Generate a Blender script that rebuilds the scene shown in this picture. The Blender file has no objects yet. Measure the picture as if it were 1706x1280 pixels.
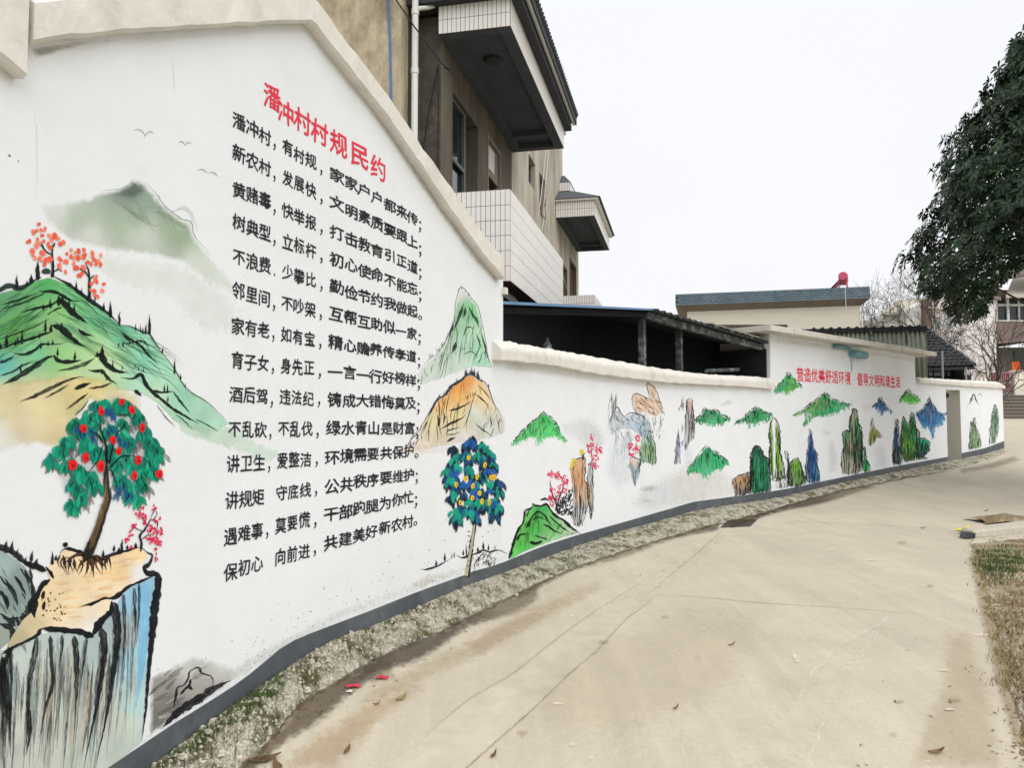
import bpy, math, random
import numpy as np
R = math.radians
SC = bpy.context.scene
COL = SC.collection
rnd = random.Random(7)

# ------------------------------------------------------------------ camera, sky, sun, exposure
F_PX, CX, CY, CAM_Z = 1282.0, 853.0, 640.0, 1.6
PITCH = math.atan(67 / F_PX)
cam = bpy.data.cameras.new('camera'); cam.sensor_width = 36.0; cam.lens = 36.0 * F_PX / 1706.0
cam.clip_start = 0.05; cam.clip_end = 1500
cam_ob = bpy.data.objects.new('camera', cam); COL.objects.link(cam_ob)
cam_ob.location = (0, 0, CAM_Z); cam_ob.rotation_euler = (math.pi / 2 + PITCH, 0, 0)
SC.camera = cam_ob

SUN_EL, SUN_AZ = R(52), R(145)          # azimuth clockwise from +Y (the view direction)
w = bpy.data.worlds.new('World'); SC.world = w; w.use_nodes = True
nt = w.node_tree; nt.nodes.clear()
out = nt.nodes.new('ShaderNodeOutputWorld'); bg = nt.nodes.new('ShaderNodeBackground')
sky = nt.nodes.new('ShaderNodeTexSky'); sky.sky_type = 'NISHITA'; sky.sun_disc = False
sky.sun_elevation = SUN_EL; sky.sun_rotation = SUN_AZ; sky.dust_density = 3
mul = nt.nodes.new('ShaderNodeVectorMath'); mul.operation = 'SCALE'; mul.inputs['Scale'].default_value = 0.1
mix = nt.nodes.new('ShaderNodeMix'); mix.data_type = 'RGBA'; mix.inputs['Factor'].default_value = 0.95
tc = nt.nodes.new('ShaderNodeTexCoord'); nz = nt.nodes.new('ShaderNodeTexNoise')
nz.inputs['Scale'].default_value = 1.3; nz.inputs['Detail'].default_value = 3
cr = nt.nodes.new('ShaderNodeValToRGB')
cr.color_ramp.elements[0].position = 0.3; cr.color_ramp.elements[0].color = (.95, .96, .985, 1)
cr.color_ramp.elements[1].position = 0.7; cr.color_ramp.elements[1].color = (1.0, 1.01, 1.03, 1)
L = nt.links.new
L(tc.outputs['Generated'], nz.inputs['Vector']); L(nz.outputs['Fac'], cr.inputs['Fac'])
L(sky.outputs['Color'], mul.inputs[0]); L(mul.outputs['Vector'], mix.inputs['A']); L(cr.outputs['Color'], mix.inputs['B'])
L(mix.outputs['Result'], bg.inputs['Color']); bg.inputs['Strength'].default_value = 1.0
L(bg.outputs['Background'], out.inputs['Surface'])

sun = bpy.data.lights.new('sun', 'SUN'); sun.energy = 1.95; sun.angle = R(75); sun.color = (1, 0.995, 0.98)
sun_ob = bpy.data.objects.new('sun', sun); COL.objects.link(sun_ob)
sun_ob.location = (20, -20, 40)
sun_ob.rotation_euler = (math.pi / 2 - SUN_EL, 0, -SUN_AZ + math.pi)
SC.view_settings.view_transform = 'Standard'; SC.view_settings.look = 'None'
SC.view_settings.gamma = 1; SC.view_settings.use_curve_mapping = False
SC.view_settings.exposure = 0.0
SC.render.engine = 'CYCLES'
SC.cycles.transparent_max_bounces = 48
SC.cycles.max_bounces = 8; SC.cycles.diffuse_bounces = 4

# ------------------------------------------------------------------ projection helpers
_fw = np.array([0, math.cos(PITCH), math.sin(PITCH)]); _up = np.array([0, -math.sin(PITCH), math.cos(PITCH)])
def rays(px, py):
    px = np.asarray(px, float); py = np.asarray(py, float)
    a = (px - CX) / F_PX; b = (CY - py) / F_PX
    return np.stack([a, _fw[1] + b * _up[1], _fw[2] + b * _up[2]], -1)
def at(px, py, y):
    """world point seen at photo pixel px,py at distance y along the view axis"""
    r = rays(px, py); return np.array([0, 0, CAM_Z]) + r * (y / r[..., 1:2])

YT = np.array([-60, 0, 3.6, 4.3, 5.0, 5.7, 14.5, 16.3, 21.85, 30.3, 36, 42, 50, 70, 120, 900.])
ZT = np.array([-.42, -.42, -.30, -.165, -.055, 0, 0, .03, .39, .66, 1.2, 1.95, 2.4, 3.0, 3.0, 3.0])
ROAD_DROP = 0.08
def zg(y):
    return np.interp(y, YT, ZT) - ROAD_DROP
def ground(px, py):
    px = np.atleast_1d(np.asarray(px, float)); py = np.atleast_1d(np.asarray(py, float))
    r = rays(px, py); lo = np.full(px.shape, 1.0); hi = np.full(px.shape, 120.0)
    for _ in range(45):
        m = (lo + hi) / 2; z = CAM_Z + r[:, 2] / r[:, 1] * m
        up = z > zg(m); lo = np.where(up, m, lo); hi = np.where(up, hi, m)
    y = (lo + hi) / 2
    return np.stack([r[:, 0] / r[:, 1] * y, y, zg(y)], -1)

# wall line in plan: gable building, courtyard wall, outbuilding, end wall
def lat(px, y): return ((px - CX) / F_PX) * y / _fw[1]
VPX = 1406.0
gd = np.array([(VPX - CX) / F_PX, 1 / 1.0]); gd = gd / np.linalg.norm(gd)
A = np.array([lat(838, 8.37), 8.37])
N0 = A - gd * 9.5
NODES = [N0, A] + [np.array([lat(p, y), y]) for p, y in
        [(912, 9.5), (985, 10.75), (1040, 11.75), (1089, 12.7), (1150, 13.8), (1199, 14.7), (1285, 16.3), (1527, 21.85), (1600, 25.3), (1645, 28.2), (1672, 30.3)]]
NODES = np.array(NODES)
IA, IF_, IG = 1, 8, 9
def wall(px, py, off=0.0):
    """photo pixels -> points on the road face of the wall line, pushed off metres towards the road"""
    px = np.atleast_1d(np.asarray(px, float)); py = np.atleast_1d(np.asarray(py, float))
    r = rays(px, py); off = np.broadcast_to(np.asarray(off, float), px.shape)
    best = np.zeros((len(px), 3)); bs = np.full(len(px), 1e9)
    for i in range(len(NODES) - 1):
        p, q = NODES[i], NODES[i + 1]; d = q - p; ln = np.linalg.norm(d); d = d / ln
        n = np.array([d[1], -d[0]])
        den = r[:, 0] * n[0] + r[:, 1] * n[1]
        t = (p @ n + off) / np.where(abs(den) < 1e-9, 1e-9, den)
        X = r[:, :2] * t[:, None]; s = (X - p) @ d
        viol = np.where(t <= 0, 1e6, np.maximum(0, np.maximum(-s, s - ln)))
        m = viol < bs - 1e-9
        best[m, :2] = X[m]; best[m, 2] = (CAM_Z + r[:, 2] * t)[m]; bs[m] = viol[m]
    return best
def wx(px): return wall([px], [707])[0]

# ------------------------------------------------------------------ materials
def lin(c):
    c = np.array(c[:3], float) / 255
    return tuple(np.where(c <= .04045, c / 12.92, ((c + .055) / 1.055) ** 2.4))
MATS = {}
def newmat(name):
    m = bpy.data.materials.new(name); m.use_nodes = True; MATS[name] = m
    return m, m.node_tree, m.node_tree.nodes['Principled BSDF']
def mat(name, col, rough=.8, var=.15, scale=6, bump=.15, bscale=60, metal=0, spec=.3, col2=None, f2=.5, s2=1.5, stretch=None, bdist=.004, soft=.12):
    """plain material: base colour varied by two noises, optional second colour in large stains, fine bump"""
    m, t, b = newmat(name); n = t.nodes; l = t.links.new
    tc = n.new('ShaderNodeTexCoord'); mp = n.new('ShaderNodeMapping')
    if stretch: mp.inputs['Scale'].default_value = stretch
    l(tc.outputs['Object'], mp.inputs['Vector'])
    n1 = n.new('ShaderNodeTexNoise'); n1.inputs['Scale'].default_value = scale; n1.inputs['Detail'].default_value = 6
    n1.inputs['Roughness'].default_value = .65
    l(mp.outputs['Vector'], n1.inputs['Vector'])
    mr = n.new('ShaderNodeMapRange'); mr.inputs['From Min'].default_value = .25; mr.inputs['From Max'].default_value = .75
    mr.inputs['To Min'].default_value = 1 - var; mr.inputs['To Max'].default_value = 1 + var
    l(n1.outputs['Fac'], mr.inputs['Value'])
    base = n.new('ShaderNodeRGB'); base.outputs[0].default_value = (*col, 1); src = base.outputs[0]
    if col2 is not None:
        n2 = n.new('ShaderNodeTexNoise'); n2.inputs['Scale'].default_value = s2; n2.inputs['Detail'].default_value = 8
        n2.inputs['Roughness'].default_value = .7; l(mp.outputs['Vector'], n2.inputs['Vector'])
        r2 = n.new('ShaderNodeMapRange'); r2.interpolation_type = 'SMOOTHSTEP'
        r2.inputs['From Min'].default_value = 1 - f2 - soft; r2.inputs['From Max'].default_value = 1 - f2 + soft
        l(n2.outputs['Fac'], r2.inputs['Value'])
        mx = n.new('ShaderNodeMix'); mx.data_type = 'RGBA'; mx.inputs['B'].default_value = (*col2, 1)
        l(r2.outputs['Result'], mx.inputs['Factor']); l(src, mx.inputs['A']); src = mx.outputs['Result']
    sc = n.new('ShaderNodeVectorMath'); sc.operation = 'SCALE'; l(src, sc.inputs[0]); l(mr.outputs['Result'], sc.inputs['Scale'])
    l(sc.outputs['Vector'], b.inputs['Base Color'])
    b.inputs['Roughness'].default_value = rough; b.inputs['Metallic'].default_value = metal
    b.inputs['Specular IOR Level'].default_value = spec
    if bump:
        n3 = n.new('ShaderNodeTexNoise'); n3.inputs['Scale'].default_value = bscale; n3.inputs['Detail'].default_value = 5
        l(mp.outputs['Vector'], n3.inputs['Vector'])
        bp = n.new('ShaderNodeBump'); bp.inputs['Strength'].default_value = bump; bp.inputs['Distance'].default_value = bdist
        l(n3.outputs['Fac'], bp.inputs['Height']); l(bp.outputs['Normal'], b.inputs['Normal'])
    return m
W_WHITE = mat('white_limewash', (.81, .825, .85), .9, .025, 3, .5, 11, spec=.15, col2=(.775, .785, .79), f2=.46, s2=1.2, bdist=.006, soft=.2)
W_COPE = mat('cream_render', (.74, .71, .65), .9, .06, 7, .6, 26, spec=.15, col2=(.58, .54, .46), f2=.38, s2=2.6, bdist=.006, soft=.18)
W_BAND = mat('grey_band_paint', (.085, .095, .105), .7, .12, 8, .3, 40, col2=(.13, .14, .15), f2=.42, s2=2)
M_SKIRT = mat('rough_mortar', (.66, .615, .49), .95, .4, 12, 1, 70, col2=(.17, .165, .085), f2=.47, s2=4.5, bdist=.02, spec=.1, soft=.09)
def roadmat():
    """worn concrete: sand grain, pale aggregate flecks, long wheel-worn streaks and broad damp/dusty patches"""
    m = mat('road_concrete', (.535, .475, .372), .85, .07, 2.2, .5, 160, bdist=.003, spec=.2); t = m.node_tree; n = t.nodes; l = t.links.new; b = n['Principled BSDF']
    src = b.inputs['Base Color'].links[0].from_socket; tc = n.new('ShaderNodeTexCoord')
    for rot, scl, ns, lo, hi, rg in ((.58, (6, .30, 1), 1.0, .93, 1.065, .7), (.75, (1.2, .5, 1), .8, .92, 1.06, .5), (0, (1, 1, 1), 260, .80, 1.18, .6), (0, (1, 1, 1), 28, .93, 1.06, .7)):
        mp = n.new('ShaderNodeMapping'); mp.vector_type = 'TEXTURE' if False else 'POINT'; mp.inputs['Rotation'].default_value = (0, 0, rot); mp.inputs['Scale'].default_value = scl
        l(tc.outputs['Object'], mp.inputs['Vector']); nz_ = n.new('ShaderNodeTexNoise'); nz_.inputs['Scale'].default_value = ns; nz_.inputs['Detail'].default_value = 5; nz_.inputs['Roughness'].default_value = rg
        l(mp.outputs['Vector'], nz_.inputs['Vector']); mr = n.new('ShaderNodeMapRange'); mr.inputs['From Min'].default_value = .3; mr.inputs['From Max'].default_value = .7; mr.inputs['To Min'].default_value = lo; mr.inputs['To Max'].default_value = hi
        l(nz_.outputs['Fac'], mr.inputs['Value']); sc = n.new('ShaderNodeVectorMath'); sc.operation = 'SCALE'; l(src, sc.inputs[0]); l(mr.outputs['Result'], sc.inputs['Scale']); src = sc.outputs['Vector']
    vo = n.new('ShaderNodeTexVoronoi'); vo.inputs['Scale'].default_value = 26; l(tc.outputs['Object'], vo.inputs['Vector'])
    vr = n.new('ShaderNodeMapRange'); vr.inputs['From Min'].default_value = .05; vr.inputs['From Max'].default_value = .10; vr.inputs['To Min'].default_value = .72; vr.inputs['To Max'].default_value = 1; l(vo.outputs['Distance'], vr.inputs['Value'])
    sc = n.new('ShaderNodeVectorMath'); sc.operation = 'SCALE'; l(src, sc.inputs[0]); l(vr.outputs['Result'], sc.inputs['Scale']); l(sc.outputs['Vector'], b.inputs['Base Color'])
    return m
M_ROAD = roadmat()
def rubble(m):
    t = m.node_tree; n = t.nodes; l = t.links.new; b = n['Principled BSDF']; src = b.inputs['Base Color'].links[0].from_socket
    tc = n.new('ShaderNodeTexCoord'); nw = n.new('ShaderNodeTexNoise'); nw.inputs['Scale'].default_value = 30; l(tc.outputs['Object'], nw.inputs['Vector'])
    ad = n.new('ShaderNodeMix'); ad.data_type = 'VECTOR'; ad.inputs['Factor'].default_value = .04; l(tc.outputs['Object'], ad.inputs[4]); l(nw.outputs['Color'], ad.inputs[5])
    vo = n.new('ShaderNodeTexVoronoi'); vo.inputs['Scale'].default_value = 62; l(ad.outputs[1], vo.inputs['Vector'])
    mr = n.new('ShaderNodeMapRange'); mr.inputs['To Min'].default_value = .75; mr.inputs['To Max'].default_value = 1.2; sp = n.new('ShaderNodeSeparateColor'); l(vo.outputs['Color'], sp.inputs[0]); l(sp.outputs[0], mr.inputs['Value'])
    m2 = n.new('ShaderNodeMapRange'); m2.inputs['From Max'].default_value = .75; m2.inputs['To Min'].default_value = 1.08; m2.inputs['To Max'].default_value = .55; l(vo.outputs['Distance'], m2.inputs['Value'])
    q = n.new('ShaderNodeMath'); q.operation = 'MULTIPLY'; l(mr.outputs[0], q.inputs[0]); l(m2.outputs[0], q.inputs[1])
    sc = n.new('ShaderNodeVectorMath'); sc.operation = 'SCALE'; l(src, sc.inputs[0]); l(q.outputs[0], sc.inputs['Scale']); l(sc.outputs['Vector'], b.inputs['Base Color'])
rubble(M_SKIRT)
M_DIRT = mat('verge_soil', (.235, .175, .105), .95, .35, 14, 1, 35, col2=(.40, .345, .24), f2=.46, s2=1.6, bdist=.03, spec=.1)
M_EARTH = mat('far_ground', (.30, .27, .19), .95, .2, 3, .3, 10, col2=(.16, .18, .08), f2=.5, s2=.2)
M_INK = mat('ink_lettering', (.016, .018, .024), .7, .25, 30, 0)
M_RED = mat('red_lettering', (.80, .035, .07), .7, .12, 30, 0)
M_RENDER = mat('stained_render', (.62, .53, .37), .95, .18, 5, .7, 25, col2=(.20, .14, .09), f2=.43, s2=.8, stretch=(1, 1, .6), bdist=.01, soft=.14)
M_GRIME = mat('grimy_render', (.085, .075, .062), .95, .35, 9, .8, 20, col2=(.17, .15, .12), f2=.38, s2=3, bdist=.01)
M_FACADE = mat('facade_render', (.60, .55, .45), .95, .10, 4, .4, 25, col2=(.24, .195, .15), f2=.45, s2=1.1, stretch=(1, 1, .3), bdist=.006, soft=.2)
M_RECESS_SHADE = mat('shaded_recess_render', (.17, .145, .11), .95, .2, 4, .5, 25, col2=(.09, .075, .06), f2=.5, s2=1.4, stretch=(1, 1, .3), bdist=.008, soft=.2)  # facade render darkened in its colour for the shade under the canopy
M_SOFFIT = mat('dark_soffit', (.085, .095, .115), .95, .15, 3, .2, 20)
M_TILE = mat('white_tile', (.80, .77, .73), .35, .05, 5, 0, spec=.5)
M_GROUT = mat('brown_grout', (.11, .065, .055), .9, .2, 20, 0)
M_ROOFD = mat('dark_roof', (.05, .052, .06), .9, .3, 12, .5, 30, bdist=.01)
M_SHINGLE = mat('grey_shingle', (.10, .105, .12), .9, .3, 25, .5, 40)
M_PVC = mat('pvc_white', (.72, .72, .68), .45, .03, 3, 0, spec=.5)
M_BLUE = mat('blue_pipe_plastic', (.05, .16, .42), .5, .1, 5, 0, spec=.5)
M_BLUESTEEL = mat('blue_steel_edge', (.13, .25, .42), .5, .15, 6, 0, spec=.5)
M_BLACK = mat('black_cable', (.012, .012, .014), .6, .1, 5, 0)
M_DFRAME = mat('dark_window_frame', (.10, .105, .10), .5, .15, 5, 0)
M_METAL = mat('window_aluminium', (.30, .31, .30), .4, .1, 5, 0, metal=.4)
M_SHEDIN = mat('shed_shade', (.010, .012, .015), .9, .3, 4, .2, 12)  # near-black colour stands in for the shade inside the shed
M_SHEDPOST = mat('shed_post', (.05, .055, .06), .9, .35, 8, .4, 30, col2=(.34, .34, .33), f2=.42, s2=5)
M_SHEET = mat('corrugated_dark', (.06, .065, .07), .8, .3, 10, .2, 30)
M_SHEETE = mat('corrugated_edge', (.30, .29, .24), .8, .4, 12, .2, 30)
M_FIBRE = mat('grey_green_sheet', (.26, .28, .21), .7, .25, 10, .2, 30, col2=(.14, .15, .13), f2=.45, s2=2, stretch=(1.5, 1.5, .2), soft=.15)
M_BEIGE = mat('beige_house_paint', (.80, .745, .63), .9, .05, 2, .1, 15)
M_BEIGED = mat('soffit_brown', (.27, .22, .19), .9, .1, 3, .1, 15)
M_BTILE = mat('blue_slate_tile', (.095, .15, .175), .6, .28, 3, .3, 30, col2=(.13, .165, .20), f2=.5, s2=2)
M_PINK = mat('pink_tank', (.62, .10, .17), .4, .06, 4, 0, spec=.5)
M_SLAB = mat('weathered_slab', (.64, .61, .54), .9, .10, 9, .6, 25, col2=(.42, .39, .34), f2=.36, s2=3, bdist=.01)
M_TEAL = mat('teal_pipe_paint', (.10, .26, .30), .5, .25, 8, 0, spec=.4, col2=(.30, .42, .44), f2=.4, s2=6)
M_JAMB = mat('beige_jamb', (.62, .58, .51), .9, .05, 4, .2, 20)
M_DARKTILE = mat('dark_clay_tile', (.045, .045, .048), .9, .35, 12, .4, 30, col2=(.13, .125, .12), f2=.36, s2=4)
M_BARK = mat('bark_brown', (.075, .055, .045), .9, .3, 14, .4, 40)
M_BARKG = mat('bark_grey', (.085, .078, .066), .9, .3, 14, .4, 40)
M_BRICK = mat('brown_brick', (.19, .125, .095), .9, .25, 9, .3, 30)
M_PINKWALL = mat('pale_pink_wall', (.78, .74, .72), .9, .05, 3, .1, 20)
M_BROWNWALL = mat('brown_tiled_wall', (.25, .195, .17), .8, .14, 8, .2, 30)
M_GREYWALL = mat('grey_wall', (.20, .195, .185), .9, .15, 5, .2, 20)
M_WFRAME = mat('white_frame', (.70, .72, .70), .5, .04, 4, 0)
M_GATE = mat('red_gate_paint', (.55, .025, .055), .5, .12, 6, 0, spec=.4)
M_REDP = mat('red_paper', (.66, .04, .03), .7, .1, 6, 0)
M_ORANGE = mat('orange_cloth', (.85, .17, .02), .9, .1, 8, .2, 30)
M_YELLOW = mat('yellow_plastic', (.80, .62, .04), .6, .1, 8, 0)
M_STEP = mat('stair_concrete', (.15, .13, .11), .9, .2, 8, .3, 30)
M_TREAD = mat('stair_tread', (.28, .25, .21), .9, .15, 8, .3, 30)
M_GRASS = mat('grass_green', (.075, .115, .028), .9, .4, 9, 0)
M_GRASSD = mat('dry_grass', (.30, .25, .12), .9, .3, 9, 0)
M_STONE = mat('rubble_stone', (.52, .48, .39), .95, .2, 15, .6, 40, bdist=.01)
M_LEAFDRY = mat('dry_leaf', (.16, .09, .045), .8, .3, 20, 0)
M_LITTERW = mat('white_scrap', (.66, .65, .62), .8, .1, 20, 0)
M_LITTERR = mat('red_wrapper', (.50, .03, .05), .5, .25, 30, 0, spec=.4)
M_IRON = mat('drain_iron', (.06, .055, .05), .8, .3, 20, .3, 40)
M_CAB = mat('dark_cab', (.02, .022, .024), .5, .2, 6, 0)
def glass(name, col):
    m, t, b = newmat(name); b.inputs['Base Color'].default_value = (*col, 1)
    b.inputs['Roughness'].default_value = .08; b.inputs['Specular IOR Level'].default_value = .6; return m
M_GLASS = glass('dark_window_glass', (.012, .022, .026))
M_GLASSP = glass('pale_window_glass', (.25, .28, .28))
# leaf material: variation between leaf clumps from a per-point attribute
def leafmat():
    m, t, b = newmat('evergreen_leaf'); n = t.nodes; l = t.links.new
    a = n.new('ShaderNodeAttribute'); a.attribute_name = 'col'
    l(a.outputs['Color'], b.inputs['Base Color'])
    b.inputs['Roughness'].default_value = .5; b.inputs['Specular IOR Level'].default_value = .32
    return m
M_LEAF = leafmat()
def paintmat(name, rough=.85):
    """brush paint: colour, edge distance, opacity and dryness come from the strokes themselves"""
    m, t, b = newmat(name); n = t.nodes; l = t.links.new
    ac = n.new('ShaderNodeAttribute'); ac.attribute_name = 'col'
    ap = n.new('ShaderNodeAttribute'); ap.attribute_name = 'par'
    sx = n.new('ShaderNodeSeparateXYZ'); l(ap.outputs['Vector'], sx.inputs[0])
    tc = n.new('ShaderNodeTexCoord'); uv = n.new('ShaderNodeUVMap'); uv.uv_map = 'uv'
    n1 = n.new('ShaderNodeTexNoise'); n1.inputs['Scale'].default_value = 22; n1.inputs['Detail'].default_value = 5
    n1.inputs['Roughness'].default_value = .65; l(tc.outputs['Object'], n1.inputs['Vector'])
    s1 = n.new('ShaderNodeMath'); s1.operation = 'SUBTRACT'; l(n1.outputs['Fac'], s1.inputs[0]); s1.inputs[1].default_value = .5
    s2 = n.new('ShaderNodeMath'); s2.operation = 'MULTIPLY_ADD'; l(s1.outputs[0], s2.inputs[0]); l(ap.outputs['Alpha'], s2.inputs[1]); l(sx.outputs['X'], s2.inputs[2])
    mk = n.new('ShaderNodeMapRange'); mk.interpolation_type = 'SMOOTHSTEP'; l(s2.outputs[0], mk.inputs['Value'])
    nd = n.new('ShaderNodeTexNoise'); nd.inputs['Scale'].default_value = 1; nd.inputs['Detail'].default_value = 4
    nd.inputs['Roughness'].default_value = .7; l(uv.outputs['UV'], nd.inputs['Vector'])
    md = n.new('ShaderNodeMapRange'); md.interpolation_type = 'SMOOTHSTEP'; md.inputs['From Min'].default_value = .42; md.inputs['From Max'].default_value = .60
    l(nd.outputs['Fac'], md.inputs['Value'])
    dm = n.new('ShaderNodeMath'); dm.operation = 'MULTIPLY'; l(md.outputs['Result'], dm.inputs[0]); l(sx.outputs['Z'], dm.inputs[1])
    inv = n.new('ShaderNodeMath'); inv.operation = 'SUBTRACT'; inv.inputs[0].default_value = 1; l(dm.outputs[0], inv.inputs[1])
    a1 = n.new('ShaderNodeMath'); a1.operation = 'MULTIPLY'; l(mk.outputs['Result'], a1.inputs[0]); l(sx.outputs['Y'], a1.inputs[1])
    a2 = n.new('ShaderNodeMath'); a2.operation = 'MULTIPLY'; a2.use_clamp = True; l(a1.outputs[0], a2.inputs[0]); l(inv.outputs[0], a2.inputs[1])
    l(a2.outputs[0], b.inputs['Alpha'])
    n4 = n.new('ShaderNodeTexNoise'); n4.inputs['Scale'].default_value = 7; n4.inputs['Detail'].default_value = 6; l(tc.outputs['Object'], n4.inputs['Vector'])
    mv = n.new('ShaderNodeMapRange'); mv.inputs['From Min'].default_value = .3; mv.inputs['From Max'].default_value = .7
    mv.inputs['To Min'].default_value = .88; mv.inputs['To Max'].default_value = 1.12; l(n4.outputs['Fac'], mv.inputs['Value'])
    sc = n.new('ShaderNodeVectorMath'); sc.operation = 'SCALE'; l(ac.outputs['Color'], sc.inputs[0]); l(mv.outputs['Result'], sc.inputs['Scale'])
    l(sc.outputs['Vector'], b.inputs['Base Color']); b.inputs['Roughness'].default_value = rough
    b.inputs['Specular IOR Level'].default_value = .2
    return m
M_PAINT = paintmat('mural_paint'); M_STAIN = paintmat('road_stain')

# ------------------------------------------------------------------ object helpers
def mesh_obj(name, V, Fc, m=None, parent=None, smooth=False, origin=None):
    V = np.asarray(V, float).reshape(-1, 3)
    o3 = np.zeros(3)
    if parent is not None:
        p = parent
        while p is not None: o3 = o3 + np.array(p.location); p = p.parent
    if origin is not None: o3 = o3 + 0; loc = np.asarray(origin, float) - o3
    else: loc = np.zeros(3)
    V = V - o3 - loc
    me = bpy.data.meshes.new(name); me.from_pydata(V.tolist(), [], Fc); me.update()
    if smooth: me.polygons.foreach_set('use_smooth', [True] * len(me.polygons))
    if m: me.materials.append(m)
    o = bpy.data.objects.new(name, me); COL.objects.link(o); o.location = loc
    if parent is not None: o.parent = parent
    return o
def thing(name, label, cat, loc, group=None):
    o = bpy.data.objects.new(name, None); o.empty_display_size = .2; COL.objects.link(o); o.location = tuple(float(v) for v in loc)
    return tag(o, label, cat, group)
def tag(o, label=None, cat=None, group=None, kind=None):
    if label: o['label'] = label
    if cat: o['category'] = cat
    if group: o['group'] = group
    if kind: o['kind'] = kind
    return o
def st(o): o['kind'] = 'structure'; return o

class MB:
    def __init__(s): s.v = []; s.f = []
    def add(s, V, Fc):
        k = len(s.v); s.v.extend([tuple(map(float, p)) for p in V]); s.f.extend([tuple(int(i) + k for i in f) for f in Fc]); return s
    def hexa(s, P):  # 8 pts: bottom 4 ccw, top 4 ccw
        return s.add(P, [(0, 3, 2, 1), (4, 5, 6, 7), (0, 1, 5, 4), (1, 2, 6, 5), (2, 3, 7, 6), (3, 0, 4, 7)])
    def box(s, fr, s0, s1, t0, t1, z0, z1):
        return s.hexa([fr.p(s0, t0, z0), fr.p(s1, t0, z0), fr.p(s1, t1, z0), fr.p(s0, t1, z0), fr.p(s0, t0, z1), fr.p(s1, t0, z1), fr.p(s1, t1, z1), fr.p(s0, t1, z1)])
    def quad(s, a, b, c, d): return s.add([a, b, c, d], [(0, 1, 2, 3)])
    def tube(s, pts, r, n=8, cap=True):
        pts = [np.asarray(p, float) for p in pts]; k0 = len(s.v); rr = r if isinstance(r, (list, tuple)) else [r] * len(pts)
        prev = None; V = []
        for i, p in enumerate(pts):
            d = (pts[min(i + 1, len(pts) - 1)] - pts[max(i - 1, 0)]); d = d / (np.linalg.norm(d) + 1e-12)
            if prev is None:
                a = np.array([0, 0, 1.]) if abs(d[2]) < .9 else np.array([1., 0, 0]); u = np.cross(d, a)
            else: u = prev - d * (prev @ d)
            u = u / (np.linalg.norm(u) + 1e-12); prev = u; v = np.cross(d, u)
            for j in range(n):
                a = 2 * math.pi * j / n; V.append(p + rr[i] * (math.cos(a) * u + math.sin(a) * v))
        Fc = [(i * n + j, i * n + (j + 1) % n, (i + 1) * n + (j + 1) % n, (i + 1) * n + j) for i in range(len(pts) - 1) for j in range(n)]
        if cap: Fc += [tuple(range(n))[::-1], tuple((len(pts) - 1) * n + j for j in range(n))]
        return s.add(V, Fc)
    def lathe(s, c, prof, n=16):
        V = [(c[0] + r * math.cos(2 * math.pi * j / n), c[1] + r * math.sin(2 * math.pi * j / n), c[2] + z) for r, z in prof for j in range(n)]
        Fc = [(i * n + j, i * n + (j + 1) % n, (i + 1) * n + (j + 1) % n, (i + 1) * n + j) for i in range(len(prof) - 1) for j in range(n)]
        Fc += [tuple(range(n))[::-1], tuple((len(prof) - 1) * n + j for j in range(n))]
        return s.add(V, Fc)
    def build(s, name, m, parent=None, smooth=False, origin=None): return mesh_obj(name, s.v, s.f, m, parent, smooth, origin)
class Frame:
    def __init__(s, o, e, z=0):
        e = np.asarray(e, float)[:2]; e = e / np.linalg.norm(e); s.o = np.array([o[0], o[1], z], float)
        s.e = np.array([e[0], e[1], 0]); s.n = np.array([-e[1], e[0], 0])
    def p(s, a, b, z): return s.o + s.e * a + s.n * b + np.array([0, 0, z])
def bevel(o, wd=.01, seg=2):
    b = o.modifiers.new('bevel', 'BEVEL'); b.width = wd; b.segments = seg; b.limit_method = 'ANGLE'; return o
def grid_faces(nr, nc): return [(i * nc + j, i * nc + j + 1, (i + 1) * nc + j + 1, (i + 1) * nc + j) for i in range(nr - 1) for j in range(nc - 1)]
def fbm(x, seed=0):
    x = np.asarray(x, float); r = np.random.RandomState(seed); o = 0
    for k in range(4): o = o + np.sin(x * (1.7 ** k) * 1.3 + r.rand() * 6.3) / (1.5 ** k)
    return o / 2.2
def curve(pts, n=None, step=6.0):
    """Catmull-Rom through px points"""
    P = np.array(pts, float)
    if len(P) == 2: P = np.array([P[0], (P[0] + P[1]) / 2, P[1]])
    Q = np.vstack([2 * P[0] - P[1], P, 2 * P[-1] - P[-2]]); outp = []
    for i in range(1, len(Q) - 2):
        k = n or max(2, int(np.linalg.norm(Q[i + 1] - Q[i]) / step) + 1)
        for j in range(k):
            t = j / k; a, b, c, d = Q[i - 1], Q[i], Q[i + 1], Q[i + 2]
            outp.append(.5 * ((2 * b) + (-a + c) * t + (2 * a - 5 * b + 4 * c - d) * t * t + (-a + 3 * b - 3 * c + d) * t ** 3))
    outp.append(Q[-2]); return np.array(outp)

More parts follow.
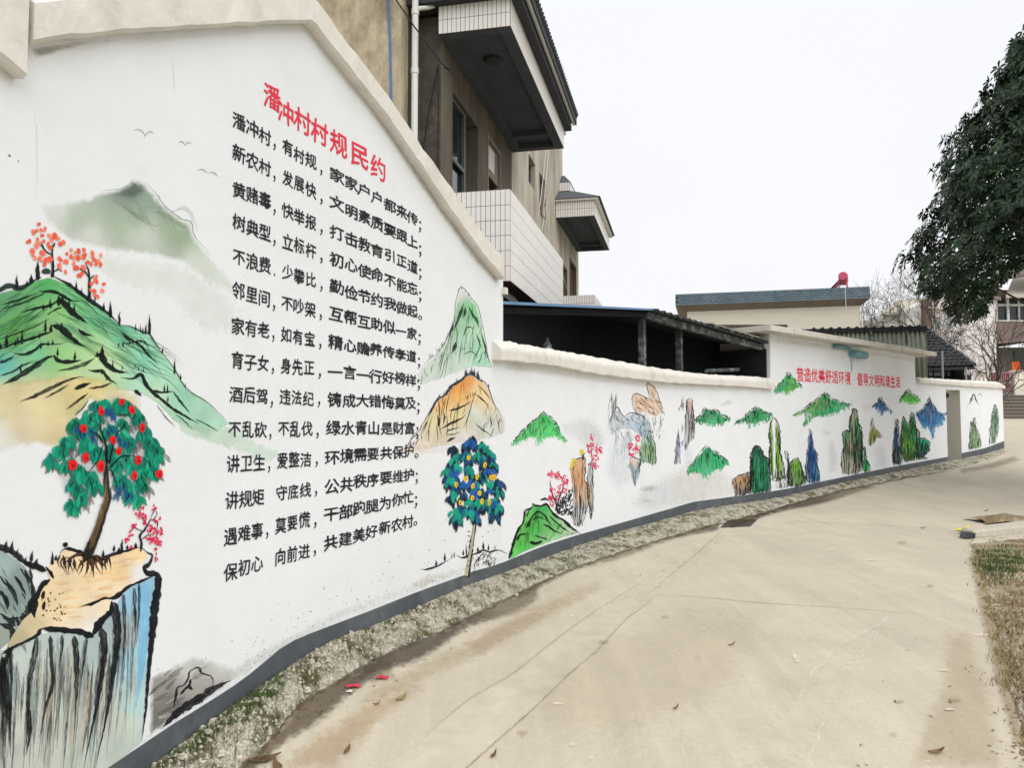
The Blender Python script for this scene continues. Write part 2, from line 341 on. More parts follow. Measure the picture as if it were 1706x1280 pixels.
# ------------------------------------------------------------------ brush painting
class Paint:
    """collects brush marks given in photo pixels and lays them on the wall (or road) as one thin painted part"""
    def __init__(s, surf=wall, base=.0015, step=9e-6):
        s.surf = surf; s.V = []; s.C = []; s.P = []; s.UV = []; s.F = []; s.k = 0; s.n = 0; s.base = base; s.step = step
    def _put(s, px, py, col, par, uv, faces):
        off = s.base + s.k * s.step; s.k += 1
        W = s.surf(px, py, off) if s.surf is wall else s.surf(px, py) + np.array([0, 0, off])
        s.V.append(W); s.C.append(np.broadcast_to(col, (len(W), 3))); s.P.append(par); s.UV.append(uv)
        s.F.extend([tuple(i + s.n for i in f) for f in faces]); s.n += len(W)
    def stroke(s, pts, wd, col=(22, 24, 30), alpha=1, dry=0., rough=.9, taper=(.25, .45), step=6., wob=.16, jag=.4):
        P = curve(pts, step=step); n = len(P)
        if jag: P = P + np.random.RandomState(int(P[0, 0] * 3 + P[0, 1] * 7) % 9999).normal(0, jag, P.shape) * (np.arange(n) % 2 == 1)[:, None]
        T = np.gradient(P, axis=0); ln = np.linalg.norm(T, axis=1) + 1e-9; T = T / ln[:, None]
        N = np.stack([-T[:, 1], T[:, 0]], -1); u = np.concatenate([[0], np.cumsum(np.linalg.norm(np.diff(P, axis=0), axis=1))]); L_ = u[-1] + 1e-6; t = u / L_
        wv = np.interp(t, np.linspace(0, 1, len(wd)), wd) if hasattr(wd, '__len__') else np.full(n, float(wd))
        ta, tb = taper
        if ta: wv = wv * np.clip(t / ta, .18, 1) ** .7
        if tb: wv = wv * np.clip((1 - t) / tb, .10, 1) ** .7
        wv = wv * (1 + wob * fbm(u * .21, int(P[0, 0] * 7 + P[0, 1]) % 9973)) / 2
        vs = (-1, -.55, .55, 1); X = []; D = []; UVs = []; q = (P[0, 0] * 13.7 + P[0, 1] * 3.1) % 50
        for v in vs:
            X.append(P + N * (wv * v)[:, None]); D.append(np.full(n, 0. if abs(v) == 1 else 1.9))
            UVs.append(np.stack([u * .035 + q, np.full(n, v * 2.2 + q)], -1))
        X = np.concatenate(X); D = np.concatenate(D); D[[i * n for i in range(4)]] *= .5; D[[i * n + n - 1 for i in range(4)]] *= .5
        par = np.stack([D, np.full(4 * n, alpha), np.full(4 * n, dry), np.full(4 * n, rough)], -1)
        F_ = [(r * n + i, (r + 1) * n + i, (r + 1) * n + i + 1, r * n + i + 1) for r in range(3) for i in range(n - 1)]
        s._put(X[:, 0], X[:, 1], lin(col), par, np.concatenate(UVs), F_)
    def dab(s, x, y, rx, ry, rot=0, col=(0, 0, 0), alpha=1, rough=.5, n=9):
        a = np.linspace(0, 2 * math.pi, n, endpoint=False); c, d = math.cos(rot), math.sin(rot)
        jr = 1 + .10 * np.sin(a * 2 + x) + .08 * np.sin(a * 3 + y)
        ex = np.cos(a) * rx * jr; ey = np.sin(a) * ry * jr
        X = np.concatenate([[x], x + .72 * (ex * c - ey * d), x + ex * c - ey * d]); Y = np.concatenate([[y], y + .72 * (ex * d + ey * c), y + ex * d + ey * c])
        D = np.concatenate([[3], np.full(n, 1.7), np.zeros(n)])
        par = np.stack([D, np.full(2 * n + 1, alpha), np.zeros(2 * n + 1), np.full(2 * n + 1, rough)], -1)
        F_ = [(0, 1 + j, 1 + (j + 1) % n) for j in range(n)] + [(1 + j, 1 + n + j, 1 + n + (j + 1) % n, 1 + (j + 1) % n) for j in range(n)]
        s._put(X, Y, lin(col), par, np.stack([X * .1, Y * .1], -1), F_)
    def wash(s, poly, cols, soft=6., alpha=.9, rough=2., dry=.0, step=5., streak=None):
        """poly: px outline. cols: list of (x, y, rgb[, alpha]) blended by distance. soft: edge softness in px"""
        if rough >= 2.4 and s.surf is wall: rough, soft = 1.0, soft * 1.5
        Q = np.array(poly, float); x0, y0 = Q.min(0) - soft; x1, y1 = Q.max(0) + soft
        gx = np.arange(x0, x1 + step, step); gy = np.arange(y0, y1 + step, step); GX, GY = np.meshgrid(gx, gy); X = GX.ravel(); Y = GY.ravel()
        ins = np.zeros(len(X), bool); dist = np.full(len(X), 1e9)
        for i in range(len(Q)):
            a = Q[i]; b = Q[(i + 1) % len(Q)]; e = b - a
            cond = ((a[1] > Y) != (b[1] > Y)) & (X < (b[0] - a[0]) * (Y - a[1]) / ((b[1] - a[1]) or 1e-9) + a[0]); ins ^= cond
            t = np.clip(((X - a[0]) * e[0] + (Y - a[1]) * e[1]) / (e @ e + 1e-9), 0, 1)
            dist = np.minimum(dist, np.hypot(X - a[0] - t * e[0], Y - a[1] - t * e[1]))
        sd = np.where(ins, dist, -dist) / soft; D = np.clip(sd, -2, 4)
        W = np.zeros(len(X)); Cc = np.zeros((len(X), 3)); Al = np.zeros(len(X))
        for c in cols:
            wgt = 1 / ((X - c[0]) ** 2 + (Y - c[1]) ** 2 + 60) ** 1.3; W += wgt; Cc += wgt[:, None] * np.array(lin(c[2])); Al += wgt * (c[3] if len(c) > 3 else 1)
        Cc /= W[:, None]; Al = alpha * Al / W
        nr, nc = len(gy), len(gx); keep = D > -1.2; idx = -np.ones(len(X), int)
        fc = []; use = np.zeros(len(X), bool)
        for i in range(nr - 1):
            for j in range(nc - 1):
                q = (i * nc + j, i * nc + j + 1, (i + 1) * nc + j + 1, (i + 1) * nc + j)
                if keep[q[0]] or keep[q[1]] or keep[q[2]] or keep[q[3]]: fc.append(q); use[list(q)] = True
        if not fc: return
        idx[use] = np.arange(use.sum()); fc = [tuple(idx[k] for k in q) for q in fc]
        su, sv = streak or (.03, .03)
        par = np.stack([D, Al, np.full(len(X), dry), np.full(len(X), rough)], -1)[use]
        s._put(X[use], Y[use], Cc[use], par, np.stack([X[use] * su, Y[use] * sv], -1), fc)
    def build(s, name, parent, m=None, label=None):
        V = np.concatenate(s.V); o = mesh_obj(name, V, s.F, m or M_PAINT, parent); me = o.data; nv = len(V)
        a = me.attributes.new('col', 'FLOAT_COLOR', 'POINT'); a.data.foreach_set('color', np.hstack([np.concatenate(s.C), np.ones((nv, 1))]).ravel())
        a = me.attributes.new('par', 'FLOAT_COLOR', 'POINT'); a.data.foreach_set('color', np.concatenate(s.P).ravel())
        uvl = me.uv_layers.new(name='uv'); UV = np.concatenate(s.UV); li = np.zeros(len(me.loops), int); me.loops.foreach_get('vertex_index', li)
        uvl.data.foreach_set('uv', UV[li].ravel())
        if label: o['label'] = label
        return o
BLK = (24, 26, 32)

# ------------------------------------------------------------------ ground, road, verge
def interp_px(tab, px): t = np.array(tab, float); return np.interp(px, t[:, 0], t[:, 1])
BAND_T = [(0, 1400), (60, 1358), (190, 1277), (250, 1236), (300, 1202), (342, 1176), (395, 1142), (430, 1116), (470, 1081), (500, 1063), (530, 1051), (570, 1036), (620, 1017), (700, 985), (770, 960), (840, 937), (900, 912), (955, 894), (1035, 871.6), (1089, 856), (1155, 836.6), (1199, 831), (1300, 817), (1400, 796), (1487, 778), (1578, 761.5), (1601, 755.5), (1640, 747), (1672, 735)]
BAND_B = [(0, 1470), (60, 1422), (248, 1284), (330, 1222), (440, 1142), (500, 1102), (560, 1067), (620, 1046), (700, 1012), (770, 981), (840, 956), (900, 934), (955, 914), (1035, 886), (1089, 872), (1155, 853), (1199, 845), (1300, 830), (1400, 806), (1487, 788), (1578, 769), (1601, 765), (1640, 757), (1672, 747)]
SKIRT = [(0, 1800), (250, 1420), (399, 1284), (438, 1249), (502, 1175), (567, 1136), (619, 1106), (690, 1072), (750, 1046), (812, 1014), (901, 971), (976, 939), (1060, 912), (1099, 900), (1178, 877), (1265, 856), (1372, 825), (1513, 794), (1596, 781), (1640, 770), (1676, 755)]
sk = curve(SKIRT, step=12); skw = ground(sk[:, 0], sk[:, 1])
def road_left(y):
    o = np.argsort(skw[:, 1]); return np.interp(y, skw[o, 1], skw[o, 0])
REDGE = [(1720, 1330), (1700, 1240), (1692, 1180), (1672, 1100), (1650, 1030), (1640, 985), (1630, 950), (1622, 912), (1617, 899)]
rw = ground(*np.array(REDGE, float).T)
YB = rw[-1, 1]
def road_right(y):
    o = np.argsort(rw[:, 1]); v = np.interp(y, rw[o, 1], rw[o, 0])
    y = np.asarray(y, float)
    v = np.where(y < rw[0, 1], rw[0, 0] + (y - rw[0, 1]) * .45, v)
    return np.where(y > YB + .02, 60.0, v + .04 * fbm(y * 5, 3))
# far ground sheet
gx = np.array([-300, -60, -20, -8, -2, 2, 6, 10, 14, 20, 30, 45, 60, 120, 400.]); gy = np.concatenate([[-80, -20], np.arange(-4, 50, 2.), [56, 70, 100, 160, 300, 900]])
V = [(x, y, zg(y) - .02) for y in gy for x in gx]
st(mesh_obj('ground', V, grid_faces(len(gy), len(gx)), M_EARTH))
# concrete lane
ys = np.concatenate([np.arange(-5, 3, .5), np.arange(3, YB, .12), [YB + .001, YB + .05], np.arange(YB + .3, 46, .4)]); nc = 14
V = []
for y in ys:
    a, b = road_left(max(y, skw[:, 1].min())) - .12, float(road_right(y))
    if y > 30.5: a = NODES[-1][0] + .02 + (y - 30.3) * .12
    for j in range(nc): x = a + (b - a) * j / (nc - 1); V.append((x, y, zg(y) + .0 * x))
road = st(mesh_obj('road', V, grid_faces(len(ys), nc), M_ROAD, smooth=True))
# soil verge right of the lane: uneven sheet
yy = np.arange(-1.5, YB - .02, .07); V = []; ncv = 46
for y in yy:
    a = float(road_right(y)) - .10
    for j in range(ncv):
        x = a + .075 * j * (1 + j * .03)
        h = -.012 + .035 * (1 - math.exp(-j * .25)) + .016 * (math.sin(x * 9 + y * 4) * math.sin(y * 7 - x * 3) + .6 * math.sin(x * 23 + y * 17))
        V.append((x, y, zg(y) + h - (0.02 if j == 0 else 0)))
st(mesh_obj('soil_verge', V, grid_faces(len(yy), ncv), M_DIRT, smooth=True))

# ------------------------------------------------------------------ the white walls
def offnode(i, off):
    """node i pushed off towards the road, mitred"""
    p = NODES[i]; n = np.zeros(2)
    for a, b in ((i - 1, i), (i, i + 1)):
        if 0 <= a and b < len(NODES): d = NODES[b] - NODES[a]; d = d / np.linalg.norm(d); n = n + np.array([d[1], -d[0]])
    n = n / np.linalg.norm(n); return p + n * off
def wall_sheet(name, parent, pxs, zb, zt, off=0., m=W_WHITE, thick=.0, top=False):
    """vertical strip of wall over photo columns pxs between z functions (arrays)"""
    V = []; n = len(pxs)
    base = np.array([wall([p], [707], off)[0][:2] for p in pxs])
    back = np.array([wall([p], [707], off)[0][:2] for p in pxs])
    d = np.gradient(base, axis=0); d /= np.linalg.norm(d, axis=1)[:, None]; nn = np.stack([d[:, 1], -d[:, 0]], -1)
    back = base - nn * max(thick, .001)
    for P, zz in ((base, zb), (base, zt), (back, zt), (back, zb)):
        V += [(P[i][0], P[i][1], zz[i]) for i in range(n)]
    Fc = [(i, i + 1, n + i + 1, n + i) for i in range(n - 1)]
    if thick:
        Fc += [(n + i, n + i + 1, 2 * n + i + 1, 2 * n + i) for i in range(n - 1)] + [(2 * n + i, 2 * n + i + 1, 3 * n + i + 1, 3 * n + i) for i in range(n - 1)]
        Fc += [(0, n, 2 * n, 3 * n), (n - 1, 4 * n - 1, 3 * n - 1, 2 * n - 1)]
    return mesh_obj(name, V, Fc, m, parent)
def cols(a, b, step=12): k = max(2, int(abs(b - a) / step) + 1); return np.linspace(a, b, k)
def colsw(a, b):   # photo columns including the bends
    nodepx = [CX + F_PX * n[0] * _fw[1] / n[1] for n in NODES[1:]]
    return np.array(sorted(set([a, b] + [p for p in nodepx if a < p < b] + list(cols(a, b, 24)))))
def zwall(tab, pxs, off=0.): return wall(pxs, interp_px(tab, pxs), off)[:, 2]

# --- gable-ended shed with the village rules
gf = Frame(A, gd)                               # e along the wall away from the camera, n away from the road
gable = thing('gable_shed', 'white gable-ended shed wall painted with black Chinese village rules and a green hill', 'building', (*(A - gd * 3), 0))
def g_uz(px, py, off=0):
    p = wall(px, py, off); return (p[:, :2] - A) @ gd, p[:, 2]
INN = [(48, 75), (100, 66), (200, 56), (320, 48), (430, 41), (490, 38), (512, 38.5), (522, 46), (560, 95), (640, 195), (700, 282), (740, 342), (800, 424), (836.5, 467)]
OUTR = [(530, -2), (542.5, 16), (587.7, 93), (625, 143.5), (683, 226), (734, 287), (760, 316), (784, 356), (801, 381.6), (822, 410), (838, 428)]
ui, zi = g_uz(*np.array(INN, float).T, .06)
uo, zo = g_uz(*np.array(OUTR, float).T, .09)
ui = np.array(ui); ipk = int(np.argmax(zi)); upk = ui[ipk]
ul, zl = g_uz([45, 45, 20, 0], [75, 130, 111, 93], .09)
slopeL = (zl[1] - zl[3]) / (ul[1] - ul[3])
th = np.interp(ui, uo, zo) - zi
th = np.where(ui < uo[0], (zo[0] - np.interp(uo[0], ui, zi)) , th)
ztop = zi + np.clip(th, .2, .45)
# face: wall polygon up to just under the coping top, plus the neighbouring gable to the left
uL0 = -9.3
zadj0 = zl[1]
us = np.concatenate([[uL0, ul[1] - 1e-3], ui, [0.0]])
zt = np.concatenate([[zadj0 + slopeL * (uL0 - ul[1]) + .2, zadj0 + .25], ztop - .05, [ztop[-1] - .05]])
V = [gf.p(a, 0, -.3) for a in us] + [gf.p(a, 0, z) for a, z in zip(us, zt)] + [gf.p(a, .3, z) for a, z in zip(us, zt)] + [gf.p(a, .3, -.3) for a in us]
n = len(us); Fc = [(k * n + i, k * n + i + 1, (k + 1) * n + i + 1, (k + 1) * n + i) for k in range(3) for i in range(n - 1)] + [(n - 1, 2 * n - 1, 3 * n - 1, 4 * n - 1), (0, 3 * n, 2 * n, n)]
mesh_obj('wall', V, [tuple(f) for f in Fc], W_WHITE, gable)
def coping(name, u_, z0, z1, parent, m=W_COPE, pro=.09, back=.35, seed=1):
    """rendered verge coping: profile of six points along the slope, slightly uneven"""
    uu = np.linspace(u_[0], u_[-1], int(abs(u_[-1] - u_[0]) / .09) + 2); uu = np.array(sorted(set(list(uu) + list(u_)))); a = np.interp(uu, u_, z0); b = np.interp(uu, u_, z1)
    V = []
    for i, x in enumerate(uu):
        j = .006 * fbm([x * 9], seed)[0]; k = .006 * fbm([x * 13], seed + 1)[0]
        V += [gf.p(x, .002, a[i] + .012 + k), gf.p(x, -pro * .75 + j, a[i] + k), gf.p(x, -pro + j, a[i] + .02 + k), gf.p(x, -pro + k, b[i] - .02 + j), gf.p(x, -pro * .7, b[i] + j), gf.p(x, back, b[i] + .01), gf.p(x, back, b[i] - .15)]
    nn = len(uu); q = 7
    Fc = [(i * q + j, (i + 1) * q + j, (i + 1) * q + (j + 1) % q, i * q + (j + 1) % q) for i in range(nn - 1) for j in range(q)] + [tuple(range(q)), tuple((nn - 1) * q + j for j in range(q))[::-1]]
    return mesh_obj(name, V, Fc, m, parent, smooth=False)
coping('coping', ui, zi, ztop, gable)
uu = np.array([uL0, ul[1]]); za = zadj0 + slopeL * (uu - ul[1])
coping('coping', uu, za, za + .42, gable, seed=5)
# little plaster stump under the eaves end
mb = MB(); mb.box(gf, -.05, .02, -.05, .02, 3.02, 3.09); mb.build('render_stump', W_COPE, gable)
mb = MB(); mb.box(gf, -.25, 0.0, .3, 2.2, 0, 3.1); mb.build('return_wall', W_COPE, gable)
# roof sheets behind the verge
mb = MB(); pk = float(ztop[ipk])
mb.hexa([gf.p(upk, .35, pk - .12), gf.p(0, .35, float(ztop[-1]) - .15), gf.p(0, 2.2, float(ztop[-1]) - .15), gf.p(upk, 2.2, pk - .12), gf.p(upk, .35, pk - .04), gf.p(0, .35, float(ztop[-1]) - .07), gf.p(0, 2.2, float(ztop[-1]) - .07), gf.p(upk, 2.2, pk - .04)])
mb.hexa([gf.p(-5.3, .35, 3.1), gf.p(upk, .35, pk - .12), gf.p(upk, 2.2, pk - .12), gf.p(-5.3, 2.2, 3.1), gf.p(-5.3, .35, 3.18), gf.p(upk, .35, pk - .04), gf.p(upk, 2.2, pk - .04), gf.p(-5.3, 2.2, 3.18)])
mb.build('roof', M_ROOFD, gable)

def band(parent, a, b):
    p = colsw(a, b); return wall_sheet('base_band', parent, p, zwall(BAND_B, p, .004) - .02, zwall(BAND_T, p, .004), .004, W_BAND)
band(gable, -40, 838)

# --- courtyard wall with rounded render coping
cw = thing('courtyard_wall', 'curved white courtyard wall with cream coping, painted with misty cliffs and green peaks', 'wall', (*NODES[4], 0))
CB = [(818, 597), (908, 607), (984, 622), (1043, 630), (1107, 637.5), (1230, 644), (1285, 648.5)]
CT = [(818, 565), (850, 568.5), (908, 579), (1001, 596), (1075, 609.5), (1136, 619), (1180, 624), (1260, 628), (1285, 630)]
p = colsw(838, 1285)
wall_sheet('wall', cw, p, np.full(len(p), -.3), zwall(CB, p, 0) + .06, 0, W_WHITE, .24)
def wall_coping(name, parent, a, b, CBt, CTt, pro=.10, back=.32, seed=2, m=W_COPE):
    p = np.array(sorted(set(list(colsw(a, b)) + list(np.linspace(a, b, int((b - a) / 5))))))
    base = wall(p, p * 0 + 707, 0)[:, :2]; d = np.gradient(base, axis=0); d /= np.linalg.norm(d, axis=1)[:, None]; nn = np.stack([d[:, 1], -d[:, 0]], -1)
    zb = zwall(CBt, p, pro); ztp = zwall(CTt, p, pro * .7); V = []; h = ztp - zb
    arc = np.concatenate([[0], np.cumsum(np.linalg.norm(np.diff(base, axis=0), axis=1))])
    prof = [(.0, .04), (.86, -.0), (.98, .05), (1.02, .50), (.95, .66), (.5, .88), (0, 1.04)]
    for i in range(len(p)):
        k = fbm([arc[i] * 5], seed)[0]; j = fbm([arc[i] * 8], seed + 1)[0]
        for (o, z) in prof:
            q = base[i] + nn[i] * (pro * o + .008 * k * (o > .3)); V.append((q[0], q[1], zb[i] + h[i] * z + .010 * j + .006 * fbm([arc[i] * 31 + z * 9], seed + 3)[0]))
        q = base[i] - nn[i] * back; V.append((q[0], q[1], ztp[i])); V.append((q[0], q[1], zb[i] + .05))
    q = len(prof) + 2; n_ = len(p)
    Fc = [(i * q + j, i * q + (j + 1) % q, (i + 1) * q + (j + 1) % q, (i + 1) * q + j) for i in range(n_ - 1) for j in range(q)] + [tuple(range(q))[::-1], tuple((n_ - 1) * q + j for j in range(q))]
    return mesh_obj(name, V, Fc, m, parent, smooth=False)
o = wall_coping('coping', cw, 819, 1285, CB, CT); 
band(cw, 838, 1285)

# --- flat-roofed outbuilding with the red slogan
ob = thing('flat_roofed_outbuilding', 'low white outbuilding under a thin concrete slab roof with a red painted slogan', 'building', (*NODES[8], 0))
RB = [(1285, 557), (1330, 561), (1400, 572), (1470, 584), (1530, 594)]
p = colsw(1285, 1527)
zr = zwall(RB, p)
wall_sheet('wall', ob, p, np.full(len(p), -.3), zr, 0, W_WHITE, .24)
band(ob, 1285, 1527)
F0, G0 = NODES[8], NODES[9]; of = Frame(F0, G0 - F0); OL = float(np.linalg.norm(G0 - F0)); zF, zG = float(zr[0]), float(zr[-1])
mb = MB(); mb.box(of, .0, .22, .24, 3.0, 0, zF - .002); mb.build('side_wall', W_COPE, ob)
mb = MB(); mb.box(of, OL - .22, OL, .24, 3.0, 0, zG - .002); mb.build('side_wall', W_COPE, ob)
# roof slab: cast strips with visible ends, laid side by side (edges proud and uneven)
k = 9; z_at = lambda s: zF + (zG - zF) * s / OL
edges = [-.62] + [(-.62 + (OL + 1.22) * i / k) + rnd.uniform(-.1, .1) for i in range(1, k)] + [OL + .6]
for i in range(k):
    s0, s1 = edges[i] + .006, edges[i + 1] - .006; dz = rnd.uniform(-.008, .008); t0 = -.34 + rnd.uniform(-.02, .02)
    P = [of.p(s, t, z_at(s) + dz + zz) for zz in (0.004, .125) for (s, t) in ((s0, t0), (s1, t0), (s1, 3.3), (s0, 3.3))]
    bevel(MB().hexa(P).build('roof_slab', M_SLAB, ob), .008)
for (px0, py0, px1, py1, lab) in ((1386, 577, 1411, 575, 'thin teal drain pipe stub close under the slab'), (1413, 590, 1434, 588, 'thick teal drain pipe stub')):
    r = .045 if py0 < 580 else .095
    a = wall([px0], [py0], 0)[0]; nrm = -of.n; b = a + nrm * .1
    mb = MB(); q0 = a + nrm * .02 - of.n * 0; e3 = of.e
    L0 = a - e3 * .0 + nrm * (r + .02); L1 = wall([px1], [py1], 0)[0] + nrm * (r + .02); L1[2] = L0[2]
    mb.tube([L0, L1], r, 14); o = mb.build('drain_pipe', M_TEAL, ob, smooth=False); o['label'] = lab

# --- end wall with the gate opening
ew = thing('end_wall', 'low white end wall with a gate opening, cream coping and pale green painted pillars', 'wall', (*NODES[10], .4))
EB = [(1527, 638), (1578, 641), (1620, 644), (1672, 647)]
ET = [(1527, 628.5), (1578, 632), (1640, 635), (1664, 636), (1672, 641)]
for (a, b, lo, hi) in ((1527, 1577.5, None, None), (1601, 1672, None, None)):
    p = colsw(a, b); wall_sheet('wall', ew, p, np.full(len(p), -.3), zwall(EB, p) + .05, 0, W_WHITE, .26); band(ew, a, b)
p = colsw(1577.5, 1601); wall_sheet('lintel', ew, p, zwall([(1577, 650), (1601, 650.5)], p), zwall(EB, p) + .05, 0, W_WHITE, .26)
wall_coping('coping', ew, 1529, 1672, EB, ET, seed=9)
pj = wall([1601], [707])[0][:2]; pk_ = wall([1577.5], [707])[0][:2]; ef = Frame(pj, pj - pk_)
mb = MB(); mb.box(ef, -.002, .04, .26, .62, .2, 2.6); mb.box(ef, -.012, .0, .004, .62, .2, wall([1601], [650])[0][2] - .003); mb.build('gate_jamb', M_JAMB, ew)
mb = MB(); mb.box(ef, -float(np.linalg.norm(pj - pk_)) - .35, .3, 1.6, 1.66, .2, 2.8); mb.build('inner_wall', M_GRIME, ew)
# end wall return going back from the corner
kf = Frame(NODES[-1], NODES[-1] - NODES[-2]); zk = zwall(EB, np.array([1671.]))[0]
mb = MB(); mb.box(kf, -.24, 0, .262, 7, .2, zk); mb.build('return_wall', W_WHITE, ew)
mb = MB(); mb.box(kf, -.30, .08, .33, 7, zk, zk + .2); mb.build('coping', W_COPE, ew)
a = wall([1576.5], [659])[0]; mb = MB(); mb.box(Frame(a[:2], pj - pk_), -.03, .06, -.03, 0, a[2] - .09, a[2] + .09); mb.box(Frame(a[:2], pj - pk_), .02, .06, -.07, -.03, a[2] - .05, a[2] + .05); mb.build('hinge', M_CAB, ew)

# --- rough mortar skirt along the wall foot
pxs = np.concatenate([np.linspace(-60, 820, 330), np.linspace(824, 1577, 300), np.linspace(1580, 1674, 30)])
top = wall(np.clip(pxs, 0, 1672), interp_px(BAND_B, np.clip(pxs, 0, 1672)), .006); top[:, 2] += .012
if True:
    m0 = pxs < 0
    top[m0, :2] += gd[None, :] * (pxs[m0] * .012)[:, None]
o_ = np.interp(pxs, sk[:, 0], np.arange(len(sk))); bot = np.stack([np.interp(o_, np.arange(len(sk)), skw[:, c]) for c in range(3)], -1)
bot[m0, :2] += gd[None, :] * (pxs[m0] * .012)[:, None]
V = []; K = 10; arc = np.concatenate([[0], np.cumsum(np.linalg.norm(np.diff(top, axis=0), axis=1))])
r_ = np.random.RandomState(3)
for i in range(len(pxs)):
    t_, b_ = top[i], bot[i]; b2 = b_ + (b_ - t_) * np.array([1, 1, 0]) * .10 * fbm([arc[i] * 6], 4)[0]
    h = max(.03, t_[2] - b2[2])
    for j in range(K):
        f = j / (K - 1); q = t_ * (1 - f) + b2 * f
        q = q + np.array([0, 0, h * .42 * math.sin(math.pi * f) ** .9 * .6 * (1 if f > 0 else 0)])
        if 0 < j < K - 1: q = q + r_.normal(0, 1, 3) * np.array([.004, .004, .009])
        if j == K - 1: q[2] = b2[2] - .03
        V.append(q)
nn_ = len(pxs); Fc = [(i * K + j, i * K + j + 1, (i + 1) * K + j + 1, (i + 1) * K + j) for i in range(nn_ - 1) for j in range(K - 1)]
skirt = tag(mesh_obj('mortar_skirt', V, Fc, M_SKIRT, smooth=True, origin=(*A, 0)), 'rough sloping mortar footing with moss and white paint drips along the wall foot', 'kerb')
skV = np.array(V).reshape(nn_, K, 3)

# ------------------------------------------------------------------ two-storey house behind the gable
H = Frame((lat(850, 9.6), 9.6), ((1140 - CX) / F_PX, 1 / _fw[1]))
def hs(px, t):   # s along the house for a photo column, on the plane t
    k = (px - CX) / F_PX * _fw[1]; o = H.p(0, t, 0); return (k * o[1] - o[0]) / (H.e[0] - k * H.e[1])
def hz(px, py, t): s = hs(px, t); y = H.p(s, t, 0)[1]; return at(px, py, y)[2]
T0 = .97
house = thing('two_storey_house', 'stained brown two-storey house with white-tiled balconies rising behind the gable wall', 'building', H.p(3, 3, 0))
S_C = hs(732, T0); S_T = hs(938.5, T0); S_E = hs(965, T0)
zc0, zc1 = hz(852.7, 49, 0), hz(853, 3.4, 0)
zp0, zp1 = 3.40, hz(850, 315.5, 0)
def wallholes(name, s0, s1, t, z0, z1, holes, m, parent, thick=.25):
    """wall slab on plane t with rectangular openings (s0,s1,z0,z1)"""
    S = sorted(set([s0, s1] + [h[0] for h in holes] + [h[1] for h in holes])); Z = sorted(set([z0, z1] + [h[2] for h in holes] + [h[3] for h in holes])); mb = MB()
    def solid(i, j):
        if not (0 <= i < len(S) - 1 and 0 <= j < len(Z) - 1): return False
        a, b = (S[i] + S[i + 1]) / 2, (Z[j] + Z[j + 1]) / 2
        return not any(h[0] < a < h[1] and h[2] < b < h[3] for h in holes)
    for i in range(len(S) - 1):
        for j in range(len(Z) - 1):
            if not solid(i, j): continue
            a, b, c, d = S[i], S[i + 1], Z[j], Z[j + 1]
            mb.quad(H.p(a, t, c), H.p(b, t, c), H.p(b, t, d), H.p(a, t, d)); mb.quad(H.p(b, t + thick, c), H.p(a, t + thick, c), H.p(a, t + thick, d), H.p(b, t + thick, d))
            if not solid(i - 1, j): mb.quad(H.p(a, t + thick, c), H.p(a, t, c), H.p(a, t, d), H.p(a, t + thick, d))
            if not solid(i + 1, j): mb.quad(H.p(b, t, c), H.p(b, t + thick, c), H.p(b, t + thick, d), H.p(b, t, d))
            if not solid(i, j - 1): mb.quad(H.p(a, t + thick, c), H.p(b, t + thick, c), H.p(b, t, c), H.p(a, t, c))
            if not solid(i, j + 1): mb.quad(H.p(a, t, d), H.p(b, t, d), H.p(b, t + thick, d), H.p(a, t + thick, d))
    return mb.build(name, m, parent)
w1 = (hs(752, T0), hs(795, T0), 4.45, hz(752, 152, T0)); d1 = (hs(810, T0), hs(833, T0), 3.55, hz(810, 222, T0))
sw1 = (hs(881, T0), hs(892.5, T0), hz(881, 302, T0), hz(881, 255, T0)); sw2 = (hs(899.5, T0), hs(909, T0), hz(899.5, 335, T0), hz(899.5, 286, T0))
d2 = (hs(939, T0), hs(945.5, T0), 4.0, hz(939, 440, T0)); d3 = (hs(950, T0), hs(961, T0), 4.0, hz(950, 429, T0))
wallholes('front_wall', S_C, 4.42, T0, -.3, zc1 - .05, [w1, d1], M_RECESS_SHADE, house)
MB().box(H, S_C - .006, S_C - .001, T0 + .002, T0 + .25, -.3, zc1 - .05).build('corner_render', M_GRIME, house)
wallholes('front_wall', 4.425, S_T, T0, -.3, 9.3, [sw1, sw2], M_FACADE, house)
wallholes('front_wall', S_T + .005, S_E, T0, -.3, 7.1, [d2, d3], M_FACADE, house)
mb = MB(); mb.box(H, S_E - .2, S_E - .003, T0 + .25, 7, -.3, 7.1); mb.build('end_wall', M_FACADE, house)
mb = MB(); mb.box(H, S_T - .2, S_T - .003, T0 + .25, 6, 7.1, 9.3); mb.build('end_wall', M_FACADE, house)
mb = MB(); mb.box(H, 4.43, S_T, T0 - .1, 6, 9.3, 9.42); mb.build('flat_roof', M_SLAB, house)
# camera-side wall: stained part proud, grimy strip recessed beside the downpipe
TS = 1.30
mb = MB(); mb.box(H, S_C + .0, S_C + .25, T0 + .252, 2.2, -.3, zc1 - .05); mb.build('side_wall', M_GRIME, house)
mb = MB(); mb.box(H, S_C - .45, S_C - .2, TS + .06, 9.5, -.3, 9.0); mb.build('side_wall', M_RENDER, house)
mb = MB(); mb.box(H, S_C - .2, S_C + .0, TS + .062, 1.62, -.3, 9.0); mb.build('pier', M_GRIME, house)
def pt_on(s, px, py):   # point on plane s=const of the house seen at px,py
    r = rays(px, py); o = H.p(s, 0, 0); nrm = H.e; t = ((o - np.array([0, 0, CAM_Z])) @ nrm) / (r @ nrm); return np.array([0, 0, CAM_Z]) + r * t
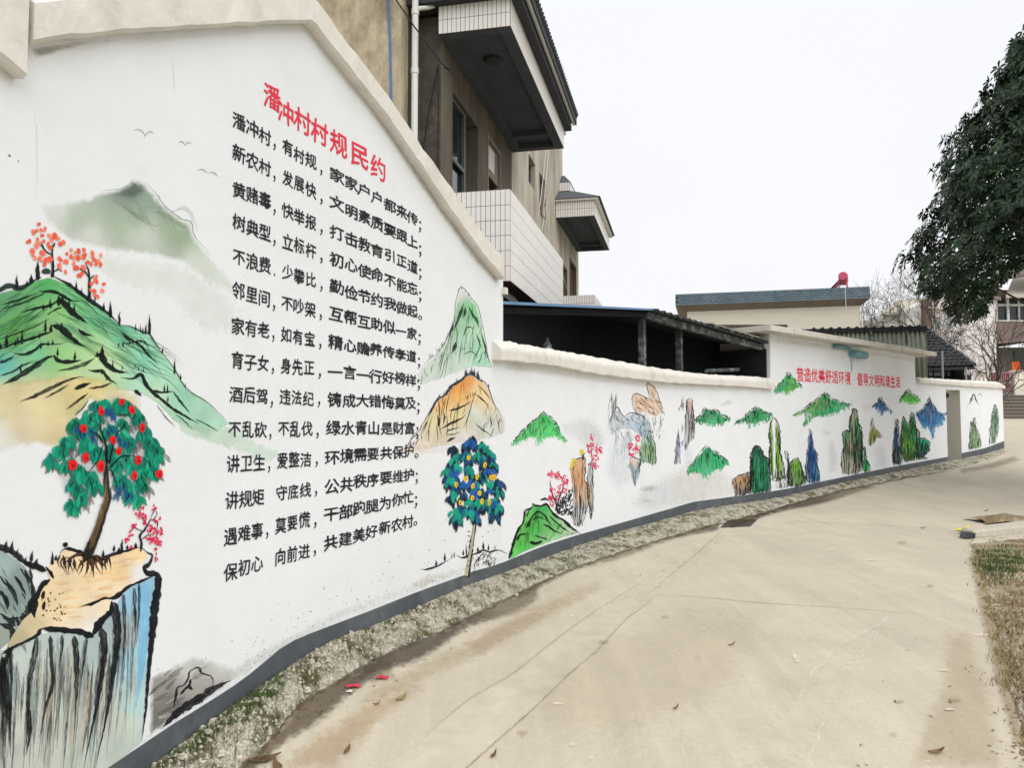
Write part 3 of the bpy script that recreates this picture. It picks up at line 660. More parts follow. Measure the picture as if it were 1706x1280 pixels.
# downpipe with sockets, clips and an elbow to the gutter
a = pt_on(S_C - .34, 695, -60); b = pt_on(S_C - .34, 687, 330); a[:2] = b[:2] = (a[:2] + b[:2]) / 2
dp = tag(MB().tube([b + [0, 0, -2.5], a + [0, 0, .6]], .042, 12).build('drain_pipe', M_PVC, None, origin=b + [0, 0, -2.5]), 'white plastic downpipe running up the house wall above the gable', 'pipe')
mb = MB(); z5 = pt_on(S_C - .34, 690, 118)[2]; z6 = pt_on(S_C - .34, 690, 20)[2]
for z in (z5, z6, z5 - 2.0): MB().tube([[a[0], a[1], z - .035], [a[0], a[1], z + .035]], .05, 12).build('pipe_collar', M_PVC, dp)
q0 = pt_on(S_C - .34, 693, 14); q1 = pt_on(S_C - .2, 715, 12); q2 = pt_on(S_C - .1, 731, 6)
q0[:2] = a[:2]; MB().tube([q0, q1, q2, q2 + np.array([.15, .05, .15])], .028, 10).build('side_branch', M_PVC, dp)
a = pt_on(S_C - .47, 645, -40); b = pt_on(S_C - .47, 652, 185)
tag(MB().tube([a + [0, 0, 1], a, (a + b) / 2 + [.01, 0, 0], b, b + [.02, 0, -.6]], .013, 8).build('water_hose', M_BLUE, origin=a), 'thin blue water pipe down the stained brown side wall', 'pipe')
a = pt_on(S_C - .52, 640, -30); b = pt_on(S_C - .36, 742, 112); mid = (a + b) / 2 + [0, 0, -.03]
mb = MB(); mb.tube([a, mid, b], .010, 6); mb.tube([b, b + [.05, 0, -.02], b + [.10, 0, -.10]], .016, 6)
c = pt_on(S_C - .05, 730, 108); d = pt_on(S_C - .05, 707, 235); mb.tube([c, (c + d) / 2 + [-.03, 0, -.1], d, d + [-.05, 0, -.5]], .008, 6)
mb.tube([c, c + [.01, -.02, -.6], c + [.0, 0, -1.6]], .008, 6)
tag(mb.build('power_cable', M_BLACK, origin=b), 'black cable sagging across the downpipe to the balcony corner', 'cable')

def tiles(mb, o, u, v, nrm, nu, nv, wu, wv, g=.007, th=.006, jit=.0):
    """nu x nv raised tiles from corner o along u and v"""
    for i in range(nu):
        for j in range(nv):
            a = o + u * (i * wu + g / 2) + v * (j * wv + g / 2); b = a + u * (wu - g); c = b + v * (wv - g); d = a + v * (wv - g); e = nrm * th
            k = len(mb.v); mb.v += [tuple(x) for x in (a, b, c, d, a + e, b + e, c + e, d + e)]
            mb.f += [(k + 4, k + 5, k + 6, k + 7), (k, k + 1, k + 5, k + 4), (k + 1, k + 2, k + 6, k + 5), (k + 2, k + 3, k + 7, k + 6), (k + 3, k, k + 4, k + 7)]
ZU = np.array([0, 0, 1.])
def tiled_box(name, parent, s0, s1, t0, t1, z0, z1, tw=.066, thh=.2, label=None, ends=(True, True)):
    """rendered box faced with upright tiles on the road side and both short sides"""
    core = MB().box(H, s0, s1, t0, t1, z0, z1).build(name, M_GROUT, parent)
    mb = MB(); nv = max(1, round((z1 - z0) / thh)); wv = (z1 - z0) / nv
    n = max(1, round((s1 - s0) / tw)); tiles(mb, H.p(s0, t0, z0), H.e, ZU, -H.n, n, nv, (s1 - s0) / n, wv)
    n = max(1, round((t1 - t0) / tw))
    tiles(mb, H.p(s0, t1, z0), -H.n, ZU, -H.e, n, nv, (t1 - t0) / n, wv)
    tiles(mb, H.p(s1, t0, z0), H.n, ZU, H.e, n, nv, (t1 - t0) / n, wv)
    o = mb.build('tile', M_TILE, core); o['kind'] = 'stuff'; return core
def balcony(s0, s1, z0, z1, nm):
    fl = MB().box(H, s0 + .01, s1 - .01, .12, T0 - .003, z0 + .002, z0 + .14).build('balcony_floor', M_SOFFIT, house)
    core = MB().box(H, s0, s1, 0, .12, z0, z1).box(H, s0, s0 + .12, .121, T0 - .003, z0, z1).box(H, s1 - .12, s1, .121, T0 - .003, z0, z1).build('parapet', M_GROUT, house)
    mb = MB(); nv = round((z1 - z0) / .2); wv = (z1 - z0) / nv; n = round((s1 - s0) / .066)
    tiles(mb, H.p(s0, 0, z0), H.e, ZU, -H.n, n, nv, (s1 - s0) / n, wv)
    n = round(T0 / .066); tiles(mb, H.p(s0, T0 - .01, z0), -H.n, ZU, -H.e, n, nv, (T0 - .01) / n, wv); tiles(mb, H.p(s1, 0, z0), H.n, ZU, H.e, n, nv, (T0 - .01) / n, wv)
    tiles(mb, H.p(s0, 0, z1), H.e, H.n, ZU, round((s1 - s0) / .066), 1, (s1 - s0) / round((s1 - s0) / .066), .12)
    tiles(mb, H.p(s0, .125, z1), H.e, H.n, ZU, 1, round(.84 / .066), .12, .84 / round(.84 / .066))
    o = mb.build('tile', M_TILE, core); o['kind'] = 'stuff'
balcony(0, 4.3, zp0, zp1, 'balcony')
S2 = hs(992, 0); S2e = hs(1017, 0)
balcony(S2, S2e, 3.6, 4.78, 'balcony')
def canopy(s0, s1, z0, z1, eave=True, gut=.0):
    core = MB()
    core.box(H, s0, s1, 0, .16, z0, z1).box(H, s0, s0 + .16, .161, T0 - .003, z0, z1).box(H, s1 - .16, s1, .161, T0 - .003, z0, z1).box(H, s0 + .161, s1 - .161, .161, T0 - .003, z0 + .1, z0 + .2)
    core.box(H, s0 + .161, s1 - .161, T0 - .16, T0 - .004, z0 + .002, z0 + .099).box(H, s1 - .75, s1 - .62, .162, T0 - .161, z0 + .003, z0 + .098)
    c = core.build('canopy_slab', M_SOFFIT, house)
    mb = MB(); nv = 2; wv = (z1 - z0) / nv; n = round((s1 - s0) / .066)
    tiles(mb, H.p(s0, 0, z0), H.e, ZU, -H.n, n, nv, (s1 - s0) / n, wv); n = round(T0 / .06)
    tiles(mb, H.p(s0, T0 - .01, z0), -H.n, ZU, -H.e, n, nv, (T0 - .01) / n, wv); tiles(mb, H.p(s1, 0, z0), H.n, ZU, H.e, n, nv, (T0 - .01) / n, wv)
    MB().box(H, s0, s1, -.003, -.001, z0, z1).box(H, s0 - .003, s0 - .001, 0, T0 - .01, z0, z1).build('tile_bedding', M_GROUT, c)
    o = mb.build('tile', M_TILE, c); o['kind'] = 'stuff'
    return c
c1 = canopy(0, 4.49, zc0, zc1)
MB().box(H, -.14, 4.62, -.13, T0 + 2.5, zc1 + .0, zc1 + .10).build('eave_board', M_ROOFD, house)
mb = MB(); mb.tube([H.p(-.25, -.17, zc1 + .14), H.p(4.65, -.17, zc1 + .14)], .035, 8); mb.tube([H.p(-.25, -.20, zc1 + .20), H.p(4.65, -.20, zc1 + .20)], .02, 8); mb.build('gutter', M_PVC, house)
mb = MB(); P = [H.p(-.3, -.22, zc1 + .11), H.p(4.66, -.22, zc1 + .11), H.p(4.66, 3, zc1 + 1.5), H.p(-.3, 3, zc1 + 1.5)]
mb.hexa(P + [p_ + np.array([0, 0, .17]) for p_ in P]); rf = mb.build('roof', M_ROOFD, house)
mb = MB()     # roof tile noses along the eave
for i in range(44):
    s = -.3 + i * .1125; mb.tube([H.p(s + .05, -.245, zc1 + .27), H.p(s + .05, .5, zc1 + .58)], .045, 6)
mb.build('roof_tile', M_ROOFD, rf)['kind'] = 'stuff'
a = H.p(2.1, -.15, zc1 + .33); mb = MB(); r2 = random.Random(5)
for i in range(18): q = H.p(1.3 + r2.uniform(-.3, 1.6), -.2, zc1 + .3); mb.tube([q, q + np.array([r2.uniform(.0, .03), 0, r2.uniform(.03, .06)]), q + np.array([r2.uniform(.01, .05), 0, r2.uniform(.05, .09)])], .004, 4)
tag(mb.build('roof_weed', M_BARK, origin=a), 'dry weeds growing on the edge of the dark balcony roof', 'weed', kind='stuff')
# recessed soffit lamp
a = H.p(1.0, .48, zc0 + .1); mb = MB(); mb.lathe(a + [0, 0, -.07], [(.09, 0), (.13, .03), (.13, .07)], 8); tag(mb.build('ceiling_lamp', M_ROOFD, origin=a), 'small dark octagonal lamp on the soffit of the upper balcony', 'lamp')
# windows and doors
def frame_rect(mb, s0, s1, z0, z1, t, wd=.05, dp=.05):
    mb.box(H, s0, s0 + wd, t, t + dp, z0, z1); mb.box(H, s1 - wd, s1, t, t + dp, z0, z1); mb.box(H, s0 + wd, s1 - wd, t, t + dp, z0, z0 + wd); mb.box(H, s0 + wd, s1 - wd, t, t + dp, z1 - wd, z1)
def window(h, t, mull=(.5,), trans=(), fm=M_DFRAME, lab=None, parent=house):
    s0, s1, z0, z1 = h; mb = MB(); frame_rect(mb, s0, s1, z0, z1, t)
    for m_ in mull: s = s0 + (s1 - s0) * m_; mb.box(H, s - .025, s + .025, t - .003, t + .045, z0 + .05, z1 - .05)
    for m_ in trans: z = z0 + (z1 - z0) * m_; mb.box(H, s0 + .05, s1 - .05, t - .006, t + .04, z - .03, z + .03)
    w_ = mb.build('window', fm, parent); MB().box(H, s0 + .04, s1 - .04, t + .052, t + .06, z0 + .04, z1 - .04).build('pane', M_GLASS, w_)
    if lab: w_['label'] = lab
    return w_
window((w1[0], w1[0] + (w1[1] - w1[0]) * .62, w1[2], w1[3]), T0 + .05, (.93,), (.5,))
MB().box(H, w1[0] + (w1[1] - w1[0]) * .62, w1[1], T0 + .2, T0 + .21, w1[2], w1[3]).build('window', M_GLASS, house)
dr = MB(); frame_rect(dr, d1[0], d1[1], d1[2], d1[3], T0 - .02, .06, .1); dr.box(H, d1[0] + .06, d1[1] - .06, T0 + .02, T0 + .06, d1[3] - .62, d1[3] - .57)
dr = dr.build('door_frame', M_BROWNWALL, house); MB().box(H, d1[0] + .06, d1[1] - .06, T0 + .03, T0 + .05, d1[3] - .56, d1[3] - .06).build('transom_panel', M_BROWNWALL, dr)
MB().box(H, d1[0] + .14, d1[1] - .35, T0 + .018, T0 + .028, d1[3] - .50, d1[3] - .12).build('notice', M_LITTERW, dr)
MB().box(H, d1[0] + .06, d1[1] - .06, T0 + .16, T0 + .2, d1[2], d1[3] - .64).build('door_leaf', M_GRIME, house)
window(sw1, T0 + .1, (.5,), ()); window(sw2, T0 + .1, (.5,), ())
mb = MB(); s0, s1, z0, z1 = sw2; mb.box(H, s0 + .1, s1 - .08, T0 - .03, T0 - .01, z0 - .25, z0 + .22); tag(mb.build('hanging_cloth', M_BRICK, origin=H.p(s0, T0, z0)), 'brownish red cloth hanging below a narrow upper window', 'cloth')
for h in (d2, d3):
    mb = MB(); frame_rect(mb, h[0], h[1], h[2], h[3], T0 - .01, .07, .12); mb.build('door_frame', M_BRICK, house); MB().box(H, h[0] + .07, h[1] - .07, T0 + .14, T0 + .17, h[2], h[3] - .05).build('door_leaf', M_GLASS, house)
# far canopy with its shingled roof
zq0, zq1 = hz(992, 359, 0), hz(992, 333, 0)
canopy(S2, S2e, zq0, zq1)
MB().box(H, S2 - .08, S2e + .08, -.10, T0 - .003, zq1 + .002, zq1 + .05).build('eave_board', M_TILE, house)
mb = MB(); a, b, c, d = S2 - .12, S2e + .12, -.16, T0 + .6; z = zq1 + .055
mb.hexa([H.p(a, c, z), H.p(b, c, z), H.p(b, d, z), H.p(a, d, z), H.p(a + .55, c + .75, z + .34), H.p(b - .55, c + .75, z + .34), H.p(b - .55, d, z + .34), H.p(a + .55, d, z + .34)]); mb.build('roof', M_SHINGLE, house)
sa, sb = hs(933, T0), S_T + .02
core = MB().box(H, sa, sb + .5, T0 - .28, T0 - .003, 7.62, 7.84).build('corner_cornice', M_GROUT, house); mb = MB()
tiles(mb, H.p(sa, T0 - .28, 7.62), H.e, ZU, -H.n, 12, 1, (sb + .5 - sa) / 12, .22); tiles(mb, H.p(sa, T0 - .003, 7.62), -H.n, ZU, -H.e, 4, 1, .069, .22); mb.build('tile', M_TILE, core)['kind'] = 'stuff'
mb = MB(); q = (sa + sb) / 2 + .2; mb.hexa([H.p(sa, T0 - .3, 7.845), H.p(sb + .5, T0 - .3, 7.845), H.p(sb + .5, T0, 7.845), H.p(sa, T0, 7.845), H.p(q - .1, T0 - .08, 8.15), H.p(q + .1, T0 - .08, 8.15), H.p(q + .1, T0, 8.15), H.p(q - .1, T0, 8.15)]); mb.build('cornice_roof', M_SHINGLE, house)
# conduits and a wire down the far facade
mb = MB(); 
for (p0, p1) in (((915, 248), (905, 360)), ((911, 248), (900, 345)), ((909, 345), (904, 383)), ((930, 430), (952, 500))):
    a = H.p(hs(p0[0], T0 - .04), T0 - .04, hz(p0[0], p0[1], T0 - .04)); b = H.p(hs(p1[0], T0 - .04), T0 - .04, hz(p1[0], p1[1], T0 - .04)); mb.tube([a, (a + b) / 2 + [0, 0, -.03], b], .008, 6)
tag(mb.build('facade_wire', M_PVC, origin=H.p(7, T0, 6)), 'pale slack wires strung down the upper facade past the small windows', 'wire')
# lower storey under the balcony is plain; dark awning scrap beside the gable end
mb = MB(); pts = [H.p(-.12 + .0, .35 - .3 * math.cos(a_), 3.18 + .26 * math.sin(a_)) for a_ in np.linspace(0, math.pi / 2, 7)]
V = [p_ for p_ in pts] + [p_ + H.e * .9 for p_ in pts]; Fc = [(i, i + 1, 7 + i + 1, 7 + i) for i in range(6)]
tag(mesh_obj('awning', V, Fc, M_CAB, origin=pts[0]), 'curved dark awning tucked under the lower balcony', 'awning')

# ------------------------------------------------------------------ open shed behind the courtyard wall
shed = thing('open_shed', 'dark open-sided lean-to shed with a corrugated roof behind the courtyard wall', 'shed', (1.5, 12.6, 0))
PA, PB, PC = at(832, 507, 9.25), at(1085, 517.5, 13.15), at(1284, 575, 16.6)
bk = np.array([-.813, .582, 0])
def rp(p, d, dz=0): return p + bk * d + np.array([0, 0, dz])
PA2 = PA + (PA - PB) * .02
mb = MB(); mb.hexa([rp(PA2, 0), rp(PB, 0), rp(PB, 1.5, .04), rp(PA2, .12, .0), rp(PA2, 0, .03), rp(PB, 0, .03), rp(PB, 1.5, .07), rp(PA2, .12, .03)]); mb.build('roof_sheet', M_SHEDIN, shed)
d = PB - PA2; u = d / np.linalg.norm(d); nq = np.cross(u, ZU); nq = nq / np.linalg.norm(nq)
mb = MB(); mb.hexa([PA2 + nq * .03 + ZU * .0, PB + nq * .03 + ZU * .0, PB + nq * .002 + ZU * .0, PA2 + nq * .002 + ZU * .0, PA2 + nq * .03 + ZU * .035, PB + nq * .03 + ZU * .03, PB + nq * .002 + ZU * .03, PA2 + nq * .002 + ZU * .035]); mb.build('blue_fascia', M_BLUESTEEL, shed)
# corrugated slope B..C : ridges run back from the eave
nr = 22; mb = MB(); V = []; nseg = nr * 6
for k_ in range(2):
    for i in range(nseg + 1):
        f = i / nseg; c = PB * (1 - f) + PC * f; z = .035 * max(0, math.sin(f * nr * 2 * math.pi)) ** .6 if math.sin(f * nr * 2 * math.pi) > 0 else 0
        V.append(rp(c, -.1 if k_ == 0 else 1.5 - .2 * f, z + (.0 if k_ == 0 else .12)))
n1 = nseg + 1; Fc = [(i, i + 1, n1 + i + 1, n1 + i) for i in range(nseg)]
V2 = [np.array(v) - ZU * .02 for v in V]; Fc += [(i + 2 * n1, i + 2 * n1 + n1, i + 1 + 3 * n1, i + 1 + 2 * n1) for i in range(nseg)] + [(i, 2 * n1 + i, 2 * n1 + i + 1, i + 1) for i in range(nseg)]
mesh_obj('corrugated_sheet', V + V2, Fc, M_SHEET, shed)
# broken pale sheet ends lying on the edge
for f in (.40, .47, .53, .60, .66, .72, .78, .86):
    c = PB * (1 - f) + PC * f; c2 = PB * (1 - f - .045) + PC * (f + .045)
    MB().hexa([rp(c, -.14, .035), rp(c2, -.14, .03), rp(c2, .2, .06), rp(c, .2, .06), rp(c, -.14, .055), rp(c2, -.14, .05), rp(c2, .2, .08), rp(c, .2, .08)]).build('sheet_end', M_SHEETE, shed)
mb = MB(); a = rp(PB, .05, -.14); b = rp(PC, .0, -.16)
mb.hexa([a, b, rp(b, .1), rp(a, .1), a + ZU * .12, b + ZU * .12, rp(b, .1, .12), rp(a, .1, .12)]); mb.build('eave_beam', M_SHEDPOST, shed)
a = rp(PA2, .1, -.1); b = rp(PB, .1, -.1); mb = MB(); mb.hexa([a, b, rp(b, .08), rp(a, .08), a + ZU * .08, b + ZU * .08, rp(b, .08, .08), rp(a, .08, .08)]); mb.build('front_beam', M_SHEDIN, shed)
def wpos(px, off): return wall([px], [707], off)[0][:2]
for px, off, zt_, ln in ((1071, -.42, 3.42, 'pale scuffed'), (1133, -.42, 3.36, 'grey'), (1258, -.45, 3.2, 'end')):
    q = wpos(px, off); pf = Frame(q, NODES[5] - NODES[4]); o = MB().box(pf, -.055, .055, -.05, .05, -.05, zt_).build('post', M_SHEDPOST, shed)
# near-black back and side walls added to put the shade inside into colour
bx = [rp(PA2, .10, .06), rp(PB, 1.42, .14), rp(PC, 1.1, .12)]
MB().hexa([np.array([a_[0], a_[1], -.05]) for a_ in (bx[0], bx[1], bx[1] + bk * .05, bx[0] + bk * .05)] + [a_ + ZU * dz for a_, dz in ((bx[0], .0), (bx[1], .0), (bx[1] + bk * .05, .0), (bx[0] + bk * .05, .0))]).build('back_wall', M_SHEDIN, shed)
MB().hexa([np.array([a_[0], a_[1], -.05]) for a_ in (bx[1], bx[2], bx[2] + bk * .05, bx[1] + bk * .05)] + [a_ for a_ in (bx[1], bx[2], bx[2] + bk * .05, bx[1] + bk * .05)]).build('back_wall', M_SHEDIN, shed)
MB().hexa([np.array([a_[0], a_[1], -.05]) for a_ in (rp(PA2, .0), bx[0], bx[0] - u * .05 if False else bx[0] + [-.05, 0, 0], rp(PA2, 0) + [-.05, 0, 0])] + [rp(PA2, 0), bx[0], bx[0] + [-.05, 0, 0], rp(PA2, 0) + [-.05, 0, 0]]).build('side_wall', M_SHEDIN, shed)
q = PC + bk * 1.35; q2 = H.p(9.3, T0, 0)
a = rp(PC, .15) + (PC - PB) / np.linalg.norm(PC - PB) * -.15
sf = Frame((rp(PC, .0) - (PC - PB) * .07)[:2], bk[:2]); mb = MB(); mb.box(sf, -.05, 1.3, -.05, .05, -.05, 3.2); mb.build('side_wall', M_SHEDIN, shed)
mb = MB(); a = at(1215, 621, 15.2); b = at(1228 + 0, 616, 15.6); c = at(1236, 616, 16.0)
tag(MB().tube([at(1176, 618, 14.4), at(1230, 616, 15.3)], .035, 8).build('timber_pole', M_SHEDPOST, origin=at(1176, 618, 14.4)), 'grey timber pole lying across inside the dark shed', 'pole')
a = wpos(912, -.17); zt_ = zwall(CT, np.array([912.]), 0)[0]
mb = MB(); mb.lathe((a[0], a[1], zt_ - .03), [(.055, 0), (.06, .02), (.06, .10), (.03, .14), (.02, .15), (.02, .19), (.028, .2)], 12)
tag(mb.build('bottle', M_SHEDPOST, origin=(a[0], a[1], zt_)), 'dark bottle standing on the courtyard wall coping in front of the shed', 'bottle')

# ------------------------------------------------------------------ beige house with the slate band, farther back
bl, br = at(1125, 490, 34.0), at(1450, 476, 32.0)
bh = Frame(bl[:2], (br - bl)[:2]); BLN = float(np.linalg.norm((br - bl)[:2])); zbt = (bl[2] + br[2]) / 2; zbb = at(1125, 509, 34)[2]
beige = thing('beige_flat_roofed_house', 'beige flat-roofed house with a blue-grey slate parapet band behind the white outbuilding', 'building', bh.p(BLN / 2, 2, 2))
i0 = BLN * 20 / 325; i1 = BLN * (1 - 14 / 325)
MB().box(bh, i0, i1, .42, 7, 1.0, zbb - .24).build('wall', M_BEIGE, beige)
P = [bh.p(i0, .42, zbb - .24), bh.p(i1, .42, zbb - .24), bh.p(i1, 7, zbb - .24), bh.p(i0, 7, zbb - .24), bh.p(0, 0, zbb), bh.p(BLN, 0, zbb), bh.p(BLN, 7.4, zbb), bh.p(0, 7.4, zbb)]
MB().hexa(P).build('cornice_soffit', M_BEIGED, beige)
core = MB().hexa([bh.p(0, 0, zbb + .002), bh.p(BLN, 0, zbb + .002), bh.p(BLN, .3, zbb), bh.p(0, .3, zbb), bh.p(0, .14, zbt), bh.p(BLN, .14, zbt), bh.p(BLN, .3, zbt), bh.p(0, .3, zbt)]).box(bh, 0, .3, .302, 7.4, zbb + .002, zbt).box(bh, BLN - .3, BLN, .302, 7.4, zbb + .002, zbt).build('slate_band', M_ROOFD, beige)
mb = MB(); ns = 5; hh = (zbt - zbb) / ns; nt_ = 34
for j in range(ns):
    for i in range(nt_):
        s0 = BLN * (i + (.5 if j % 2 else 0)) / nt_; s1 = min(BLN, s0 + BLN / nt_ - .012); t0 = .14 * j / ns - .012; z = zbb + j * hh; dz = rnd.uniform(-.004, .004)
        P = [bh.p(s0, t0 - .012, z + dz), bh.p(s1, t0 - .012, z + dz), bh.p(s1, t0 + .05, z + dz), bh.p(s0, t0 + .05, z + dz), bh.p(s0, t0 + .01, z + hh - .02), bh.p(s1, t0 + .01, z + hh - .02), bh.p(s1, t0 + .06, z + hh - .02), bh.p(s0, t0 + .06, z + hh - .02)]
        mb.hexa(P)
mb.build('slate_tile', M_BTILE, core)['kind'] = 'stuff'
# solar water heater on its roof
c = at(1404.5, 460, 33.5); heater = thing('solar_water_heater', 'pink solar water heater tank on its stand on the slate-banded roof', 'water heater', c + [0, 0, -.5])
ax = np.array([.41, .91, 0]); MB().tube([c - ax * .05, c + ax * .02, c + ax * 1.3, c + ax * 1.36], [.17, .2, .2, .17], 20).build('tank', M_PINK, heater)
mb = MB()
for o_ in (.1, 1.2): mb.tube([c + ax * o_ + bh.e * .12 + ZU * -.12, c + ax * o_ + bh.e * .2 + ZU * -.7], .03, 6); mb.tube([c + ax * o_ - bh.e * .1 + ZU * -.15, c + ax * o_ - bh.e * .45 + ZU * -.6], .03, 6); mb.tube([c + ax * o_ - bh.e * .45 + ZU * -.55, c + ax * o_ + bh.e * .2 + ZU * -.55], .02, 6)
mb.build('stand', M_PINK, heater)
mb = MB()
for k_ in range(8): q = c + ax * (.12 + k_ * .15); mb.tube([q - bh.e * .12 + ZU * -.1, q - bh.e * .62 + ZU * -.62], .024, 6)
mb.build('vacuum_tube', M_GLASS, heater)['kind'] = 'stuff'
q = bh.p(i1 - .02, .40, 1.4); dp2 = tag(MB().tube([bh.p(i1 + .06, .38, 1.5), bh.p(i1 + .06, .38, zbb - .5)], .04, 8).build('drain_pipe', M_PVC, origin=bh.p(i1 + .06, .38, 1.5)), 'white drainpipe at the right corner of the beige house', 'pipe')
q = at(1408, 478, 32.1); tag(MB().tube([q, q + [0, -.05, -1.0]], .012, 5).build('overflow_hose', M_PVC, origin=q), 'thin pale hose hanging over the slate band below the pink tank', 'hose')

# low back wall / dark window piece between shed roof and outbuilding
a = at(1172, 541, 20.5); b = at(1250, 541, 20.5); MBb = MB(); ff = Frame(a[:2], (b - a)[:2]); ln = float(np.linalg.norm((b - a)[:2]))
tag(MBb.box(ff, 0, ln + 1, 0, .1, 1.0, a[2]).build('lean_to_wall', M_GRIME, origin=ff.p(0, 0, 1)), 'dark weathered wall strip between the shed roof and the slab-roofed outbuilding', 'wall')

# ------------------------------------------------------------------ corrugated sheet roof behind the slab
a = at(1338, 547, 24.0); b = at(1541, 543.5, 23.2); cs = thing('corrugated_lean_to', 'grey-green corrugated sheet screen with a dark scalloped ridge behind the outbuilding', 'shed', (a + b) / 2 - [0, 0, 1.5])
cf = Frame(a[:2], (b - a)[:2]); ln = float(np.linalg.norm((b - a)[:2])); zt_ = (a[2] + b[2]) / 2; nr = 27; V = []
for r_i, (t, z) in enumerate(((0, zt_ - .14), (-.18, zt_ - 1.9))):
    for i in range(nr * 6 + 1): V.append(cf.p(ln * i / (nr * 6), t - .035 * math.sin(i / 6 * 2 * math.pi), z))
n1 = nr * 6 + 1; o = mesh_obj('corrugated_panel', V, [(i, i + 1, n1 + i + 1, n1 + i) for i in range(n1 - 1)], M_FIBRE, cs, smooth=True); sm = o.modifiers.new('solidify', 'SOLIDIFY'); sm.thickness = .01
MB().box(cf, -.05, ln + .05, -.07, .12, zt_ - .16, zt_ - .02).build('ridge_board', M_CAB, cs)
for i in range(13):
    q = cf.p(.3 + i * (ln - .5) / 12, -.03, zt_ - .03); MB().tube([q - cf.n * .12, q + cf.n * .3], .05, 8).build('ridge_cap', M_CAB, cs)
for px in (1392, 1450, 1507): q = cf.p(ln * (px - 1340) / 200, -.2, 0); MB().box(Frame(q[:2], cf.e[:2]), -.03, .03, -.06, 0.02, 1.0, zt_ - .16).build('batten', M_SHEDPOST, cs)

# ------------------------------------------------------------------ dark tiled roof and what stands under it
tr = thing('dark_tiled_shed', 'low shed with a steep dark clay tile roof right of the corrugated screen', 'shed', at(1570, 620, 29) - [0, 0, 1])
q00 = at(1524, 547, 31.5); q10 = at(1543, 547, 31.0); q11 = at(1624, 610, 27.5); q01 = at(1524, 613, 27.5)
mb = MB(); rows = 13
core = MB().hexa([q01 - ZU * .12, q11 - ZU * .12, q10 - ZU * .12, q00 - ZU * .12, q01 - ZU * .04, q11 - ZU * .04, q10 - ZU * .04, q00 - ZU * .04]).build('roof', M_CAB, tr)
for j in range(rows):
    f0, f1 = j / rows, (j + 1.25) / rows; L0 = q00 * (1 - f0) + q01 * f0; R0 = q10 * (1 - f0) + q11 * f0; L1 = q00 * (1 - min(f1, 1)) + q01 * min(f1, 1); R1 = q10 * (1 - min(f1, 1)) + q11 * min(f1, 1)
    nt2 = max(1, int(round(np.linalg.norm(R1 - L1) / .2)))
    for i in range(nt2):
        a0, a1 = i / nt2, (i + .9) / nt2; dz = rnd.uniform(0, .03)
        c0 = L0 + (R0 - L0) * a0; c1 = L0 + (R0 - L0) * a1; e0 = L1 + (R1 - L1) * a0; e1 = L1 + (R1 - L1) * a1
        m0_ = (c0 + c1) / 2 + ZU * .03; m1_ = (e0 + e1) / 2 + ZU * (.09 + dz); up = ZU * (.05 + dz)
        mb.add([c0, m0_, c1, e0 + up, m1_, e1 + up, e0 + up - ZU * .04, m1_ - ZU * .04, e1 + up - ZU * .04], [(0, 1, 4, 3), (1, 2, 5, 4), (3, 4, 7, 6), (4, 5, 8, 7)])
mb.build('roof_tile', M_DARKTILE, core)['kind'] = 'stuff'
mb = MB(); mb.tube([q10 + ZU * .05, (q10 + q11) / 2 + ZU * .02, q11 + ZU * .05], .07, 6); mb.build('verge_board', M_SHEDPOST, core)
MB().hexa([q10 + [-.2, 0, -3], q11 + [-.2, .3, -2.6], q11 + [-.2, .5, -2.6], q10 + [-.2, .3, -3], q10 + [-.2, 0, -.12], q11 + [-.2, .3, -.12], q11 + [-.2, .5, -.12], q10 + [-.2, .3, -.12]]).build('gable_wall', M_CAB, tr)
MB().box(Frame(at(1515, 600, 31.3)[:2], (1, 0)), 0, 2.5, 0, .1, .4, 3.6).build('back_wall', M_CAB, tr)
for px, g in ((1569.5, 0), (1609, 1)):
    a = at(px, 585 if not g else 612, 27.2); a2 = np.array([a[0], a[1], zg(a[1])]); o = MB().tube([a2, a], .035 if not g else .03, 8).build('post', M_METAL, tr)
cab = thing('parked_truck', 'dark truck cab with pale rear windows parked under the tiled shed roof', 'truck', np.append(at(1566, 640, 28.8)[:2], zg(28.8)))
c0 = at(1545, 634, 28.6); c1 = at(1588, 634, 28.6); cff = Frame(c0[:2], (c1 - c0)[:2]); lc = float(np.linalg.norm((c1 - c0)[:2])); ztc = at(1560, 615.5, 28.6)[2]; zb_ = zg(28.8)
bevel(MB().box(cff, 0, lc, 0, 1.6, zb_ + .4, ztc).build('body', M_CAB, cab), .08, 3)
for (x0, x1) in ((1548, 1554.5), (1556, 1576), (1578, 1584.5)):
    s0 = (x0 - 1545) / 43 * lc; s1 = (x1 - 1545) / 43 * lc; bevel(MB().box(cff, s0, s1, -.02, .05, at(1560, 627, 28.6)[2], at(1560, 618, 28.6)[2]).build('window', M_GLASSP, cab), .05, 2)
for s in (.12, lc - .12):
    q = cff.p(s, .8, zb_ + .38); MB().tube([q - cff.e * .1, q + cff.e * .1], .38, 16).build('wheel', M_BLACK, cab)

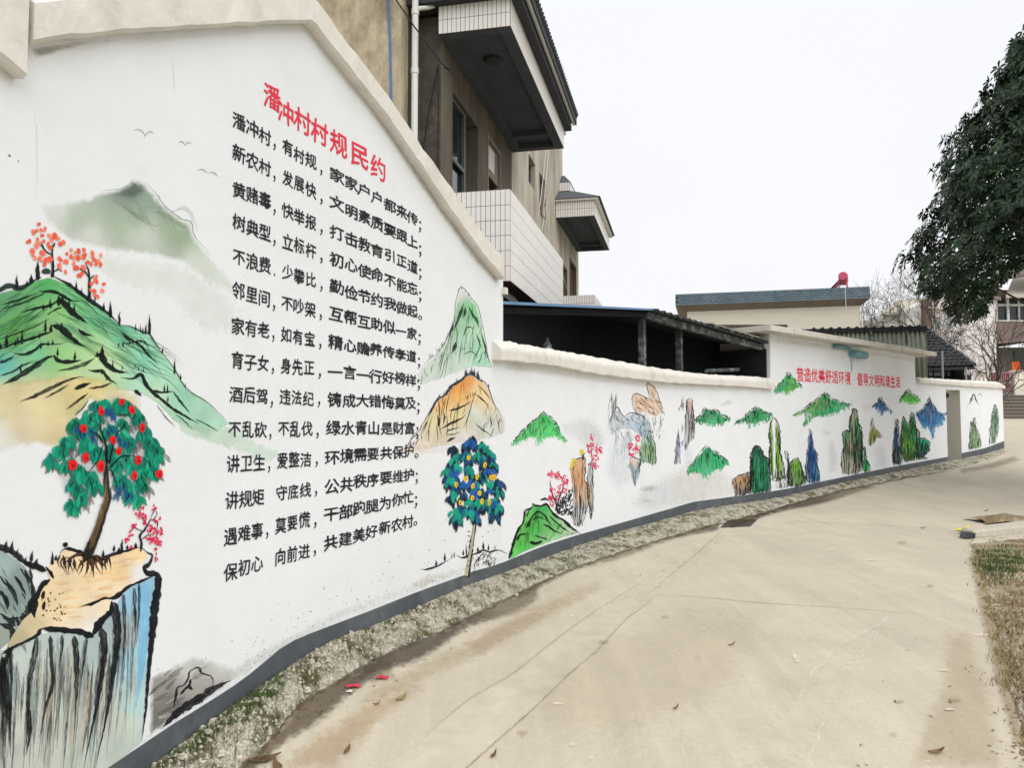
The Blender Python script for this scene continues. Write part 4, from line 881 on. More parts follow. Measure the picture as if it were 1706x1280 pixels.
# ------------------------------------------------------------------ steps, gate and houses on the rise at the right
sy = 42.4; sz = float(zg(sy)); sx0 = at(1660, 690, sy)[0]
sf_ = Frame((sx0, sy), (1, .02)); steps = thing('stone_steps', 'wide dark concrete steps climbing from the lane at the right edge', 'steps', sf_.p(4, 0, sz))
for i in range(7):
    MB().box(sf_, 0, 9, i * .32, 2.6, sz - .1 + i * .2, sz + .145 + i * .2 - .003).build('riser', M_STEP, steps)
    MB().box(sf_, -.01, 9, i * .32 - .03, i * .32 + .34, sz + .145 + i * .2, sz + .198 + i * .2).build('tread', M_TREAD, steps)
lz = sz + 1.39
st(MB().box(sf_, -.4, 30, 2.605, 26, sz - 1, lz).build('terrace_ground', M_STEP))
def wp(px, py, y): return at(px, py, y)
gy_ = 45.6
def cbox(mb, px0, px1, y0, y1, z0, z1): return mb.box(Frame((wp(px0, 640, y0)[0], y0), (1, 0)), 0, wp(px1, 640, y0)[0] - wp(px0, 640, y0)[0], 0, y1 - y0, z0, z1)
zt = lambda py, y: float(at(850, py, y)[2])
tag(bevel(cbox(MB(), 1634, 1650, gy_, gy_ + .5, lz - .01, zt(617, gy_)).build('gate_pier', M_BEIGE, origin=(*wp(1642, 650, gy_)[:2], lz)), .03), 'pale low gate pier left of the red gate', 'gate pier', 'gate piers')
tag(bevel(cbox(MB(), 1690.5, 1716, gy_, gy_ + .6, lz - .01, zt(617, gy_)).build('gate_pier', M_BEIGE, origin=(*wp(1700, 650, gy_)[:2], lz)), .03), 'pale wide gate pier right of the red gate, at the photo edge', 'gate pier', 'gate piers')
gate = thing('barred_gate', 'grey barred yard gate backed with red sheet above the steps', 'gate', (*wp(1670, 650, gy_ + .2)[:2], lz))
for i, px in enumerate(np.linspace(1652, 1689, 12)): cbox(MB(), px - .5, px + .5, gy_ + .2, gy_ + .24, lz + .03, zt(620, gy_)).build('bar', M_METAL, gate)
for py in (621, 638, 655): cbox(MB(), 1650.5, 1690, gy_ + .17, gy_ + .197, zt(py, gy_) - .03, zt(py, gy_) + .03).build('rail', M_METAL, gate)
cbox(MB(), 1651, 1663, gy_ + .25, gy_ + .28, zt(637, gy_), zt(621, gy_)).build('red_panel', M_GATE, gate)
cbox(MB(), 1668, 1683, gy_ + .25, gy_ + .28, zt(651, gy_), zt(619, gy_)).build('red_panel', M_GATE, gate)
MBl = MB()
for i in range(9): cbox(MBl, 1688 + i * 1.4, 1689.4 + i * 1.4, gy_ + .22 + .03 * (i % 2), gy_ + .26 + .03 * (i % 2), zt(617, gy_) + .003 - .02 * (i % 3), zt(602 + (i % 3), gy_))
tag(MBl.build('orange_bedding', M_ORANGE, origin=(*wp(1694, 617, gy_)[:2], zt(617, gy_))), 'bright orange cloth hung over the top of the right gate pier', 'cloth')

# house with white-framed upper windows
hy = 51.0; zb_ = lz - .05
hr = thing('brown_balcony_house', 'two-storey brown house with white-framed upper windows at the right edge', 'building', (*wp(1690, 640, hy)[:2], lz))
cbox(MB(), 1598, 1760, hy + 1.6, hy + 9, 1.8, zt(575, hy)).build('wall', M_GREYWALL, hr)
cbox(MB(), 1646, 1760, hy + .7, hy + 9, zt(562, hy) + .02, zt(480, hy)).build('wall', M_BROWNWALL, hr)
cbox(MB(), 1642, 1760, hy, hy + .15, zt(567, hy) + .02, zt(536, hy)).build('balcony_panel', M_BROWNWALL, hr)
cbox(MB(), 1641, 1760, hy - .06, hy + .2, zt(536, hy) + .003, zt(533.5, hy)).build('balcony_rail', M_WFRAME, hr)
wf = cbox(MB(), 1646, 1760, hy + .02, hy + .14, zt(510, hy), zt(506.5, hy)).build('window_frame', M_WFRAME, hr)
for px, w_ in ((1647, 2), (1657, 1), (1665.5, 2), (1684, 4), (1702.5, 2), (1716, 3), (1734, 3)):
    cbox(MB(), px - w_ / 2, px + w_ / 2, hy, hy + .12, zt(533.2, hy), zt(496, hy)).build('mullion', M_WFRAME, wf)
cbox(MB(), 1647, 1760, hy + .15, hy + .18, zt(533, hy), zt(497, hy)).build('pane', M_GLASS, wf)
P = [wp(1676, 496, hy - 1.0), wp(1775, 496, hy - 1.0), wp(1775, 470, hy + 4), wp(1690, 462, hy + 4)]
MB().hexa(P + [p_ + ZU * .18 for p_ in P]).build('eave', M_STONE, hr)
P = [wp(1648, 470, hy - 1.2), wp(1775, 452, hy - 1.2), wp(1775, 432, hy + 3), wp(1700, 436, hy + 3)]
MB().hexa(P + [p_ + ZU * .2 for p_ in P]).build('roof', M_STEP, hr)
P = [wp(1596, 579, hy - .8), wp(1775, 562, hy - .8), wp(1775, 560, hy + 1), wp(1640, 566, hy + 1)]
MB().hexa(P + [p_ + ZU * .14 for p_ in P]).build('porch_roof', M_BROWNWALL, hr)
cbox(MB(), 1650.5, 1658.5, hy + .4, hy + .7, zb_, zt(578, hy)).build('porch_column', M_WFRAME, hr)
cbox(MB(), 1624, 1631, hy + 1.55, hy + 1.598, zt(600, hy), zt(580, hy)).build('red_couplet', M_REDP, hr)
cbox(MB(), 1643, 1649.5, hy + 1.5, hy + 1.597, zb_, zt(588, hy)).build('door', M_GATE, hr)
cbox(MB(), 1631, 1643, hy + 1.5, hy + 1.597, zt(586, hy), zt(580, hy)).build('red_couplet', M_REDP, hr)
cbox(MB(), 1692, 1712, hy + 1.5, hy + 1.597, zb_, zt(582, hy)).build('window', M_GLASS, hr)
# pale gabled house between the trees
py_ = 47.5
hp = thing('pale_gabled_house', 'pale pink-white house with a brown gable edge behind the bare trees', 'building', (*wp(1590, 640, py_)[:2], 1.9))
V = [wp(1545, 640, py_), wp(1660, 640, py_), wp(1660, 500, py_), wp(1592, 480, py_), wp(1545, 503, py_)]; V = [np.array([v[0], v[1], max(v[2], 1.9)]) for v in V]
V += [v + np.array([.5, 5, 0]) for v in V]
mesh_obj('wall', V, [(0, 1, 2, 3, 4), (9, 8, 7, 6, 5)] + [(i, i + 5, (i + 1) % 5 + 5, (i + 1) % 5) for i in range(5)], M_PINKWALL, hp)
P = [wp(1537, 507, py_ - .3), wp(1592, 477.5, py_ - .3), wp(1592, 477.5, py_ + 5), wp(1537, 507, py_ + 5)]; MB().hexa(P + [p_ + ZU * .22 for p_ in P]).build('roof', M_BROWNWALL, hp)
P = [wp(1592.2, 477.5, py_ - .3), wp(1668, 501, py_ - .3), wp(1668, 501, py_ + 5), wp(1592.2, 477.5, py_ + 5)]; MB().hexa(P + [p_ + ZU * .22 for p_ in P]).build('roof', M_BROWNWALL, hp)
cbox(MB(), 1542.5, 1556, py_ - .35, py_ - .01, 1.9, zt(500, py_)).build('brick_pilaster', M_BRICK, hp)
for (x0, x1, y0, y1) in ((1560, 1571, 527, 549), (1580, 1590, 527, 549)):
    w_ = cbox(MB(), x0, x1, py_ - .06, py_ - .005, zt(y1, py_), zt(y0, py_)).build('window', M_WFRAME, hp); cbox(MB(), x0 + 1.2, x1 - 1.2, py_ - .075, py_ - .062, zt(y1 - 1.5, py_), zt(y0 + 1.5, py_)).build('pane', M_GLASSP, w_)
cbox(MB(), 1552, 1600, py_ - .5, py_ - .003, zt(516, py_), zt(513.5, py_)).build('eave_board', M_BEIGE, hp)
hl = thing('grey_roofed_cottage', 'low white cottage with a grey-green roof behind the left bare tree', 'building', (*wp(1510, 640, 52)[:2], 1.9))
cbox(MB(), 1476, 1541, 52, 56, 1.9, zt(524, 52)).build('wall', M_PINKWALL, hl)
P = [wp(1468, 526, 51.5), wp(1542, 520, 51.5), wp(1542, 500, 55), wp(1500, 503, 55)]; MB().hexa(P + [p_ + ZU * .2 for p_ in P]).build('roof', M_STONE, hl)
lane_wall = tag(cbox(MB(), 1600, 1634, 44.5, 44.8, 1.5, zt(630, 44.5)).build('garden_wall', M_BEIGE, origin=(*wp(1615, 650, 44.5)[:2], 1.5)), 'pale low garden wall seen over the end wall coping, left of the gate pier', 'wall')

# ------------------------------------------------------------------ bare trees
def bare_tree(name, label, base, h, spread, seed, m, lean=(0, 0), depth=7, trunk=.09):
    r = random.Random(seed); root = thing(name, label, 'tree', base, 'bare trees beyond the end wall'); tk = MB(); br = MB()
    def grow(p, d, L_, rad, k, mb):
        q = p; pts = [p]
        for i in range(3):
            d = d + np.array([r.gauss(0, .10), r.gauss(0, .10), r.gauss(.03, .06)]); d = d / np.linalg.norm(d); q = q + d * L_ / 3; pts.append(q)
        mb.tube(pts, [rad, rad * .9, rad * .8, rad * .68], 6 if rad > .02 else 4, cap=False)
        if k == 0: return
        for i in range(r.choice((2, 3, 3)) if k > 1 else 3):
            a = r.uniform(.25, .75); az = r.uniform(0, 6.28); s = np.cross(d, [math.cos(az), math.sin(az), .3]); s = s / np.linalg.norm(s)
            d2 = d * math.cos(a) + s * math.sin(a) * spread; d2[2] = d2[2] * .9 + .05; d2 = d2 / np.linalg.norm(d2)
            grow(pts[-1 if i < 2 else 2], d2, L_ * r.uniform(.68, .9), max(rad * .66, .006), k - 1, br)
    n_ = 4
    d0 = np.array([lean[0], lean[1], 1.]); d0 /= np.linalg.norm(d0); p0 = np.array(base, float); p1 = p0 + d0 * h * .22
    tk.tube([p0 - [0, 0, .1], (p0 + p1) / 2 + [.03, 0, 0], p1], [trunk, trunk * .85, trunk * .75], 8)
    for i in range(n_):
        az = i * 6.28 / n_ + r.uniform(-.4, .4); d = d0 + np.array([math.cos(az), math.sin(az), 0]) * .55 * spread; grow(p1, d / np.linalg.norm(d), h * .22, trunk * .5, depth - 2, tk if False else br)
    tk.build('trunk', m, root); br.build('branches', m, root); return root
b = wp(1556, 560, 34); bare_tree('bare_tree', 'leafless grey tree fanning up left of the pale gabled house', (b[0], b[1], float(zg(34))), 7.4, 1.0, 11, M_BARKG, (-.25, 0), 8, .10)
b = wp(1598, 640, 31); bare_tree('bare_tree', 'leafless brown tree with low branches sprawling right over the end wall', (b[0], b[1], float(zg(31))), 6.4, 1.35, 23, M_BARK, (.3, -.1), 7, .10)
b = wp(1650, 640, 37); bare_tree('bare_tree', 'thin leafless shrubby tree in front of the brown house porch', (b[0], b[1], float(zg(37))), 4.8, 1.5, 31, M_BARK, (.1, 0), 6, .07)

# ------------------------------------------------------------------ big evergreen at the right
def evergreen():
    D = 17.0; base = np.array([lat(1860, D), D, float(zg(D))]); root = thing('evergreen_tree', 'large dense dark evergreen tree overhanging the lane from the right', 'tree', base)
    r = np.random.RandomState(4)
    # crown outline measured in the picture plane gives the half-widths; crown is round in plan
    prof = [(60, 1708), (95, 1682), (125, 1660), (160, 1641), (190, 1614), (240, 1592), (270, 1573), (340, 1546), (380, 1527), (410, 1516), (440, 1521), (465, 1534), (490, 1568), (515, 1590), (535, 1615)]
    cx = 1850; c0 = np.array([lat(cx, D), D])
    Z = np.array([at(cx, p_[0], D)[2] for p_ in prof]); Rr = np.array([(cx - p_[1]) / F_PX * D for p_ in prof]) * .88
    zs = Z[::-1]; rs = Rr[::-1]
    # limbs
    tk = MB(); tk.tube([base - [0, 0, .1], base + [0.02, 0, 1.2], base + [-.05, .05, 3.2]], [.22, .18, .15], 10); tk.build('trunk', M_BARK, root)
    lb = MB()
    for i in range(26):
        a = r.rand() * 6.28; z = r.uniform(zs[0] + .25, zs[-1] - .3); rr = np.interp(z, zs, rs) * .86; p0 = base + [-.05, .05, 2.4 + (z - zs[0]) * .35]
        p2 = np.array([c0[0] + math.cos(a) * rr, c0[1] + math.sin(a) * rr, z]); lb.tube([p0, (p0 + p2) / 2 + [0, 0, .25], p2], [.06, .035, .012], 5, cap=False)
    lb.build('limbs', M_BARK, root)
    NW = 9300
    az = r.rand(NW) * 2 * math.pi; z = r.uniform(zs[0] - .08, zs[-1], NW); rr = np.interp(z, zs, rs)
    lump = 1 + .055 * np.sin(az * 5 + z * 2.3) + .05 * np.sin(az * 9 - z * 4.1) + .04 * np.sin(z * 9 + az * 3)
    f = np.where(r.rand(NW) < .62, r.uniform(.84, 1.0, NW), r.rand(NW) ** .5 * .88); rad = rr * lump * f
    hole = (np.sin(az * 7 + 1.3) * np.sin(z * 3.1 + az) > .86); ok = (rad > .02) & ~(hole & (r.rand(NW) < .6))
    xx = c0[0] + np.cos(az) * rad; yy_ = c0[1] + np.sin(az) * rad; ppx = CX + F_PX * xx / yy_; ppy = 707 - F_PX * (z - CAM_Z) / yy_
    ok &= ppy < np.interp(ppx, [1500, 1570, 1600, 1645, 1668, 1706, 1850], [470, 500, 535, 520, 474, 440, 420])      # the crown's foot climbs towards the trunk
    az, z, rad = az[ok], z[ok], rad[ok]; NW = len(z)
    C = np.stack([c0[0] + np.cos(az) * rad, c0[1] + np.sin(az) * rad, z + r.normal(0, .05, NW)], -1)
    nrmz = lambda a: a / (np.linalg.norm(a, axis=-1, keepdims=True) + 1e-9)
    up = nrmz(nrmz(np.stack([np.cos(az), np.sin(az), np.full(NW, .35)], -1)) + r.normal(0, .28, (NW, 3)) + [0, 0, .25])
    U = nrmz(np.cross(up, [0, 0, 1.])); Vv = np.cross(up, U)
    tone = r.uniform(.55, 1.25, NW)[:, None]; cl = np.where(r.rand(NW)[:, None] > .15, np.array([.017, .043, .017]), np.array([.040, .068, .020])) * tone
    NL = 8; w_i = np.repeat(np.arange(NW), NL); k_ = np.tile(np.arange(NL), NW); keep = r.rand(len(w_i)) < .9; w_i, k_ = w_i[keep], k_[keep]; M = len(w_i)
    a = r.rand(NW)[w_i] * 6.28 + k_ * 2.399
    d = nrmz((np.cos(a)[:, None] * U[w_i] + np.sin(a)[:, None] * Vv[w_i]) * r.uniform(.7, 1.1, (M, 1)) + up[w_i] * r.uniform(0, .55, (M, 1)) - np.array([0, 0, .28]))
    sd = nrmz(np.cross(d, up[w_i])); nr_ = np.cross(sd, d); Ln = r.uniform(.13, .215, (M, 1)); Wd = Ln * .19; p0 = C[w_i] + d * .015; rows_ = []
    for (t, w_) in ((0, 0.0), (.25, .6), (.55, 1.0), (.8, .7), (1.0, 0.05)):
        q = p0 + d * (Ln * t) - np.array([0, 0, 1.]) * Ln * .22 * t * t; rows_ += [q - sd * Wd * w_ + nr_ * Wd * w_ * .35, q, q + sd * Wd * w_ + nr_ * Wd * w_ * .35]
    VV = np.stack(rows_, 1).reshape(-1, 3) - base
    pat = np.array([(j * 3 + b_, j * 3 + b_ + 1, j * 3 + b_ + 4, j * 3 + b_ + 3) for j in range(4) for b_ in (0, 1)])
    FF = (np.arange(M)[:, None, None] * 15 + pat[None]).reshape(-1, 4)
    me = bpy.data.meshes.new('crown'); me.vertices.add(len(VV)); me.vertices.foreach_set('co', VV.ravel()); me.loops.add(FF.size); me.loops.foreach_set('vertex_index', FF.ravel().astype(np.int32))
    me.polygons.add(len(FF)); me.polygons.foreach_set('loop_start', np.arange(len(FF), dtype=np.int32) * 4); me.update(calc_edges=True); me.validate()
    me.materials.append(M_LEAF); o = bpy.data.objects.new('crown', me); COL.objects.link(o); o.parent = root; o['kind'] = 'stuff'
    cc = np.repeat(cl[w_i] * r.uniform(.8, 1.2, (M, 1)), 15, axis=0); at_ = me.attributes.new('col', 'FLOAT_COLOR', 'POINT'); at_.data.foreach_set('color', np.hstack([cc, np.ones((len(cc), 1))]).ravel())
evergreen()

# ------------------------------------------------------------------ grass, stones, slabs and litter along the lane
def tufts(name, label, pts, m, n, h=(.02, .06), seed=1, spread=.05):
    r = np.random.RandomState(seed); mb = MB(); pts = np.asarray(pts)
    for i in range(n):
        c = pts[r.randint(len(pts))] + np.append(r.normal(0, spread, 2), -.004); a = r.rand() * 6.28; L_ = r.uniform(*h); w_ = .0022 + L_ * .03; d = np.array([math.cos(a), math.sin(a), 0]); s = np.array([-d[1], d[0], 0])
        le = r.uniform(.1, .9); m1 = c + d * L_ * le * .4 + ZU * L_ * .6; tip = c + d * L_ * le + ZU * L_ * (1 - .4 * le)
        mb.add([c - s * w_, c + s * w_, m1 + s * w_ * .8, m1 - s * w_ * .8, tip], [(0, 1, 2, 3), (3, 2, 4)])
    return tag(mb.build(name, m, origin=pts.mean(0)), label, 'grass', kind='stuff')
def on_skirt(px0, px1, f0, f1, n, seed):
    r = np.random.RandomState(seed); i = np.searchsorted(pxs, r.uniform(px0, px1, n)); j = r.uniform(f0, f1, n) * (K - 1); ji = j.astype(int); i = np.clip(i, 0, nn_ - 1)
    return skV[i, ji] * (1 - (j - ji))[:, None] + skV[i, np.minimum(ji + 1, K - 1)] * (j - ji)[:, None]
g1 = np.concatenate([on_skirt(190, 330, 0, .25, 60, 1), on_skirt(320, 475, 0, .4, 130, 2), on_skirt(400, 470, .1, .5, 80, 9)])
tufts('moss_and_grass', 'low green moss and grass at the near foot of the gable wall', g1, M_GRASS, 5200, (.006, .022), 3, .018)
g2 = np.concatenate([on_skirt(470, 640, .05, .75, 140, 3), on_skirt(700, 760, .3, .9, 50, 4)])
tufts('dry_moss', 'brownish dry moss on the mortar footing below the lettering', g2, M_GRASSD, 1600, (.004, .016), 4, .02)
g3 = np.concatenate([on_skirt(990, 1175, .0, .7, 150, 5), on_skirt(1120, 1200, 0, .5, 60, 8)])
tufts('yellow_green_moss', 'yellow-green moss on the footing where the wall bends', g3, M_GRASS, 1500, (.006, .022), 5, .03)
rk = np.random.RandomState(40); mb = MB()
for i in range(2600):
    px = 190 + 1400 * rk.rand() ** 1.3; q = on_skirt(px, px + 4, .05, 1.0, 1, i)[0]; s = rk.uniform(.004, .014) * (1 + (rk.rand() > .93) * 1.2); a0 = rk.rand() * 6.28
    mb.hexa([q + np.array([s * math.cos(a_ + a0), s * math.sin(a_ + a0) * rk.uniform(.6, 1), -.004]) for a_ in (0, 1.5, 3.1, 4.6)] + [q + np.array([s * .6 * math.cos(a_ + a0 + .3), s * .6 * math.sin(a_ + a0 + .3), s * rk.uniform(.5, .9)]) for a_ in (0, 1.5, 3.1, 4.6)])
tag(mb.build('mortar_rubble', M_STONE, origin=ground([700], [1070])[0]), 'crumbs of pale mortar and stone lying over the wall footing', 'rubble', kind='stuff')
def verge_pts(px, py, n, sx, sy_, seed):
    r = np.random.RandomState(seed); g = ground(np.clip(px + r.normal(0, sx, n), 1560, 1900), py + r.normal(0, sy_, n)); k = g[:, 0] > road_right(g[:, 1]) - .04; return g[k] + [0, 0, .015]
gr = np.concatenate([verge_pts(1660, 940, 120, 26, 15, 1), verge_pts(1690, 935, 60, 16, 12, 7)]); tufts('verge_grass', 'dark green weeds on the soil verge nearest the concrete ledge', gr, M_GRASS, 2600, (.02, .055), 6, .06)
gr = np.concatenate([verge_pts(1676, 1035, 80, 14, 22, 2), verge_pts(1684, 1120, 90, 14, 26, 3), verge_pts(1710, 1000, 80, 14, 60, 4)]); tufts('verge_weeds', 'sparse dry weeds scattered along the soil verge edge', gr, M_GRASSD, 1500, (.015, .05), 7, .05)
# gravel and leaf crumbs on the verge
r = np.random.RandomState(12); mb = MB()
for i in range(1500):
    g = ground([r.uniform(1625, 1840)], [r.uniform(905, 1290)])[0]
    if g[0] < road_right(g[1]) + .02: continue
    s = r.uniform(.006, .022); P = [g + np.array([s * math.cos(a), s * math.sin(a) * .8, -.004]) + [0, 0, 0] for a in (0, 1.4, 2.9, 4.4)] + [g + np.array([s * .5 * math.cos(a), s * .5 * math.sin(a), s * .9 + .012]) for a in (.2, 1.6, 3.1, 4.6)]
    mb.hexa(P)
tag(mb.build('gravel', M_STONE, origin=ground([1680], [1000])[0]), 'loose gravel and crumbled mortar scattered on the soil verge', 'gravel', kind='stuff')
mb = MB()
for i in range(460):
    g = ground([r.uniform(1400, 1760)], [r.uniform(800, 1290)])[0]; 
    if r.rand() < .86: g = ground([r.normal(1712, 26)], [r.uniform(900, 1290)])[0]
    s = r.uniform(.005, .02); a = r.rand() * 6.28; d = np.array([math.cos(a), math.sin(a), 0]); p_ = np.array([-d[1], d[0], 0]) * .35; z = ZU * (.004 if g[0] < road_right(g[1]) else .03)
    mb.add([g - d * s + z, g + p_ * s + z * 1.2, g + d * s + z * 2.2, g - p_ * s + z * 1.6], [(0, 1, 2, 3)])
for i in range(240):
    px = r.uniform(300, 1500); py = np.interp(px, sk[:, 0], sk[:, 1]) + abs(r.normal(0, 26)) + 4; g = ground([px], [py])[0]; s = r.uniform(.005, .016); a = r.rand() * 6.28; d = np.array([math.cos(a), math.sin(a), 0]); p_ = np.array([-d[1], d[0], 0]) * .4
    mb.add([g - d * s + ZU * .004, g + p_ * s + ZU * .005, g + d * s + ZU * .012, g - p_ * s + ZU * .008], [(0, 1, 2, 3)])
tag(mb.build('leaf_crumbs', M_LEAFDRY, origin=ground([1200], [1000])[0]), 'small brown leaf crumbs and grit strewn over the lane edges', 'litter', kind='stuff')
# concrete ledge with a loose slab at the right
q = ground([1617, 1706], [907, 900]); lf = Frame(q[0][:2], (q[1] - q[0])[:2]); zl = float(zg(q[0][1]))
led = tag(bevel(MB().hexa([lf.p(-.02, -.0, zl - .03), lf.p(3.5, -.1, zl - .03), lf.p(3.5, .30, zl - .03), lf.p(.35, .26, zl - .03), lf.p(.02, .02, zl + .02), lf.p(3.5, -.06, zl + .06), lf.p(3.5, .28, zl + .06), lf.p(.40, .24, zl + .03)]).build('concrete_ledge', M_ROAD, origin=lf.p(.5, .1, zl)), .015), 'pale narrow concrete ledge where the lane meets the soil verge', 'ledge')
tag(bevel(MB().hexa([lf.p(.50, .35, zl - .0), lf.p(3.4, .30, zl + .0), lf.p(3.4, .85, zl + .0), lf.p(.75, .8, zl + .0), lf.p(.52, .36, zl + .11), lf.p(3.4, .31, zl + .17), lf.p(3.4, .83, zl + .17), lf.p(.78, .75, zl + .10)]).build('broken_slab', M_STONE, origin=lf.p(1, .5, zl)), .02), 'thicker broken concrete slab lying behind the narrow ledge', 'slab')
a = lf.p(.34, .33, zl); tag(MB().add([a, a + lf.e * .20 + lf.n * .02, a + lf.e * .17 + lf.n * .22 + ZU * .09, a + lf.e * -.02 + lf.n * .10 + ZU * .02, a + lf.e * .19 + ZU * .08], [(0, 1, 4), (0, 4, 2, 3), (1, 2, 4)]).build('slab_gap_wedge', M_DARKTILE, origin=a), 'dark wedge added for the gap at the end of the loose slab', 'stone')  # dark piece added in place of the dark gap by the slab
def crumple(name, c, sx, sy_, h, m, label, cat, seed, group=None):
    r = np.random.RandomState(seed); n_ = 7; V = []
    for i in range(n_):
        for j in range(n_):
            x, y = (i / (n_ - 1) - .5) * 2, (j / (n_ - 1) - .5) * 2; f = math.hypot(x, y)
            V.append((c[0] + sx * x * (1 + .2 * r.randn() * .4), c[1] + sy_ * y * (1 + .2 * r.randn() * .4), c[2] + .004 + h * max(0, 1 - f * .55) * r.uniform(.25, 1)))
    return tag(mesh_obj(name, V, grid_faces(n_, n_), m, origin=c), label, cat, group)
c = ground([1680], [882])[0]; c = lf.p(1.15, .95, zl); crumple('yellow_bag', c, .15, .1, .10, M_YELLOW, 'crumpled yellow plastic bag behind the broken concrete slab', 'bag', 2)
crumple('soil_heap', lf.p(2.75, 1.5, zl - .02), .5, .35, .22, M_DIRT, 'small brown soil heap behind the concrete slab at the right edge', 'soil', 11)
for (px, py, s, m, lab) in ((588, 1146, .05, M_LITTERR, 'crumpled red wrapper lying nearest the mortar footing with a striped end'), (637, 1132, .042, M_LITTERR, 'small pointed red wrapper scrap a step right of the larger one')):
    crumple('red_wrapper', ground([px], [py])[0], s, s * .6, .03, m, lab, 'wrapper', px, 'red wrappers dropped by the footing')
crumple('plastic_scrap', ground([582], [1155])[0], .022, .018, .02, M_LITTERW, 'white and green scrap touching the larger red wrapper', 'litter', 5)
for (px, py, s, lab) in ((702, 1107, .016, 'white scrap beside the dirty strip below the boat painting'), (800, 1040, .014, 'thin white paper scrap at the footing edge'), (795, 1053, .014, 'white scrap just nearer than the thin paper scrap'), (598, 1128, .018, 'pale stick end by the footing behind the red wrapper'), (1659, 1009, .04, 'white scrap on the grassy verge edge'), (1582, 1184, .03, 'white bird dropping patch low on the lane at the right')):
    crumple('paper_scrap', ground([px], [py])[0], s, s * .5, .008, M_LITTERW, lab, 'litter', px, 'pale scraps on the lane')
def leaf(px, py, s, rot, lab, m=M_LEAFDRY):
    g = ground([px], [py])[0]; d = np.array([math.cos(rot), math.sin(rot), 0]); w_ = np.array([-d[1], d[0], 0]); V = []
    for t, ww, z in ((-1, .04, .012), (-.5, .30, .004), (0, .42, .006), (.5, .28, .012), (1, .03, .03)): 
        for k_ in (-1, 0, 1): V.append(g + d * s * t + w_ * s * ww * k_ + ZU * (z + .006 * abs(k_)))
    tag(mesh_obj('dead_leaf', V, grid_faces(5, 3), m, origin=g), lab, 'leaf', 'dead leaves on the lane')
leaf(668, 1166, .05, .9, 'olive dry leaf on the lane right of the red wrappers', M_GRASSD)
leaf(578, 1254, .035, 1.3, 'curled dark leaf at the bottom left of the lane')
leaf(440, 1268, .09, .3, 'largest crumpled brown leaf beside the footing at the bottom left')
leaf(462, 1280, .06, 2.2, 'brown leaf overlapping the bottom edge near the footing')
leaf(628, 1176, .022, 0.2, 'tiny reddish brown leaf below the olive leaf')
leaf(1219, 1077, .03, .2, 'small dark leaf in the middle of the lane')
leaf(1126, 1183, .022, .5, 'small brown leaf low in the lane centre')
leaf(1560, 1256, .05, .1, 'brown leaf near the bottom right corner of the lane')
leaf(822, 1262, .03, 1.0, 'small curled leaf on the lighter road strip')
leaf(1538, 881, .05, .1, 'dark leaf far up the lane near the verge')
leaf(1643, 852, .06, .4, 'dark leaf on the lane beyond the concrete ledge')
# drain grate flush in the lane
g = ground([1212, 1262, 1250, 1200], [868, 866, 878, 880]) + [0, 0, .006]
dg_ = tag(mesh_obj('drain_cover', list(g) + [p_ - [0, 0, .03] for p_ in g], [(3, 2, 1, 0), (0, 1, 5, 4), (1, 2, 6, 5), (2, 3, 7, 6), (3, 0, 4, 7)], M_IRON, origin=g.mean(0)), 'dark rusty drain cover sunk in the lane beside the footing', 'drain')

# joints, patch strip, scratches, stains and contact shade painted thin on the concrete
S1 = [(783, 1277), (836, 1230), (896, 1176), (947, 1126), (993, 1087), (1041, 1036), (1070, 1013), (1099, 991)]
S2_ = [(640, 1284), (714, 1218), (780, 1168), (851, 1126), (916, 1075), (988, 1022), (1060, 977), (1130, 934), (1190, 895), (1215, 883)]
Pn = Paint(ground, base=.002, step=1e-4)
TRENCH = [(560, 1345)] + S2_ + [(1224, 886), (1160, 940)] + S1[::-1] + [(700, 1350)]
Pn.wash(TRENCH, [(700, 1280, (226, 218, 198), .5), (900, 1110, (226, 219, 200), .5), (1100, 960, (226, 219, 200), .4), (1200, 890, (214, 206, 186), .2)], soft=5, alpha=.85, rough=1.2, step=9)
Pn.build('patch_strip', road, M_STAIN)
Pn = Paint(ground, base=.0065, step=1e-4)
Pn.stroke([(745, 1310)] + S1, [2.4, 2.2, 1.8, 1.2], (112, 100, 80), .6, dry=.8, rough=2.2, taper=(0, .1), step=5)
Pn.stroke([(690, 1250), (714, 1225)] + S2_[2:8], [3, 2.5, 2], (150, 138, 112), .35, dry=.7, rough=1.8)
Pn.stroke([(1098, 992), (1180, 997), (1260, 1005), (1400, 1014), (1520, 1024), (1640, 1040)], [1.8, 1.2, .9], (140, 126, 100), .4, dry=.7, rough=1.5)
Pn.stroke([(1290, 870), (1420, 874), (1560, 882), (1618, 900)], [1.5, 1, 1.4], (130, 116, 92), .25, dry=.8, rough=1.5)
Pn.stroke([(1210, 878), (1170, 915), (1110, 965), (1060, 1010)], [2, 1.6, 1.4], (150, 138, 115), .35, dry=.8)
Pn.build('slab_joint', road, M_STAIN)
Pn = Paint(ground, base=.0085, step=1e-4)
WSC = (232, 226, 212)
